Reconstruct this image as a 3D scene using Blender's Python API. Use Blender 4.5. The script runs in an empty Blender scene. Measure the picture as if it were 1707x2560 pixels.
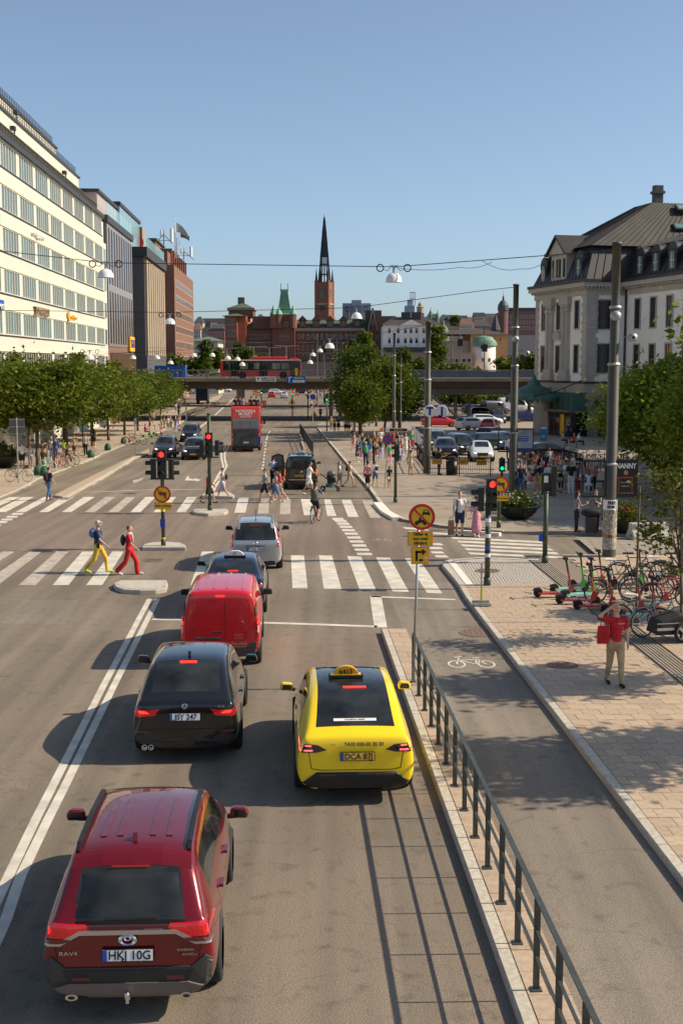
import bpy,bmesh,math,random
from math import sin,cos,pi,radians,atan2,sqrt
from mathutils import Vector,Matrix
from mathutils.bvhtree import BVHTree
R=random.Random(7)
SC=bpy.context.scene
COL=SC.collection
# -------- camera, sky, sun, exposure
F_=3119.0;CX=853.5;CY=1280.0;TH=math.atan(372/F_);CH=6.9
cd=bpy.data.cameras.new('camera');cam=bpy.data.objects.new('camera',cd);COL.objects.link(cam)
cd.sensor_fit='VERTICAL';cd.sensor_height=36;cd.sensor_width=24;cd.lens=F_/2560*36
cd.clip_start=.1;cd.clip_end=8000
cam.location=(0,0,CH);cam.rotation_euler=(pi/2-TH,0,0)
SC.camera=cam
SUN_EL=radians(37.5);SUN_AZ=radians(88.5)
W=bpy.data.worlds.new('World');SC.world=W;W.use_nodes=True
wn=W.node_tree;bg=wn.nodes['Background']
sky=wn.nodes.new('ShaderNodeTexSky');sky.sky_type='NISHITA';sky.sun_disc=False
sky.sun_elevation=SUN_EL;sky.sun_rotation=SUN_AZ
sky.air_density=.75;sky.dust_density=1.0;sky.ozone_density=4.5;sky.altitude=0
hs=wn.nodes.new('ShaderNodeHueSaturation');hs.inputs['Saturation'].default_value=.82;hs.inputs['Hue'].default_value=.49
wn.links.new(sky.outputs[0],hs.inputs['Color']);wn.links.new(hs.outputs[0],bg.inputs[0]);bg.inputs[1].default_value=.122
sl=bpy.data.lights.new('sun','SUN');sl.energy=5.0;sl.angle=radians(.53);sl.color=(1,.85,.64)
so=bpy.data.objects.new('sun',sl);COL.objects.link(so)
sd=Vector((sin(SUN_AZ)*cos(SUN_EL),cos(SUN_AZ)*cos(SUN_EL),sin(SUN_EL)))
so.rotation_euler=sd.to_track_quat('Z','Y').to_euler();so.location=sd*60
SC.view_settings.view_transform='Standard';SC.view_settings.look='None'
SC.view_settings.exposure=.26;SC.view_settings.gamma=1;SC.view_settings.use_curve_mapping=False
SC.render.engine='CYCLES';SC.cycles.max_bounces=6;SC.cycles.transparent_max_bounces=6
SC.cycles.volume_bounces=0
# -------- where a pixel of the photograph lies on the ground
def gz(y):return-1.6*min(1,max(0,(y-50)/140))
def ray(u,v):
 a=(u-CX)/F_;b=-(v-CY)/F_;c,s=cos(TH),sin(TH)
 return Vector((a,c+b*s,-s+b*c))
def G(u,v,z=0.):
 r=ray(u,v);zz=z
 for _ in range(30):
  t=(zz-CH)/r.z;zz=z+gz(t*r.y)
 return Vector((t*r.x,t*r.y,zz))
def V(u,v,y):
 r=ray(u,v);t=y/r.y
 return Vector((t*r.x,y,CH+t*r.z))
def ppm(y):return F_/y
def S(s,y,z=0.):return Vector((s-.044*y,y,gz(y)+z))
# -------- materials
MATS={}
def mat(name,c,rough=.6,metal=0.,var=None,bump=None,coat=0.,rnd=0.,spec=.5,emit=None,c2=None,coords='Object',stretch=None,trans=0.):
 """base colour with noise of scale var[0] and depth var[1]; rnd: value spread from object to object"""
 if name in MATS:return MATS[name]
 m=bpy.data.materials.new(name);m.use_nodes=True;nt=m.node_tree;L=nt.links.new
 b=nt.nodes['Principled BSDF']
 b.inputs['Base Color'].default_value=(*c,1);b.inputs['Roughness'].default_value=rough
 b.inputs['Metallic'].default_value=metal;b.inputs['Coat Weight'].default_value=coat;b.inputs['Coat Roughness'].default_value=.04
 b.inputs['Specular IOR Level'].default_value=spec
 if emit:
  b.inputs['Emission Color'].default_value=(*emit[0],1);b.inputs['Emission Strength'].default_value=emit[1]
 tc=nt.nodes.new('ShaderNodeTexCoord').outputs[coords]
 if stretch:
  mp=nt.nodes.new('ShaderNodeMapping');mp.inputs['Scale'].default_value=stretch;L(tc,mp.inputs[0]);tc=mp.outputs[0]
 col=None
 if var:
  n=nt.nodes.new('ShaderNodeTexNoise');n.inputs['Scale'].default_value=var[0];n.inputs['Detail'].default_value=4
  L(tc,n.inputs['Vector'])
  r=nt.nodes.new('ShaderNodeValToRGB');a=var[1];k=c2 or tuple(x*(1-a)for x in c)
  r.color_ramp.elements[0].position=.35;r.color_ramp.elements[1].position=.65
  r.color_ramp.elements[0].color=(*k,1);r.color_ramp.elements[1].color=(*(c if c2 else tuple(min(1,x*(1+a))for x in c)),1)
  L(n.outputs['Fac'],r.inputs[0]);col=r.outputs[0]
 if rnd:
  oi=nt.nodes.new('ShaderNodeObjectInfo');mr=nt.nodes.new('ShaderNodeMapRange')
  mr.inputs['To Min'].default_value=1-rnd;mr.inputs['To Max'].default_value=1+rnd;L(oi.outputs['Random'],mr.inputs[0])
  mx=nt.nodes.new('ShaderNodeVectorMath');mx.operation='SCALE';L(mr.outputs[0],mx.inputs['Scale'])
  if col:L(col,mx.inputs[0])
  else:mx.inputs[0].default_value=c
  col=mx.outputs[0]
 if col:L(col,b.inputs['Base Color'])
 if bump:
  n2=nt.nodes.new('ShaderNodeTexNoise');n2.inputs['Scale'].default_value=bump[0];n2.inputs['Detail'].default_value=3
  L(tc,n2.inputs['Vector'])
  bp=nt.nodes.new('ShaderNodeBump');bp.inputs['Strength'].default_value=bump[1];bp.inputs['Distance'].default_value=.02
  L(n2.outputs['Fac'],bp.inputs['Height']);L(bp.outputs[0],b.inputs['Normal'])
 MATS[name]=m;return m
def asphalt(name,c,red=0.):
 m=bpy.data.materials.new(name);m.use_nodes=True;nt=m.node_tree;L=nt.links.new
 b=nt.nodes['Principled BSDF'];b.inputs['Roughness'].default_value=.82;b.inputs['Specular IOR Level'].default_value=.35
 tc=nt.nodes.new('ShaderNodeTexCoord').outputs['Object']
 def noise(sc,det,st=None):
  n=nt.nodes.new('ShaderNodeTexNoise');n.inputs['Scale'].default_value=sc;n.inputs['Detail'].default_value=det
  if st:
   mp=nt.nodes.new('ShaderNodeMapping');mp.inputs['Scale'].default_value=st;L(tc,mp.inputs[0]);L(mp.outputs[0],n.inputs[0])
  else:L(tc,n.inputs[0])
  return n.outputs['Fac']
 def ramp(f,p0,c0,p1,c1):
  r=nt.nodes.new('ShaderNodeValToRGB');e=r.color_ramp.elements
  e[0].position=p0;e[1].position=p1;e[0].color=(*c0,1);e[1].color=(*c1,1);L(f,r.inputs[0]);return r.outputs[0]
 def mul(a,bb):
  x=nt.nodes.new('ShaderNodeMix');x.data_type='RGBA';x.blend_type='MULTIPLY';x.inputs[0].default_value=1
  L(a,x.inputs[6]);L(bb,x.inputs[7]);return x.outputs[2]
 g1=ramp(noise(.12,5),.35,tuple(x*.86 for x in c),.65,tuple(x*1.1 for x in c))
 g2=ramp(noise(.9,6,(2.1,.07,1)),.32,(.72,.72,.73),.7,(1.10,1.10,1.08))
 g3=ramp(noise(48,2),.32,(.62,.62,.64),.70,(1.34,1.30,1.25))
 g4=ramp(noise(3.3,8),.56,(1,1,1),.74,(.70,.68,.68))
 k=mul(mul(mul(g1,g2),g3),g4)
 vo=nt.nodes.new('ShaderNodeTexVoronoi');vo.feature='DISTANCE_TO_EDGE';vo.inputs['Scale'].default_value=.35
 ns=nt.nodes.new('ShaderNodeTexNoise');ns.inputs['Scale'].default_value=1.2;ns.inputs['Detail'].default_value=6;L(tc,ns.inputs[0])
 ad=nt.nodes.new('ShaderNodeVectorMath');ad.operation='MULTIPLY_ADD';L(ns.outputs['Color'],ad.inputs[0]);ad.inputs[1].default_value=(.9,.9,.9);L(tc,ad.inputs[2])
 L(ad.outputs[0],vo.inputs['Vector'])
 k=mul(k,ramp(vo.outputs['Distance'],.0,(.84,.83,.83),.008,(1,1,1)))
 L(k,b.inputs['Base Color'])
 bp=nt.nodes.new('ShaderNodeBump');bp.inputs['Strength'].default_value=.35;bp.inputs['Distance'].default_value=.01
 L(noise(70,2),bp.inputs['Height']);L(bp.outputs[0],b.inputs['Normal'])
 return m
def leafmat(name,c,c2):
 m=bpy.data.materials.new(name);m.use_nodes=True;nt=m.node_tree;L=nt.links.new
 b=nt.nodes['Principled BSDF'];b.inputs['Roughness'].default_value=.55;b.inputs['Specular IOR Level'].default_value=.25
 at=nt.nodes.new('ShaderNodeAttribute');at.attribute_name='tone'
 r=nt.nodes.new('ShaderNodeValToRGB');r.color_ramp.elements[0].color=(*c,1);r.color_ramp.elements[1].color=(*c2,1)
 L(at.outputs['Fac'],r.inputs[0]);L(r.outputs[0],b.inputs['Base Color'])
 t=nt.nodes.new('ShaderNodeBsdfTranslucent');L(r.outputs[0],t.inputs[0])
 mx=nt.nodes.new('ShaderNodeMixShader');mx.inputs[0].default_value=.38
 L(b.outputs[0],mx.inputs[1]);L(t.outputs[0],mx.inputs[2]);L(mx.outputs[0],nt.nodes['Material Output'].inputs[0]);return m
M_ASPH=asphalt('asphalt',(.232,.195,.152));M_ASPH2=asphalt('bike_lane_asphalt',(.262,.228,.185));M_ASPHR=asphalt('worn_red_asphalt',(.235,.185,.150))
M_PAINT=mat('road_paint',(.60,.56,.48),.7,var=(2.2,.16),bump=(60,.1))
M_PAINTOLD=mat('old_road_paint',(.52,.46,.38),.75,var=(3.5,.25),c2=(.34,.29,.24))
M_KERB=mat('kerb_granite',(.50,.455,.375),.8,var=(14,.13),rnd=.07,bump=(50,.2))
M_KERBW=mat('white_kerb_stone',(.78,.75,.68),.75,var=(12,.08),rnd=.04)
M_TILE=mat('paving_tile',(.44,.335,.24),.8,var=(9,.12),rnd=.10,bump=(60,.15))
M_TILEG=mat('grey_paving',(.30,.26,.21),.82,var=(5,.12),bump=(40,.2))
M_JOINT=mat('joint_sand',(.22,.175,.135),.95)
M_COB=mat('small_cobbles',(.44,.40,.34),.85,var=(30,.25),bump=(22,.9))
M_CONC=mat('concrete',(.36,.32,.26),.85,var=(.8,.18),bump=(12,.15))
M_CONCL=mat('light_concrete',(.44,.40,.34),.85,var=(3,.12))
M_STEEL=mat('grey_paint_steel',(.115,.12,.105),.45,var=(6,.12))
M_RAIL=mat('railing_green_grey',(.055,.062,.052),.42,var=(9,.15))
M_POLE=mat('pole_green_grey',(.062,.058,.042),.5,var=(3,.12))
M_GALV=mat('galvanised',(.38,.38,.37),.45,.5,var=(8,.12))
M_BLACK=mat('black_plastic',(.013,.013,.014),.45)
M_BLACKM=mat('matt_black',(.02,.02,.02),.8)
M_RUB=mat('rubber',(.02,.02,.02),.85,bump=(30,.2))
M_YEL=mat('sign_yellow',(.80,.47,.01),.5);M_RED=mat('sign_red',(.62,.02,.012),.45)
M_TAPE=mat('yellow_band',(.85,.55,.02),.5);M_BLUE=mat('sign_blue',(.015,.07,.36),.45)
M_WHITE=mat('white_enamel',(.80,.79,.76),.4);M_CHR=mat('chrome',(.75,.75,.76),.15,1.)
M_GLASS=mat('dark_car_glass',(.008,.009,.010),.03,spec=.6,var=(1.6,.5),c2=(.035,.04,.04))
M_TRIM=mat('car_trim',(.022,.022,.024),.55,var=(5,.1));M_CLAD=mat('grey_cladding',(.055,.052,.05),.6)
M_TLR=mat('tail_lamp_red',(.42,.006,.008),.12,coat=1.,emit=((1,.01,.01),.12));M_BRAKE=mat('lit_brake_lamp',(.8,.02,.02),.2,emit=((1,.03,.02),2.2))
M_LAMPW=mat('clear_lamp',(.55,.55,.56),.15,coat=1.);M_PLW=mat('plate_white',(.80,.81,.82),.4);M_PLY=mat('plate_yellow',(.78,.42,.02),.4)
M_INK=mat('ink_black',(.012,.012,.012),.6);M_WOOD=mat('bark',(.13,.10,.075),.9,var=(6,.25),bump=(14,.6))
M_SKIN=mat('skin',(.50,.28,.19),.55,rnd=.25);M_LENSR=mat('red_signal_on',(.7,.01,.01),.3,emit=((1,.012,.01),5.))
M_LENSG=mat('green_signal_on',(.0,.5,.2),.3,emit=((.0,.85,.25),2.2));M_LENSOFF=mat('signal_lens_off',(.012,.03,.025),.15)
# -------- mesh helpers
def link(o,parent=None):
 COL.objects.link(o)
 if parent:o.parent=parent
 return o
class MB:
 def __init__(s):s.v=[];s.f=[];s.m=[]
 def add(s,vs,fs,m=0):
  o=len(s.v);s.v+=[tuple(x)for x in vs]
  for f in fs:s.f.append(tuple(i+o for i in f));s.m.append(m)
  return s
 def bx(s,x0,x1,y0,y1,z0,z1,m=0):
  return s.add([(x0,y0,z0),(x1,y0,z0),(x1,y1,z0),(x0,y1,z0),(x0,y0,z1),(x1,y0,z1),(x1,y1,z1),(x0,y1,z1)],[(0,3,2,1),(4,5,6,7),(0,1,5,4),(1,2,6,5),(2,3,7,6),(3,0,4,7)],m)
 def obx(s,c,sz,mtx,m=0):
  c=Vector(c);h=[k/2 for k in sz]
  vs=[c+mtx@Vector((a*h[0],b*h[1],d*h[2]))for d in(-1,1)for a,b in((-1,-1),(1,-1),(1,1),(-1,1))]
  return s.add(vs,[(0,3,2,1),(4,5,6,7),(0,1,5,4),(1,2,6,5),(2,3,7,6),(3,0,4,7)],m)
 def bar(s,p0,p1,w,h,m=0):
  p0=Vector(p0);p1=Vector(p1);d=(p1-p0).normalized();up=Vector((0,0,1))if abs(d.z)<.95 else Vector((0,1,0))
  x=d.cross(up).normalized()*w/2;z=x.normalized().cross(d)*h/2
  vs=[p+a*x+b*z for p in(p0,p1)for a,b in((-1,-1),(1,-1),(1,1),(-1,1))]
  return s.add(vs,[(0,1,2,3),(7,6,5,4),(0,4,5,1),(1,5,6,2),(2,6,7,3),(3,7,4,0)],m)
 def cyl(s,p0,p1,r0,r1=None,n=10,m=0,cap=True):
  r1=r0 if r1 is None else r1
  p0=Vector(p0);p1=Vector(p1);d=(p1-p0).normalized();a=d.orthogonal().normalized();b=d.cross(a)
  vs=[p+r*(a*cos(2*pi*i/n)+b*sin(2*pi*i/n))for p,r in((p0,r0),(p1,r1))for i in range(n)]
  fs=[(i,(i+1)%n,n+(i+1)%n,n+i)for i in range(n)]
  if cap:fs+=[tuple(range(n))[::-1],tuple(range(n,2*n))]
  return s.add(vs,fs,m)
 def tube(s,pts,r,n=6,m=0):
  for i in range(len(pts)-1):s.cyl(pts[i],pts[i+1],r if not isinstance(r,(list,tuple))else r[i],r if not isinstance(r,(list,tuple))else r[i+1],n,m)
  return s
 def lathe(s,prof,n=16,c=(0,0,0),m=0,ax='z'):
  o=len(s.v);c=Vector(c)
  for r,h in prof:
   for i in range(n):
    a=2*pi*i/n;p=(r*cos(a),r*sin(a),h)
    if ax=='x':p=(h,r*cos(a),r*sin(a))
    if ax=='y':p=(r*cos(a),h,r*sin(a))
    s.v.append(tuple(c+Vector(p)))
  for j in range(len(prof)-1):
   for i in range(n):s.f.append((o+j*n+i,o+j*n+(i+1)%n,o+(j+1)*n+(i+1)%n,o+(j+1)*n+i));s.m.append(m)
  return s
 def ell(s,c,r,n=10,k=6,m=0,mtx=None):
  c=Vector(c);vs=[]
  for j in range(k+1):
   t=pi*j/k
   for i in range(n):
    a=2*pi*i/n;p=Vector((r[0]*sin(t)*cos(a),r[1]*sin(t)*sin(a),r[2]*cos(t)))
    vs.append(c+(mtx@p if mtx else p))
  return s.add(vs,[(j*n+i,(j+1)*n+i,(j+1)*n+(i+1)%n,j*n+(i+1)%n)for j in range(k)for i in range(n)],m)
 def cap(s,p0,p1,r0,r1,n=9,m=0):
  p0=Vector(p0);p1=Vector(p1);d=(p1-p0);d=d.normalized()if d.length>1e-6 else Vector((0,0,1));a=d.orthogonal().normalized();b=d.cross(a)
  rings=[(p0-d*r0*sin(t),r0*cos(t))for t in(1.5,1.,.5)]+[(p0,r0),(p1,r1)]+[(p1+d*r1*sin(t),r1*cos(t))for t in(.5,1.,1.5)]
  vs=[c+r*(a*cos(2*pi*i/n)+b*sin(2*pi*i/n))for c,r in rings for i in range(n)]
  fs=[(j*n+i,j*n+(i+1)%n,(j+1)*n+(i+1)%n,(j+1)*n+i)for j in range(len(rings)-1)for i in range(n)]
  return s.add(vs,fs+[tuple(range(n))[::-1],tuple(range(len(vs)-n,len(vs)))],m)
 def prism(s,poly,y0,y1,m=0,ax='y'):
  n=len(poly);g={'y':lambda a,b,t:(a,t,b),'x':lambda a,b,t:(t,a,b),'z':lambda a,b,t:(a,b,t)}[ax]
  vs=[g(a,b,y0)for a,b in poly]+[g(a,b,y1)for a,b in poly]
  return s.add(vs,[tuple(range(n)),tuple(range(n,2*n))[::-1]]+[(i,n+i,n+(i+1)%n,(i+1)%n)for i in range(n)],m)
 def mesh(s,name,mats,smooth=False,fix=True):
  me=bpy.data.meshes.new(name);me.from_pydata(s.v,[],s.f)
  for x in(mats if isinstance(mats,(list,tuple))else[mats]):me.materials.append(x)
  me.polygons.foreach_set('material_index',s.m)
  if smooth:me.polygons.foreach_set('use_smooth',[True]*len(s.f))
  me.update()
  if fix:
   b=bmesh.new();b.from_mesh(me);bmesh.ops.recalc_face_normals(b,faces=b.faces);b.to_mesh(me);b.free()
  return me
 def build(s,name,mats,parent=None,smooth=False,bevel=0,loc=None,rz=None,fix=True):
  o=bpy.data.objects.new(name,s.mesh(name,mats,smooth,fix));link(o,parent)
  if bevel:
   md=o.modifiers.new('b','BEVEL');md.width=bevel;md.segments=2;md.limit_method='ANGLE'
  if loc is not None:o.location=loc
  if rz is not None:o.rotation_euler=(0,0,rz)
  return o
def tag(o,label=None,cat=None,group=None,kind=None):
 if label:o['label']=label
 if cat:o['category']=cat
 if group:o['group']=group
 if kind:o['kind']=kind
 return o
def thing(name,label,cat,loc=(0,0,0),rz=0.,group=None):
 o=bpy.data.objects.new(name,None);link(o);o.location=loc;o.rotation_euler=(0,0,rz);o.empty_display_size=.1
 return tag(o,label,cat,group)
def dup(o,loc=None,rz=None,label=None,group=None,sc=None,parent=None,mm=None):
 c=o.copy();COL.objects.link(c);c.parent=parent
 if loc is not None:c.location=loc
 if rz is not None:c.rotation_euler=(0,0,rz)
 if label:c['label']=label
 if group:c['group']=group
 if sc:c.scale=(sc,sc,sc)if not isinstance(sc,tuple)else sc
 if mm and c.data:
  for i,sl_ in enumerate(c.material_slots):
   if sl_.material and sl_.material.name in mm:
    sl_.link='OBJECT';sl_.material=mm[sl_.material.name]
 for k in list(o.children):dup(k,parent=c,mm=mm)
 return c
def struct(o):o['kind']='structure';return o
def inst(me,name,parent,loc,rz=0.,m=None):
 o=bpy.data.objects.new(name,me);link(o,parent);o.location=loc
 if rz:o.rotation_euler=(0,0,rz)
 return o
def sheet(name,pts,z=0.,m=None,thick=0.,parent=None,follow=True):
 """a flat piece of ground that follows the fall of the street; pts are world x, y"""
 b=bmesh.new();vs=[b.verts.new((p[0],p[1],0))for p in pts];f=b.faces.new(vs)
 if f.normal.z<0:bmesh.ops.reverse_faces(b,faces=[f])
 f.normal_update()
 if f.normal.z<0:f.normal_flip()
 bmesh.ops.triangulate(b,faces=b.faces[:])
 if follow:
  for yy in(50,190):bmesh.ops.bisect_plane(b,geom=b.verts[:]+b.edges[:]+b.faces[:],plane_co=(0,yy,0),plane_no=(0,1,0))
 for v in b.verts:v.co.z=(gz(v.co.y)if follow else 0)+z
 if thick:
  r=bmesh.ops.extrude_face_region(b,geom=b.faces[:]);
  for e in r['geom']:
   if isinstance(e,bmesh.types.BMVert):pass
  low=[v for v in b.verts if v not in set(x for x in r['geom']if isinstance(x,bmesh.types.BMVert))]
  for v in low:v.co.z-=thick
  bmesh.ops.recalc_face_normals(b,faces=b.faces)
 me=bpy.data.meshes.new(name);b.to_mesh(me);b.free();me.materials.append(m)
 o=bpy.data.objects.new(name,me);link(o,parent);return o
def text(s,size,name,m,parent,loc,rot=(pi/2,0,0),ext=.004,ax='CENTER',sx=1.,bold=0.):
 cu=bpy.data.curves.new(name,'FONT');cu.body=s;cu.size=size;cu.align_x=ax;cu.align_y='CENTER';cu.extrude=ext;cu.offset=bold;cu.resolution_u=3
 t=bpy.data.objects.new(name,cu);COL.objects.link(t)
 me=bpy.data.meshes.new_from_object(t.evaluated_get(bpy.context.evaluated_depsgraph_get()));bpy.data.objects.remove(t);bpy.data.curves.remove(cu)
 if 'J' in s and size>0:
  def wd(q):
   c2=bpy.data.curves.new('q','FONT');c2.body=q;c2.size=size;c2.offset=bold;t2=bpy.data.objects.new('q',c2);COL.objects.link(t2)
   m2=bpy.data.meshes.new_from_object(t2.evaluated_get(bpy.context.evaluated_depsgraph_get()));r=max((v.co.x for v in m2.vertices),default=0);bpy.data.objects.remove(t2);bpy.data.curves.remove(c2);bpy.data.meshes.remove(m2);return r
  xs=[v.co.x for v in me.vertices];x1=max(xs);lo=min(v.co.y for v in me.vertices);full=wd(s);bm=bmesh.new();bm.from_mesh(me)
  for i,ch in enumerate(s):
   if ch=='J':
    xr=x1-(full-wd(s[:i+1]));w_=size*.13
    for a,b,c,d in((xr-size*.40,xr-w_*.3,lo,lo+w_),(xr-size*.42,xr-size*.29,lo+w_*.5,lo+w_*2.2)):
     vs=[bm.verts.new((x,y,z))for z in(-ext,ext)for x,y in((a,c),(b,c),(b,d),(a,d))]
     for f in((3,2,1,0),(4,5,6,7),(0,1,5,4),(1,2,6,5),(2,3,7,6),(3,0,4,7)):bm.faces.new([vs[k]for k in f])
  bm.to_mesh(me);bm.free()
 me.materials.clear();me.materials.append(m)
 o=bpy.data.objects.new(name,me);link(o,parent);o.location=loc;o.rotation_euler=rot;o.scale=(sx,1,1);return o
 # ======== GROUND
def px(pts,z=0.,o=(0,0),s=1.):return[G(o[0]+u/s,o[1]+v/s,z)for u,v in pts]
b_=bmesh.new()
road=sheet('road',[(-900,-60),(900,-60),(900,2300),(-900,2300)],0,M_ASPH);struct(road)
def dens(o):
 return o
markings=bpy.data.objects.new('road_marking',None);link(markings);struct(markings)
def mk(pts,m=None,z=.004,name='painted_line'):
 return sheet(name,pts,z,m or M_PAINT,parent=markings)
def strip(pl,w,**k):
 """painted strip along a polyline of world points"""
 L_,R_=[],[]
 for i,p in enumerate(pl):
  a=pl[max(0,i-1)];c=pl[min(len(pl)-1,i+1)];d=Vector((c[0]-a[0],c[1]-a[1])).normalized();n=Vector((-d.y,d.x))*w/2
  L_.append((p[0]+n.x,p[1]+n.y));R_.append((p[0]-n.x,p[1]-n.y))
 return mk(L_+R_[::-1],**k)
ra=sheet('road_surface',px([(-60,1262),(1000,1262),(1060,1330),(1115,1400),(900,1385),(-200,1385)]),.003,M_ASPHR);struct(ra)
def stripe_pts(o,s,tx0,tx1,ty,bx0,bx1,by):return px([(bx0,by),(bx1,by),(tx1,ty),(tx0,ty)],0,o,s)
OL=(0,1180);OS=2.613
for i,(a,b,c,d)in enumerate([(-160,-80,-590,-480),(20,100,-370,-260),(195,275,-125,-10),(370,450,125,235),(540,620,345,450),(735,810,565,670),(1320,1400,1245,1310)]):
 mk(stripe_pts(OL,OS,a,b,520,c,d,739),M_PAINTOLD if i in(0,1,2,3)else None,name='crossing_stripe')
for a in[((480,390),(560,390),(500,604),(590,604)),((-60,388),(25,390),(-28,606),(88,608)),((125,394),(215,396),(205,612),(313,614)),((-243,388),(-157,389),(-232,603),(-133,605)),((312,402),(403,403),(422,624),(528,627)),((500,408),(590,409),(645,633),(746,637))][1:]:
 mk(px([a[2],a[3],a[1],a[0]],0,(820,1240),OS),name='crossing_stripe')
for i,a in enumerate([(70,150,-200,-110),(160,240,-45,45),(310,372,110,180),(440,520,275,340),(590,665,435,500),(740,810,595,665),(885,950,760,830),(1020,1090,915,985),(1170,1235,1075,1145),(1310,1380,1235,1300)]):
 mk(stripe_pts((0,840),2.8,a[0],a[1],1127,a[2],a[3],1233),M_PAINTOLD if i in(5,6)else None,name='crossing_stripe')
for i,a in enumerate([(270,343,240,318),(418,486,404,478),(562,632,560,635),(705,775,728,800),(868,912,890,955),(990,1055,1036,1110),(1133,1200,1190,1265)]):
 mk(px([(a[2],1013+i*6),(a[3],1013+i*6),(a[1],908+i*3),(a[0],908+i*3)],0,(500,920),2.8),M_PAINTOLD if i in(1,2,6)else None,name='crossing_stripe')
for k in range(11):
 t=k/10;x=22+t*163;y=143+t*6+(t**1.25)*223;w=74+22*t
 mk(px([(x+10,y+14),(x+w+10,y+15),(x+w,y),(x,y)],0,(820,1240),OS),name='bike_crossing_dash')
for x,y in((660,308),(660,334),(668,362),(695,388)):
 mk(px([(x+8,y+13),(x+95,y+14),(x+72,y),(x,y)],0,(820,1240),OS),name='bike_crossing_dash')
for k,(x,y)in enumerate(((75,268),(40,287),(5,305),(-30,322),(-70,343))):
 mk(px([(x,y+12),(x+72,y+12),(x+84,y),(x+14,y)],0,OL,OS),name='bike_crossing_dash')
for l,r_,y in((800,1385,268),(838,1425,291),(862,1452,316),(888,1487,341),(911,1527,368),(484,640,202),(520,800,228)):
 k=(r_-l)/600*22+6
 mk(px([(l+18,y+13),(r_+22,y+13+k),(r_,y+k),(l,y)],0,(820,1240),OS),name='crossing_stripe')
for a,b in(((1065,50),(1083,50)),((1124,50),(1143,50))):pass
ls=[px([(1074,50),(745,670),(377,1400),(262,1625),(20,2130),(-85,2352),(-260,2720)],0,(0,1480),2.869),px([(1132,50),(815,680),(465,1400),(350,1625),(150,2040),(45,2352),(-120,2720)],0,(0,1480),2.869)]
for l in ls:strip(l,.15,name='centre_line')
strip(px([(350,1422),(410,1423),(470,1425)],0,s=1/1.0887),.22,name='stop_line')
strip(px([(600,1430),(730,1434),(866,1439)],0,s=1/1.0887),.22,name='stop_line')
strip(px([(862,1369),(874,1441)],0,s=1/1.0887),.34,name='stop_line')
strip(px([(851,1370),(1045,1377)],0,s=1/1.0887),.18,name='stop_line')
for a in(((1550,830),(1532,900),(1500,960)),):pass
Z3=3.92
strip(px([(573,1114),(562,1133),(562,1147),(567,1166),(553,1190),(533,1229)]),.15,name='centre_line')
strip(px([(565,1114),(554,1133),(554,1147),(559,1166),(545,1190),(525,1229)]),.15,name='centre_line')
for a,b in(((380,670),(470,600)),((540,540),(622,465)),((658,438),(720,378))):strip(px([a,b],0,(400,900),Z3),.28,name='lane_line')
strip(px([(1043,785),(1055,735),(1080,698)],0,(400,900),Z3),.14,name='lane_line')
for k in range(9):strip(px([(1040-k*4,800+k*32),(1037-k*4,816+k*32)],0,(400,900),Z3),.14,name='lane_dash')
for k in range(13):
 if 4<k<9:continue
 strip(px([(400+k*78,687+(k>5)*4),(435+k*78,687+(k>5)*4)],0,(400,900),Z3),.5,name='crossing_dash')
strip(px([(550,132),(720,128),(960,116),(1330,113)],0,OL,OS),.16,name='stop_line')
for a in(((880,73),(865,55),(905,48),(940,35),(930,48),(925,56),(905,62)),):mk(px(a[::-1],0,OL,OS),M_PAINTOLD,name='lane_arrow')
mk(px([(1208,55),(1225,27),(1240,27),(1232,42),(1270,48),(1275,40),(1315,52),(1285,62),(1280,56)],0,OL,OS),name='lane_arrow')
# -------- kerbs, islands, pavements
def kerb_line(name,pl,w,h,m,step,parent=None,side=1,thing_=True):
 """kerb stones along a polyline: one object a stone; side +1 puts the width to the right of travel"""
 root=parent
 if root is None:root=bpy.data.objects.new(name,None);link(root);struct(root)
 acc=0
 for i in range(len(pl)-1):
  a=Vector(pl[i][:2]);b=Vector(pl[i+1][:2]);d=b-a;n=max(1,round(d.length/step));e=d.normalized();q=Vector((e.y,-e.x))*w*side
  for k in range(n):
   p0=a+d*(k/n)+e*.006;p1=a+d*((k+1)/n)-e*.006;zz0=gz(p0.y);zz1=gz(p1.y)
   c=Vector(((p0.x+p1.x)/2,(p0.y+p1.y)/2,zz0));P=[]
   for p,zz in((p0,zz0),(p1,zz1)):
    for r,z in((0,-.02),(0,h-.02),(.13,h),(1,h),(1,-.02)):P.append((p.x+q.x*r-c.x,p.y+q.y*r-c.y,z+zz-zz0))
   MB().add(P,[(0,1,6,5),(1,2,7,6),(2,3,8,7),(3,4,9,8),(0,4,3,2,1),(5,6,7,8,9)]).build('kerb_stone',m,root,loc=c)
 return root
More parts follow.
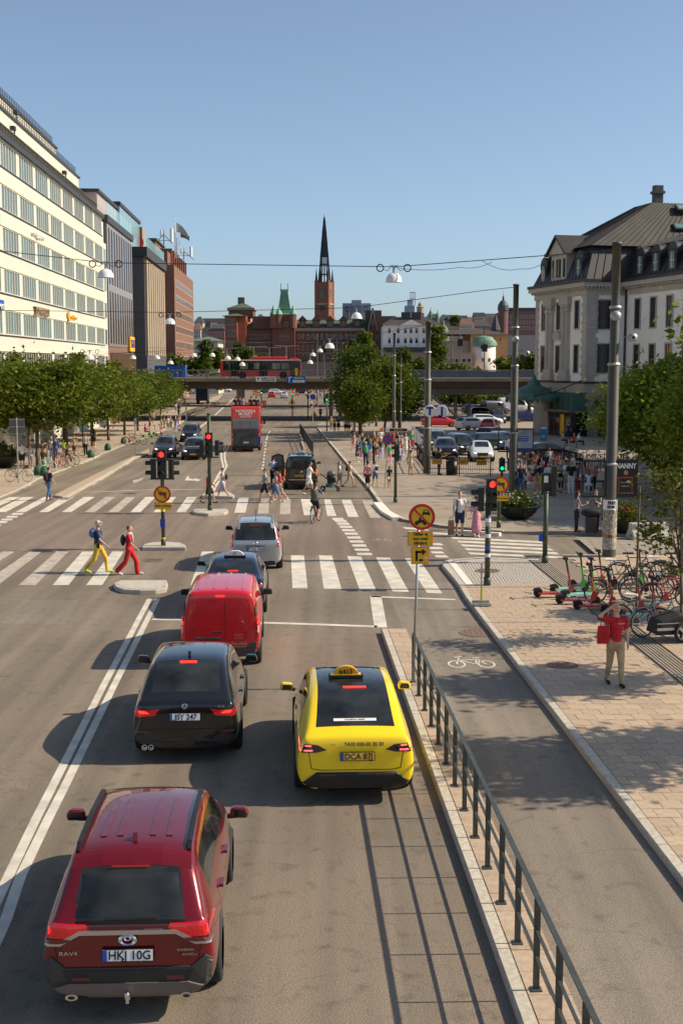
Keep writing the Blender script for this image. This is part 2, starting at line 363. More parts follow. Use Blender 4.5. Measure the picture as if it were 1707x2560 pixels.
def slabs(parent,pts_in,s0,s1,y0,y1,tw,td,m,z,name='paving_slab',inside=None,limit=300,thick=.03,skew=0.,jit=0.):
 """rows of slabs laid square to the street, running bond; the nearest `limit` are objects, the rest one joined part"""
 cells=[]
 row=0;y=y0
 while y<y1-.01:
  off=(row%2)*tw/2;s=s0-(off if off else 0)
  while s<s1-.01:
   a,b=max(s,s0),min(s+tw,s1)
   if b-a>.08:
    c=S((a+b)/2,y+td/2,0)
    if inside is None or inside(c):cells.append((a,b,y,c))
   s+=tw
  y+=td;row+=1
 cells.sort(key=lambda c:c[3].y);g_=.008;mc={};rest=MB();t=-.044
 for i,(a,b,y,c)in enumerate(cells):
  w=round((b-a)/2-g_/2,3);d=td/2-g_/2;dz=R.uniform(-.002,.003)
  vs=[(sx*w-t*0+t*sy*d,sy*d,zz)for zz in(-thick,0)for sx,sy in((-1,-1),(1,-1),(1,1),(-1,1))]
  fs=[(4,5,6,7),(0,1,5,4),(1,2,6,5),(2,3,7,6),(3,0,4,7)]
  if i<limit:
   if w not in mc:mc[w]=MB().add(vs,fs).mesh(name,m)
   inst(mc[w],name,parent,(c.x,c.y,c.z+z+dz))
  else:rest.add([(x+c.x,yy+c.y,zz+c.z+z+dz)for x,yy,zz in vs],fs)
 if rest.v:o=rest.build(name,m,parent);o['kind']='stuff'
isl=sheet('traffic_island',[S(2.41,31.4),S(3.04,31.4),S(3.04,5),S(2.41,5)],.105,M_JOINT,.11);struct(isl)
kerb_line('kerb',[S(2.40,5),S(2.40,31.5)],.165,.125,M_KERB,1.0,parent=isl)
slabs(isl,None,2.575,3.04,6,31.4,.47,.52,M_TILE,.128,inside=None)
bl=sheet('bike_lane',[S(3.04,5),S(5.2,5),S(5.2,37),S(5.25,39),S(3.0,39),S(3.04,31.5)],.002,M_ASPH2);struct(bl)
kp=[S(5.2,5),S(5.2,36),S(5.27,38)]+px([(820,540),(742,447)],.12,(820,1240),OS)
kerb_line('kerb',kp,.17,.125,M_KERB,1.0)
corner=px([(742,440),(752,425),(800,412),(1375,408)],.12,(820,1240),OS)
pv=sheet('pavement',[S(5.22,5),S(9.9,5),S(13.5,20),S(16,44.2)]+[(c.x,c.y)for c in corner[::-1]]+[kp[3][:2],S(5.3,38)],.095,M_JOINT,.10);struct(pv)
kerb_line('kerb',[corner[0],corner[1],corner[2],px([(955,402)],.12,(820,1240),OS)[0]],.15,.122,M_KERB,.8,parent=pv)
yc=G(1185,1462,.12).y
def in_tiles(c):return c.x<.29*c.y+1.2 and not(c.y>yc and c.x<8.0)
slabs(pv,None,5.38,8.32,14,44.0,.36,.37,M_TILE,.122,inside=in_tiles,limit=240);slabs(pv,None,9.06,15.6,20,44.0,.36,.37,M_TILE,.122,inside=in_tiles,limit=40)
cb=sheet('cobbled_corner',px([(890,586),(1480,578),(1300,418),(1000,408),(830,424),(750,440)],.12,(820,1240),OS),.118,M_COB);struct(cb)
cob=MB();pc=[Vector((p.x,p.y))for p in px([(945,582),(1475,576),(1300,422),(850,430)],.12,(820,1240),OS)]
def inpoly(p,poly):
 c=False;n=len(poly)
 for i in range(n):
  a,b=poly[i],poly[(i+1)%n]
  if(a.y>p.y)!=(b.y>p.y)and p.x<(b.x-a.x)*(p.y-a.y)/(b.y-a.y)+a.x:c=not c
 return c
y=min(p.y for p in pc)
while y<max(p.y for p in pc):
 x=min(p.x for p in pc)
 while x<max(p.x for p in pc):
  if inpoly(Vector((x,y)),pc):
   a=.045+R.uniform(-.006,.004);cob.add([(x-a,y-a,.118),(x+a,y-a,.118),(x+a,y+a,.118),(x-a,y+a,.118),(x-a*.6,y-a*.6,.132),(x+a*.6,y-a*.6,.132),(x+a*.6,y+a*.6,.132),(x-a*.6,y+a*.6,.132)],[(4,5,6,7),(0,1,5,4),(1,2,6,5),(2,3,7,6),(3,0,4,7)])
  x+=.105+R.uniform(-.006,.006)
 y+=.105
cob.build('cobblestones',M_COB,cb,fix=False)['kind']='stuff'
wk=px([(770,432),(832,430),(955,582),(885,582)],.12,(820,1240),OS)
kerb_line('kerb',[(wk[0]+wk[1])/2+Vector((-.12,0,0)),(wk[2]+wk[3])/2+Vector((-.12,0,0))][::-1],.25,.134,M_KERBW,1.0,parent=cb)
kerb_line('kerb',px([(957,401),(1375,416)],.12,(820,1240),OS),.14,.136,M_KERBW,.9,parent=cb)
kerb_line('kerb',px([(1480,590),(862,594)],.12,(820,1240),OS),.14,.128,M_TILEG,.5,parent=cb,side=-1)
tb=MB()
for k in range(7):tb.add([tuple(S(8.42+k*.085+d,y,.122+h))for y in(14,44)for d,h in((0,-.03),(0,.004),(.045,.004),(.045,-.03))],[(0,1,5,4),(1,2,6,5),(2,3,7,6)])
tb.build('guide_strip',M_TILEG,pv)['kind']='stuff'
far=px([(796,1073),(861,1152),(923,1222),(946,1255),(965,1278),(1004,1297),(1101,1313),(1255,1327)],.12)
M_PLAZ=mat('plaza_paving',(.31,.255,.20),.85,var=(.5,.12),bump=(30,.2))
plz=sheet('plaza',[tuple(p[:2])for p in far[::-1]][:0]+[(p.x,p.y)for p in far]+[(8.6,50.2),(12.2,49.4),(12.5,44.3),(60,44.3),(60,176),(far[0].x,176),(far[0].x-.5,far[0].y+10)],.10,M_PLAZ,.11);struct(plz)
kerb_line('kerb',[tuple(p)for p in far[::-1]],.2,.125,M_KERB,2.2)
kerb_line('kerb',px([(905,1215),(948,1286),(990,1302)][:0]+[(1138,1324),(1253,1332)],.12),.22,.135,M_KERBW,1.2)
kerb_line('kerb',px([(955,1256),(975,1277),(1005,1294)],.12),.45,.14,M_KERBW,1.4)
gp=sheet('plaza_walk',[S(15.5,44.25)[:2],(9.1,44.25),(9.2,48.6),(16,48.4),(22,46),(26,44.25)],.112,M_TILEG);struct(gp)
for k in range(14):
 mk([(9.3+k*1.0,44.4),(9.33+k*1.0,44.4),(9.6+k*1.05,48.2),(9.57+k*1.05,48.2)],M_JOINT,z=.117,name='paving_joint')
for k in range(5):mk([(9.2,44.9+k*.8),(22,44.9+k*.8),(22,44.93+k*.8),(9.2,44.93+k*.8)],M_JOINT,z=.1165,name='paving_joint')
fi=px([(693,455),(706,455),(752,620),(790,700),(770,700),(735,620)],.12,(500,920),2.8)
fisl=sheet('traffic_island',[p[:2]for p in fi],.12,M_TILE,.12);struct(fisl)
vg=px([(480,1130),(740,985),(960,850),(1040,825),(1110,780)],.12,(0,840),2.8);vl=px([(380,1112),(700,950),(1045,787),(1110,765)],.12,(0,840),2.8)
vgs=sheet('verge',[p[:2]for p in vg[:4]]+[p[:2]for p in vl[:3][::-1]],.11,M_TILE,.11);struct(vgs)
kerb_line('kerb',vg[:4],.32,.125,M_KERB,1.5,side=-1)
lw=px([(-420,1185),(0,1130),(130,1078),(272,1000),(545,900),(850,770),(1140,665),(1250,617)],.12,(0,840),2.8)+px([(484,1035),(510,1020),(550,994),(556,985)],.12)
lp=sheet('pavement',[(p.x,p.y)for p in lw]+[(-30,195),(-60,195),(-60,50)],.10,mat('left_paving',(.38,.30,.225),.85,var=(.6,.12),bump=(30,.2)),.11);struct(lp)
kerb_line('kerb',[tuple(p)for p in lw[1:]],.16,.118,M_KERB,2.0,side=-1)
lb=sheet('bike_lane',px([(60,1130),(1000,730),(1150,670),(560,900),(272,1003),(130,1082),(10,1130)][::-1],0,(0,840),2.8),.004,M_ASPH2);struct(lb)
for nm,pl in(('A',[(355,1368),(360,1360),(380,1355.5),(420,1354),(452,1356),(464,1362),(465,1368)]),('B',[(300,1450),(417,1450),(420,1458),(416,1470),(390,1474),(350,1475),(310,1473),(290,1466),(284,1458)]),('C',[(487,1272),(569,1272),(571,1277),(560,1281),(520,1284),(490,1281),(480,1276)]),('D',[(505,1238),(512,1231),(575,1230),(586,1237),(583,1241),(510,1241)])):
 w=px(pl,.14);o=sheet('traffic_island',[p[:2]for p in w],.14,M_CONCL,.16);struct(o)
 c=sum((Vector(p[:2])for p in w),Vector((0,0)))/len(w)
 md=o.modifiers.new('b','BEVEL');md.width=.03;md.segments=2;md.limit_method='ANGLE'
 n=len(w);rr=[tuple(Vector(p[:2])+(c-Vector(p[:2])).normalized()*.16)for p in w]
 sheet('island_paving',rr,.146,mat('island_fill',(.47,.44,.38),.9,var=(8,.12)),parent=o)
M_IRON=mat('rusty_iron',(.20,.13,.10),.75,var=(25,.3),bump=(40,.5))
for i,(u,v,z,r,lb_)in enumerate(((1405,1663,.124,.36,'round rusty manhole cover in the tiled pavement'),(1218,1427,.13,.42,'large round manhole cover in the cobbled corner'),(385,1401,.004,.36,'round manhole cover in the road behind the walkers'),(1522,1545,.124,.3,'small rusty cover beside the parked scooters'),(1195,1582,.006,.5,'dark red iron cover in the shaded bike lane'))):
 p=G(u,v,z);t=thing('manhole_cover',lb_,'manhole cover',p)
 MB().lathe([(0,.004),(r*.82,.004),(r*.82,.0),(r*.88,.0),(r*.88,.008),(r,.008),(r,-.01)],28).build('frame',M_IRON,t)
 q=MB()
 for a in range(6):
  for k in range(5):q.bx(-r*.7+a*r*.26,-r*.7+a*r*.26+.06,-r*.55+k*r*.26,-r*.55+k*r*.26+.05,.003,.01)
 q.build('lid_pattern',M_IRON,t)['kind']='stuff'
pit=MB();rp=random.Random(4);cl_=px([(0,1975),(60,1900),(120,1810),(190,1700),(250,1600)])
for i in range(420):
 k=rp.random()*3.99;a=cl_[int(k)].lerp(cl_[int(k)+1],k%1);sp_=rp.gauss(0,.22);x,y=a.x+sp_,a.y+rp.gauss(0,.12);r=rp.uniform(.008,.05)*(1.3-k*.2);n=5;q0=rp.random()*6
 pit.add([(x+r*cos(q0+j*1.257)*rp.uniform(.4,1.6),y+r*sin(q0+j*1.257)*rp.uniform(.5,2.2),.0015+i*2e-6)for j in range(n)],[tuple(range(n))])
pit.build('road_pits',M_JOINT,road,fix=False)['kind']='stuff'
for pts in([(505,1560),(600,1560),(590,1625),(480,1625)],[(700,1390),(830,1392),(835,1440),(695,1436)],[(60,1500),(200,1500),(160,1560),(0,1560)]):sheet('repair_patch',[q.to_2d()for q in px(pts)],.0025,M_ASPH2,parent=road)
def bike_symbol(c,k,m=None,z=.008,rz=0.):
 o=MB()
 def line(a,b,w=.07):
  a=Vector(a);b=Vector(b);d=(b-a).normalized();n=Vector((-d.y,d.x))*w/2
  o.add([tuple(a+n)+(0,),tuple(b+n)+(0,),tuple(b-n)+(0,),tuple(a-n)+(0,)],[(0,1,2,3)])
 for cx in(-.55,.55):
  for i in range(24):
   a0=i/24*2*pi;a1=(i+1)/24*2*pi
   o.add([(cx+cos(a0)*.34,sin(a0)*.42,0),(cx+cos(a1)*.34,sin(a1)*.42,0),(cx+cos(a1)*.26,sin(a1)*.34,0),(cx+cos(a0)*.26,sin(a0)*.34,0)],[(0,1,2,3)])
 line((-.55,0),(-.38,.75));line((-.38,.45),(.28,.55));line((-.36,.42),(.15,.0));line((.15,0),(.3,.7));line((.55,0),(.28,.6));line((.12,.75),(.42,.78));line((-.55,.8),(-.25,.9),.09)
 ob=o.build('bicycle_symbol',m or M_PAINT,markings,loc=c,rz=rz);ob.location.z+=z;ob.scale=(k,k*1.35,1)
p=G(1178,1661);bike_symbol(p,.62)
p=G(955,1351);bike_symbol(p,.42,M_PAINTOLD)
# -------- railings
def railing(P0,P1,n,label,post_h=1.05,group=None,step=None,mt=None):
 P0=Vector(P0);P1=Vector(P1);t=thing('railing',label,'railing',P0,0,group);d=(P1-P0);e=d.normalized();mt=mt or M_RAIL
 rz=atan2(-e.x,e.y)
 pm=MB().bx(-.035,.035,-.012,.012,0,post_h-.02).bx(-.06,.06,-.06,.06,0,.012).mesh('post',mt)
 for i in range(n):inst(pm,'post',t,d*i/(n-1),rz)
 for h,w,k in((post_h,.06,.02),(post_h*.64,.036,.016),(post_h*.36,.036,.016)):
  a=Vector((0,0,h))-e*.05;MB().bar(a,a+d+e*.1,w,k).build('rail',mt,t)
 return t
railing(S(2.68,26.07,.13),S(2.68,26.07-1.1*17,.13),18,'long grey green railing of posts and three rails on the island beside the bike lane')
a=G(782,1136,.12);b=G(750,1082,.12)
railing(a,b,int((b-a).length/1.1)+1,'far dark railing on the thin island beyond the black van')
# ======== BUILDINGS, left side (a common street line, 23.8 m left of the camera line)
LB_RZ=math.atan(.044)
def lroot(name,label,y0):
 t=thing(name,label,'building',(-23.8-.044*y0,y0,0),LB_RZ);return t
M_CREAM=mat('cream_render',(.60,.575,.485),.8,var=(.15,.05),bump=(30,.05));M_CREAM2=mat('pale_green_frame',(.66,.64,.48),.7)
M_WIN=mat('sky_tint_glass',(.16,.24,.25),.06,spec=1.,rnd=.18);M_WIN2=mat('dark_window_glass',(.03,.035,.04),.05,spec=.8,rnd=.3)  # pale teal base colour carries the sky reflected in the panes
M_FRM=mat('window_frame_white',(.70,.66,.56),.6);M_DKM=mat('dark_metal',(.035,.033,.032),.5);M_FIN=mat('olive_fins',(.105,.095,.07),.6)
M_GLR=bpy.data.materials.new('rail_glass');M_GLR.use_nodes=True;_b=M_GLR.node_tree.nodes['Principled BSDF'];_b.inputs['Base Color'].default_value=(.35,.6,.62,1);_b.inputs['Roughness'].default_value=.05;_b.inputs['Alpha'].default_value=.45
ZB=-1.7
# ---- cream office block
A0=60.;cream=lroot('office_building','long cream office building with six visible rows of ribbon windows and stepped roof terraces',0)
sills=[2.3,5.8,9.3,12.8,16.3,19.8,23.35];WH=2.1;BAYS=[107.4+7.37*k for k in range(-3,8)];BW=6.3
w=MB();w.bx(-22,-.35,62,169,ZB,25.45)
zz=[ZB]+[k for s_ in sills for k in(s_,s_+WH)]+[25.6]
for i in range(0,len(zz),2):w.bx(-.35,0,62,165.6,zz[i],zz[i+1])
for s_ in sills:
 for yb in BAYS:w.bx(-.35,-.03,yb-1.07,yb,s_,s_+WH)
 w.bx(-.35,-.03,62,BAYS[0]-1.07,s_,s_+WH)
w.bx(-.35,-.03,165.6,169,ZB,22.6);w.build('wall',M_CREAM,cream)
sl_=MB()
for s_ in sills:sl_.bx(0,.10,62,165.6,s_-.09,s_-.003,0);
sl_.build('window_sill',M_DKM,cream)['kind']='stuff'
lt=MB()
for s_ in sills:lt.bx(0,.05,62,165.6,s_+WH+.003,s_+WH+.32)
lt.build('lintel_band',M_CREAM2,cream)['kind']='stuff'
fr=MB();NP=6;pw=BW/NP
for k in range(NP+1):fr.bx(-.16,-.02,k*pw-.055+(.055 if k==0 else 0)-(.055 if k==NP else 0),k*pw+.055+(.055 if k==0 else 0)-(.055 if k==NP else 0),0,WH)
fr.bx(-.16,-.02,0,BW,0,.09).bx(-.16,-.02,0,BW,WH-.09,WH);frm=fr.mesh('window',M_FRM)
pane_up=MB().bx(-.12,-.10,.06,pw-.06,.09,WH-.09);pu=pane_up.mesh('pane',M_WIN);pd=pane_up.mesh('pane',M_WIN2)
allp=MB()
for k in range(NP):allp.bx(-.12,-.10,k*pw+.06,(k+1)*pw-.06,.09,WH-.09)
au=allp.mesh('glazing',M_WIN);ad_=allp.mesh('glazing',M_WIN2)
for r,s_ in enumerate(sills):
 for k,yb in enumerate(BAYS):
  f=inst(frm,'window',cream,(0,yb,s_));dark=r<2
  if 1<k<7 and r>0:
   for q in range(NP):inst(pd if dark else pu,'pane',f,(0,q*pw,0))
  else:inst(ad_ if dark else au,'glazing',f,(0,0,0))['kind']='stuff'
 if r<6:
  f=MB().bx(-.03,.02,166.3,168.3,s_,s_+.08).bx(-.03,.02,166.3,166.4,s_,s_+WH).bx(-.03,.02,168.2,168.3,s_,s_+WH).bx(-.03,.02,166.3,168.3,s_+WH-.08,s_+WH).build('window',M_FRM,cream)
  MB().bx(-.028,-.01,166.4,168.2,s_+.08,s_+WH-.08).build('pane',M_WIN,f)
MB().bx(-1,.30,62,165.8,25.6,26.05).build('cornice',M_DKM,cream)
MB().bx(-1,-.2,62,165.6,26.05,26.3).build('parapet',mat('grey_lead',(.12,.12,.13),.6),cream)
fn=MB();y=100
while y<165.4:fn.bx(-.75,-.55,y,y+.16,26.1,27.35);y+=.62
fn.bx(-.8,-.5,99,165.5,27.3,27.4);fn.build('fin_screen',M_FIN,cream)['kind']='stuff'
MB().bx(-20,-3.3,62,168.2,25.5,31.0).build('upper_storey',M_CREAM,cream);MB().bx(-21,-3.1,61.8,168.5,31.0,31.2).build('cornice',M_DKM,cream)
MB().bx(-20,-6.2,62,168.6,31.2,34.8).build('upper_storey',M_CREAM,cream);MB().bx(-21,-6.0,61.8,168.9,34.8,35.05).build('cornice',M_DKM,cream)
for X_,z0,h,ye in((-3.6,31.2,1.05,168),(-6.6,35.05,1.15,168.3)):
 q=MB();y=96
 while y<ye:q.bx(X_,X_+.05,y,y+.05,z0,z0+h);y+=.9
 for h2 in(.25,.5,.75,1.0):q.bx(X_,X_+.04,95,ye,z0+h2*h-.025,z0+h2*h+.02)
 q.build('roof_railing',M_DKM,cream)['kind']='stuff'
MB().lathe([(2.2,0),(2.1,1.2),(1.6,2.2),(.8,2.8),(0,3)],16,(-10,118,34.8)).build('roof_dome',M_DKM,cream,True)
for y_,X_,z_ in((112,-3.6,31.2),(132,-3.6,31.2),(119,-1.2,27.3),(146,-1.2,27.3)):
 MB().cyl((X_,y_,z_),(X_,y_,z_+1.1),.08).bx(X_-.35,X_+.1,y_-.4,y_+.4,z_+1.0,z_+1.35).build('roof_lamp',M_DKM,cream)
def wy(u):return F_*23.8/(716-u)
def wz(v,u):return CH+(908-v)*wy(u)/F_
def wall_sign(s,u0,u1,v,hpx,m,name='wall_sign',ext=.12):
 a,b=wy(u0),wy(u1);c=(a+b)/2;uc=(u0+u1)/2;z=wz(v,uc)
 o=text(s,1,name,m,cream,(.16,c,z),(pi/2,0,pi/2),ext)
 W_=max(x.co.x for x in o.data.vertices)-min(x.co.x for x in o.data.vertices);Hh=max(x.co.y for x in o.data.vertices)-min(x.co.y for x in o.data.vertices)
 o.scale=((b-a)/W_,hpx*c/F_/Hh,1);return o
M_GRN=mat('sign_green',(.0,.42,.23),.5);M_SAND=mat('sign_sand',(.35,.26,.16),.6);M_AMB=mat('sign_amber',(.85,.42,.02),.5)
wall_sign('EDI',-14,11,549,28,M_GRN);wall_sign('omegapoint',93,120,597,17,M_WHITE);wall_sign('ZOMARNOOI',93,127,783,20,M_SAND);wall_sign('mannheimer',180,196,796,10,M_AMB)
MB().lathe([(0,0),(.55,0),(.55,.15),(0,.15)],16,(.1,wy(177),wz(793,177)),ax='x').build('sign_disc',M_AMB,cream)
kp_=MB().bx(.05,.25,wy(-22),wy(15),wz(772,0),wz(751,0)).build('sign_board',M_BLUE,cream)
o=wall_sign('KPMG',-20,15,768,13,M_WHITE);o.location.x=.27
# ---- mauve glass block
mv=lroot('office_building','narrow mauve brown office block with tall slit windows and a slatted bronze base',0)
M_MAU=mat('mauve_panel',(.25,.215,.205),.28,spec=.8,var=(.35,.06));M_MAU2=mat('brown_panel',(.25,.155,.12),.3,spec=.7)
MB().bx(-20,0,170,197,17.6,25.6).bx(-20,0,170,197,17.6-.003,9.2,0).build('wall',M_MAU,mv)
MB().bx(-20,-.05,169.2,197,ZB,9.2).build('lower_wall',M_MAU2,mv)
MB().bx(-19.5,.25,169.2,197.5,25.6,26.5).build('cornice',M_DKM,mv)
for k in range(10):
 y=171.4+k*2.62
 for z0,z1 in((16.7+.9,25.0),(9.6,16.6)):
  f=MB().bx(.0,.06,y,y+.95,z0,z1).build('window',M_DKM,mv);MB().bx(.06,.085,y+.1,y+.5,z0+.1,z1-.1).build('pane',M_WIN2,f)
 if k%2==0:pass
sb=MB();y=171
while y<198:sb.bx(0,.28,y,y+.18,ZB,8.3);y+=.85
sb.build('bronze_slats',mat('bronze_slat',(.24,.15,.08),.5),mv)['kind']='stuff'
MB().bx(-12,-1.3,170.5,190,26.5,29.6).build('penthouse',mat('mauve_light',(.42,.35,.35),.5),mv);MB().bx(-12.4,-1.0,170.2,190.4,29.6,30.).build('penthouse_roof',M_DKM,mv)
for k in range(8):MB().bx(-.05,0,170.2+k*3.4,173.5+k*3.4,26.5,28.3).build('glass_balustrade',M_GLR,mv)
MB().bx(.1,.35,190,195.6,8.7,10.9).build('sign_board',M_AMB,mv);text('TIGER',1.7,'sign_text',M_BLUE,mv,(.4,192.8,9.8),(pi/2,0,pi/2),.02)
# ---- slatted grey block with dark glass end
gs=lroot('office_building','grey office block with sandy vertical fins, a dark glass end and a glazed roof storey',0)
M_SANDW=mat('sandy_stone',(.34,.27,.19),.75,var=(.3,.08));M_GREYW=mat('grey_stone_panel',(.09,.085,.085),.6,var=(.8,.08));M_DGL=mat('dark_curtain_glass',(.008,.011,.012),.06,spec=.9)
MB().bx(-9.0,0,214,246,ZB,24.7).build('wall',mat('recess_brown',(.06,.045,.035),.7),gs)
MB().bx(-9.2,-2.8,213.6,214,4,24.7).build('end_glazing',M_DGL,gs);MB().bx(-2.8,.02,213.5,214,4,24.7).build('end_pier',M_GREYW,gs);MB().bx(-3.0,-2.7,213.4,213.6,4,24.7).build('stone_edge',M_SANDW,gs)
for k in range(6):MB().bx(-9.15,-2.85,213.52,213.595,6.5+k*3.1,6.8+k*3.1).build('floor_band',M_GREYW,gs)
MB().bx(-9.15,-3.1,213.5,213.58,18.4,20.4).build('glass_panel',mat('teal_glass',(.08,.2,.2),.1),gs)
fn=MB()
for k in range(9):fn.bx(0,.4,214.2+k*3.6,216.6+k*3.6,8.2,24.2)
fn.build('stone_fins',M_SANDW,gs)['kind']='stuff'
MB().bx(-9.3,.3,213.3,247,ZB,8.2).build('base_storey',M_GREYW,gs);MB().bx(-9.6,.6,213,247.4,24.7,26.3).build('cornice',M_DKM,gs)
for k in range(9):MB().bx(.1,.16,213.3+k*3.8,217+k*3.8,26.3,28.3).build('glass_balustrade',M_GLR,gs)
MB().bx(-14,-4.2,216,245,26.3,33.4).build('roof_storey',mat('roof_glass',(.22,.33,.36),.12,spec=.9),gs);MB().bx(-16,-4.0,215.4,245.6,33.4,34.0).build('roof_edge',M_DKM,gs)
MB().bx(-16,-6.4,214.9,215.4,26.3,33.4).build('sign_wall',mat('grey_ribbed_metal',(.17,.16,.16),.5),gs)
text('nebrand',2.4,'sign_text',M_WHITE,gs,(-10.6,214.8,31.4),(pi/2,0,0),.05)
rs=MB()
for k in range(12):rs.bx(-15.5+k*.8,-15.35+k*.8,214.7,214.9,26.3,33.3)
rs.build('metal_ribs',M_STEEL,gs)['kind']='stuff'
MB().bx(-6,-3.8,246,252,27,33).build('red_sign_frame',M_SAND,gs);MB().lathe([(0,0),(1.5,0),(1.5,.3),(0,.3)],18,(-5.0,245.3,30.0),ax='y').build('red_sign',M_RED,gs)
# ---- brick block
M_BRK=mat('warm_brick',(.20,.10,.064),.85,var=(.5,.10),bump=(20,.15));M_BRKD=mat('deep_brick',(.20,.085,.05),.85,var=(.5,.10))
bk=lroot('brick_building','orange brick office building with six rows of small windows and saw tooth roof',0)
MB().bx(-28,0,271,326,5.0,27.8).build('wall',M_BRK,bk);MB().bx(-28.2,-2.0,270.4,271,5.0,27.9).build('end_wall',M_BRKD,bk);MB().bx(-28,-1,272,320,ZB,5.0).build('base_storey',mat('pink_stone',(.42,.25,.2),.8),bk)
for r in range(6):
 z=23.4-r*3.3
 for k in range(17):
  y=274+k*3.0
  f=MB().bx(0,.05,y,y+1.3,z,z+1.6).build('window',M_FRM,bk)
  if k==0 and r==0:wf,wp=f.data,MB().bx(.05,.07,.12,1.18,.12,1.48).mesh('pane',M_WIN2)
  inst(wp,'pane',f,(0,y,z))
st_=MB()
for k in range(8):st_.bx(-4.5,-1.2,280+k*5.6,281.4+k*5.6,27.8,32)
st_.build('roof_fins',M_BRKD,bk)['kind']='stuff'
MB().bx(-24,-4,272,290,27.8,33.).build('roof_block',M_BRKD,bk);MB().bx(-24.5,-3.6,271.5,290.5,33.,33.4).build('roof_edge',mat('copper_edge',(.05,.12,.09),.6),bk);MB().bx(-4,-1.5,272.5,280,27.8,30.8).build('roof_block',M_BRK,bk)
for r in range(2):
 for a in range(9):
  t_=a/9*pi-pi/2
  MB().bx(-28.0+.15+a*.15,-27.9+a*.15+.15,270.2,270.4,20+2*sin(t_),20.25+2*sin(t_)).build('clock_mark',M_WHITE,bk)if r==0 else None
def antenna(x,y,z,h,label):
 t=thing('antenna_mast',label,'antenna',(x,y,z));MB().cyl((0,0,0),(0,0,h),.12).build('pole',M_GALV,t)
 q=MB().tube([(-2.5,0,0),(0,0,h*.7),(2.5,0,0)],.09,5).tube([(-1.2,0,h*.35),(1.2,0,h*.35)],.07,5);q.build('brace',M_GALV,t)
 for dx,dz,r_,hh in((1.7,.25,.35,h*.8),(-.5,.6,.3,h*.35)):MB().cyl((dx,0,h*dz),(dx,0,h*dz+hh),r_,n=10).build('panel_antenna',M_WHITE,t)
p=V(410,616,276);antenna(p.x,p.y,p.z,3.6,'white antenna mast on the roof between grey and brick blocks');p=V(460,650,300);antenna(p.x,p.y,p.z,2.9,'small white antenna mast at the saw tooth roof of the brick building')
for i,(u,vt)in enumerate(((439,551),(443,597),(450,577))):
 p=V(u,645,285);q=V(u,vt,285);t=thing('flagpole',['tallest white flagpole on the brick building roof, farthest left','short bare flagpole between the two taller roof flagpoles','white roof flagpole farthest right, below the pale flag'][i],'flagpole',p)
 MB().cyl((0,0,0),(0,0,q.z-p.z),.14,.09).lathe([(.0,0),(.2,.1),(0,.35)],8,(0,0,q.z-p.z)).build('pole',M_WHITE,t)
def flag(p,pts,m,label):
 t=thing('flag',label,'flag',p);q=MB();n=len(pts)
 q.add([(a,.0+.15*math.sin(i),b)for i,(a,b,c)in enumerate(pts)]+[(a,.05+.15*math.sin(i),c)for i,(a,b,c)in enumerate(pts)],[(i,i+1,n+i+1,n+i)for i in range(n-1)]);q.build('cloth',m,t);return t
flag(V(441,556,284.6),[(0,0,-2.1),(.7,-.4,-2.2),(1.4,-1.0,-2.6),(2.1,-1.9,-3.1),(2.6,-2.7,-3.6)],mat('flag_grey',(.45,.42,.36),.8),'large pale grey flag drooping from the tallest roof flagpole')
flag(V(451,581,284.8),[(0,0,-1.1),(.8,-.2,-1.2),(1.5,-.7,-1.5),(2.0,-.8,-1.9)],mat('flag_dark',(.12,.12,.11),.8),'small dark striped flag on the right roof flagpole')
# ======== CENTRAL STATION, right side
RZ2=math.atan(.25)
M_STA=mat('station_white',(.88,.86,.84),.8,var=(.2,.05),bump=(20,.05));M_STG=mat('station_grey_stone',(.45,.41,.37),.85,var=(.5,.08));M_STB=mat('station_rustic',(.40,.37,.33),.85,var=(.4,.1))
M_ROOF=mat('weathered_roof_metal',(.040,.035,.028),.55,var=(.35,.3),c2=(.02,.018,.016));M_ROOFD=mat('black_roof_metal',(.03,.03,.032),.5,var=(.4,.2))
ST=thing('station_building','white railway station wing with quoined corner pavilion, pilasters and a dark mansard roof','building',(22.5,146,0),RZ2)
def T(y,z):return z
zb,zs,zc,zt=-1.6,4.75,14.6,15.4
def walled(name,x0,x1,y0,y1,z0,z1,m):MB().bx(x0,x1,y0,y1,z0,z1).build(name,m,ST)
walled('wall',.0,22,-13.5,0,zs,zc,M_STA);walled('base_storey',-.12,22,-13.62,.1,zb,zs,M_STB)
walled('wall',4.3,26,-40,-13.5,zs,zc-.003,M_STA);walled('base_storey',4.2,26,-40,-13.6,zb,zs-.003,M_STB)
walled('string_course',-.22,4.5,-13.74,.2,zs,zs+.22,M_ROOFD);walled('string_course',4.08,4.3,-40,-13.75,zs,zs+.22,M_ROOFD)
for(x0,x1,y0,y1)in((-.75,22,-14.2,.7),(3.6,22,-40,-14.21)):
 walled('cornice',x0,x1,y0,y1,zc+.3,zc+.75,M_STG);walled('gutter',x0-.12,x1,y0-(.12 if x0<0 else 0),y1+.1,zc+.75,zc+1.05,M_ROOFD);walled('frieze',x0+.55,x1,y0+(.55 if x0<0 else 0),y1-.5,zc-.55,zc+.3,M_STG)
de=MB()
for k in range(34):de.bx(-.62,-.2,-13.9+k*.42,-13.7+k*.42,zc+.05,zc+.3)
for k in range(10):de.bx(-.3+k*.42,-.1+k*.42,-14.1,-13.7,zc+.05,zc+.3)
for k in range(60):de.bx(3.75,4.1,-39.6+k*.42,-39.4+k*.42,zc+.05,zc+.3)
de.build('dentils',M_STG,ST)['kind']='stuff'
qm=MB()
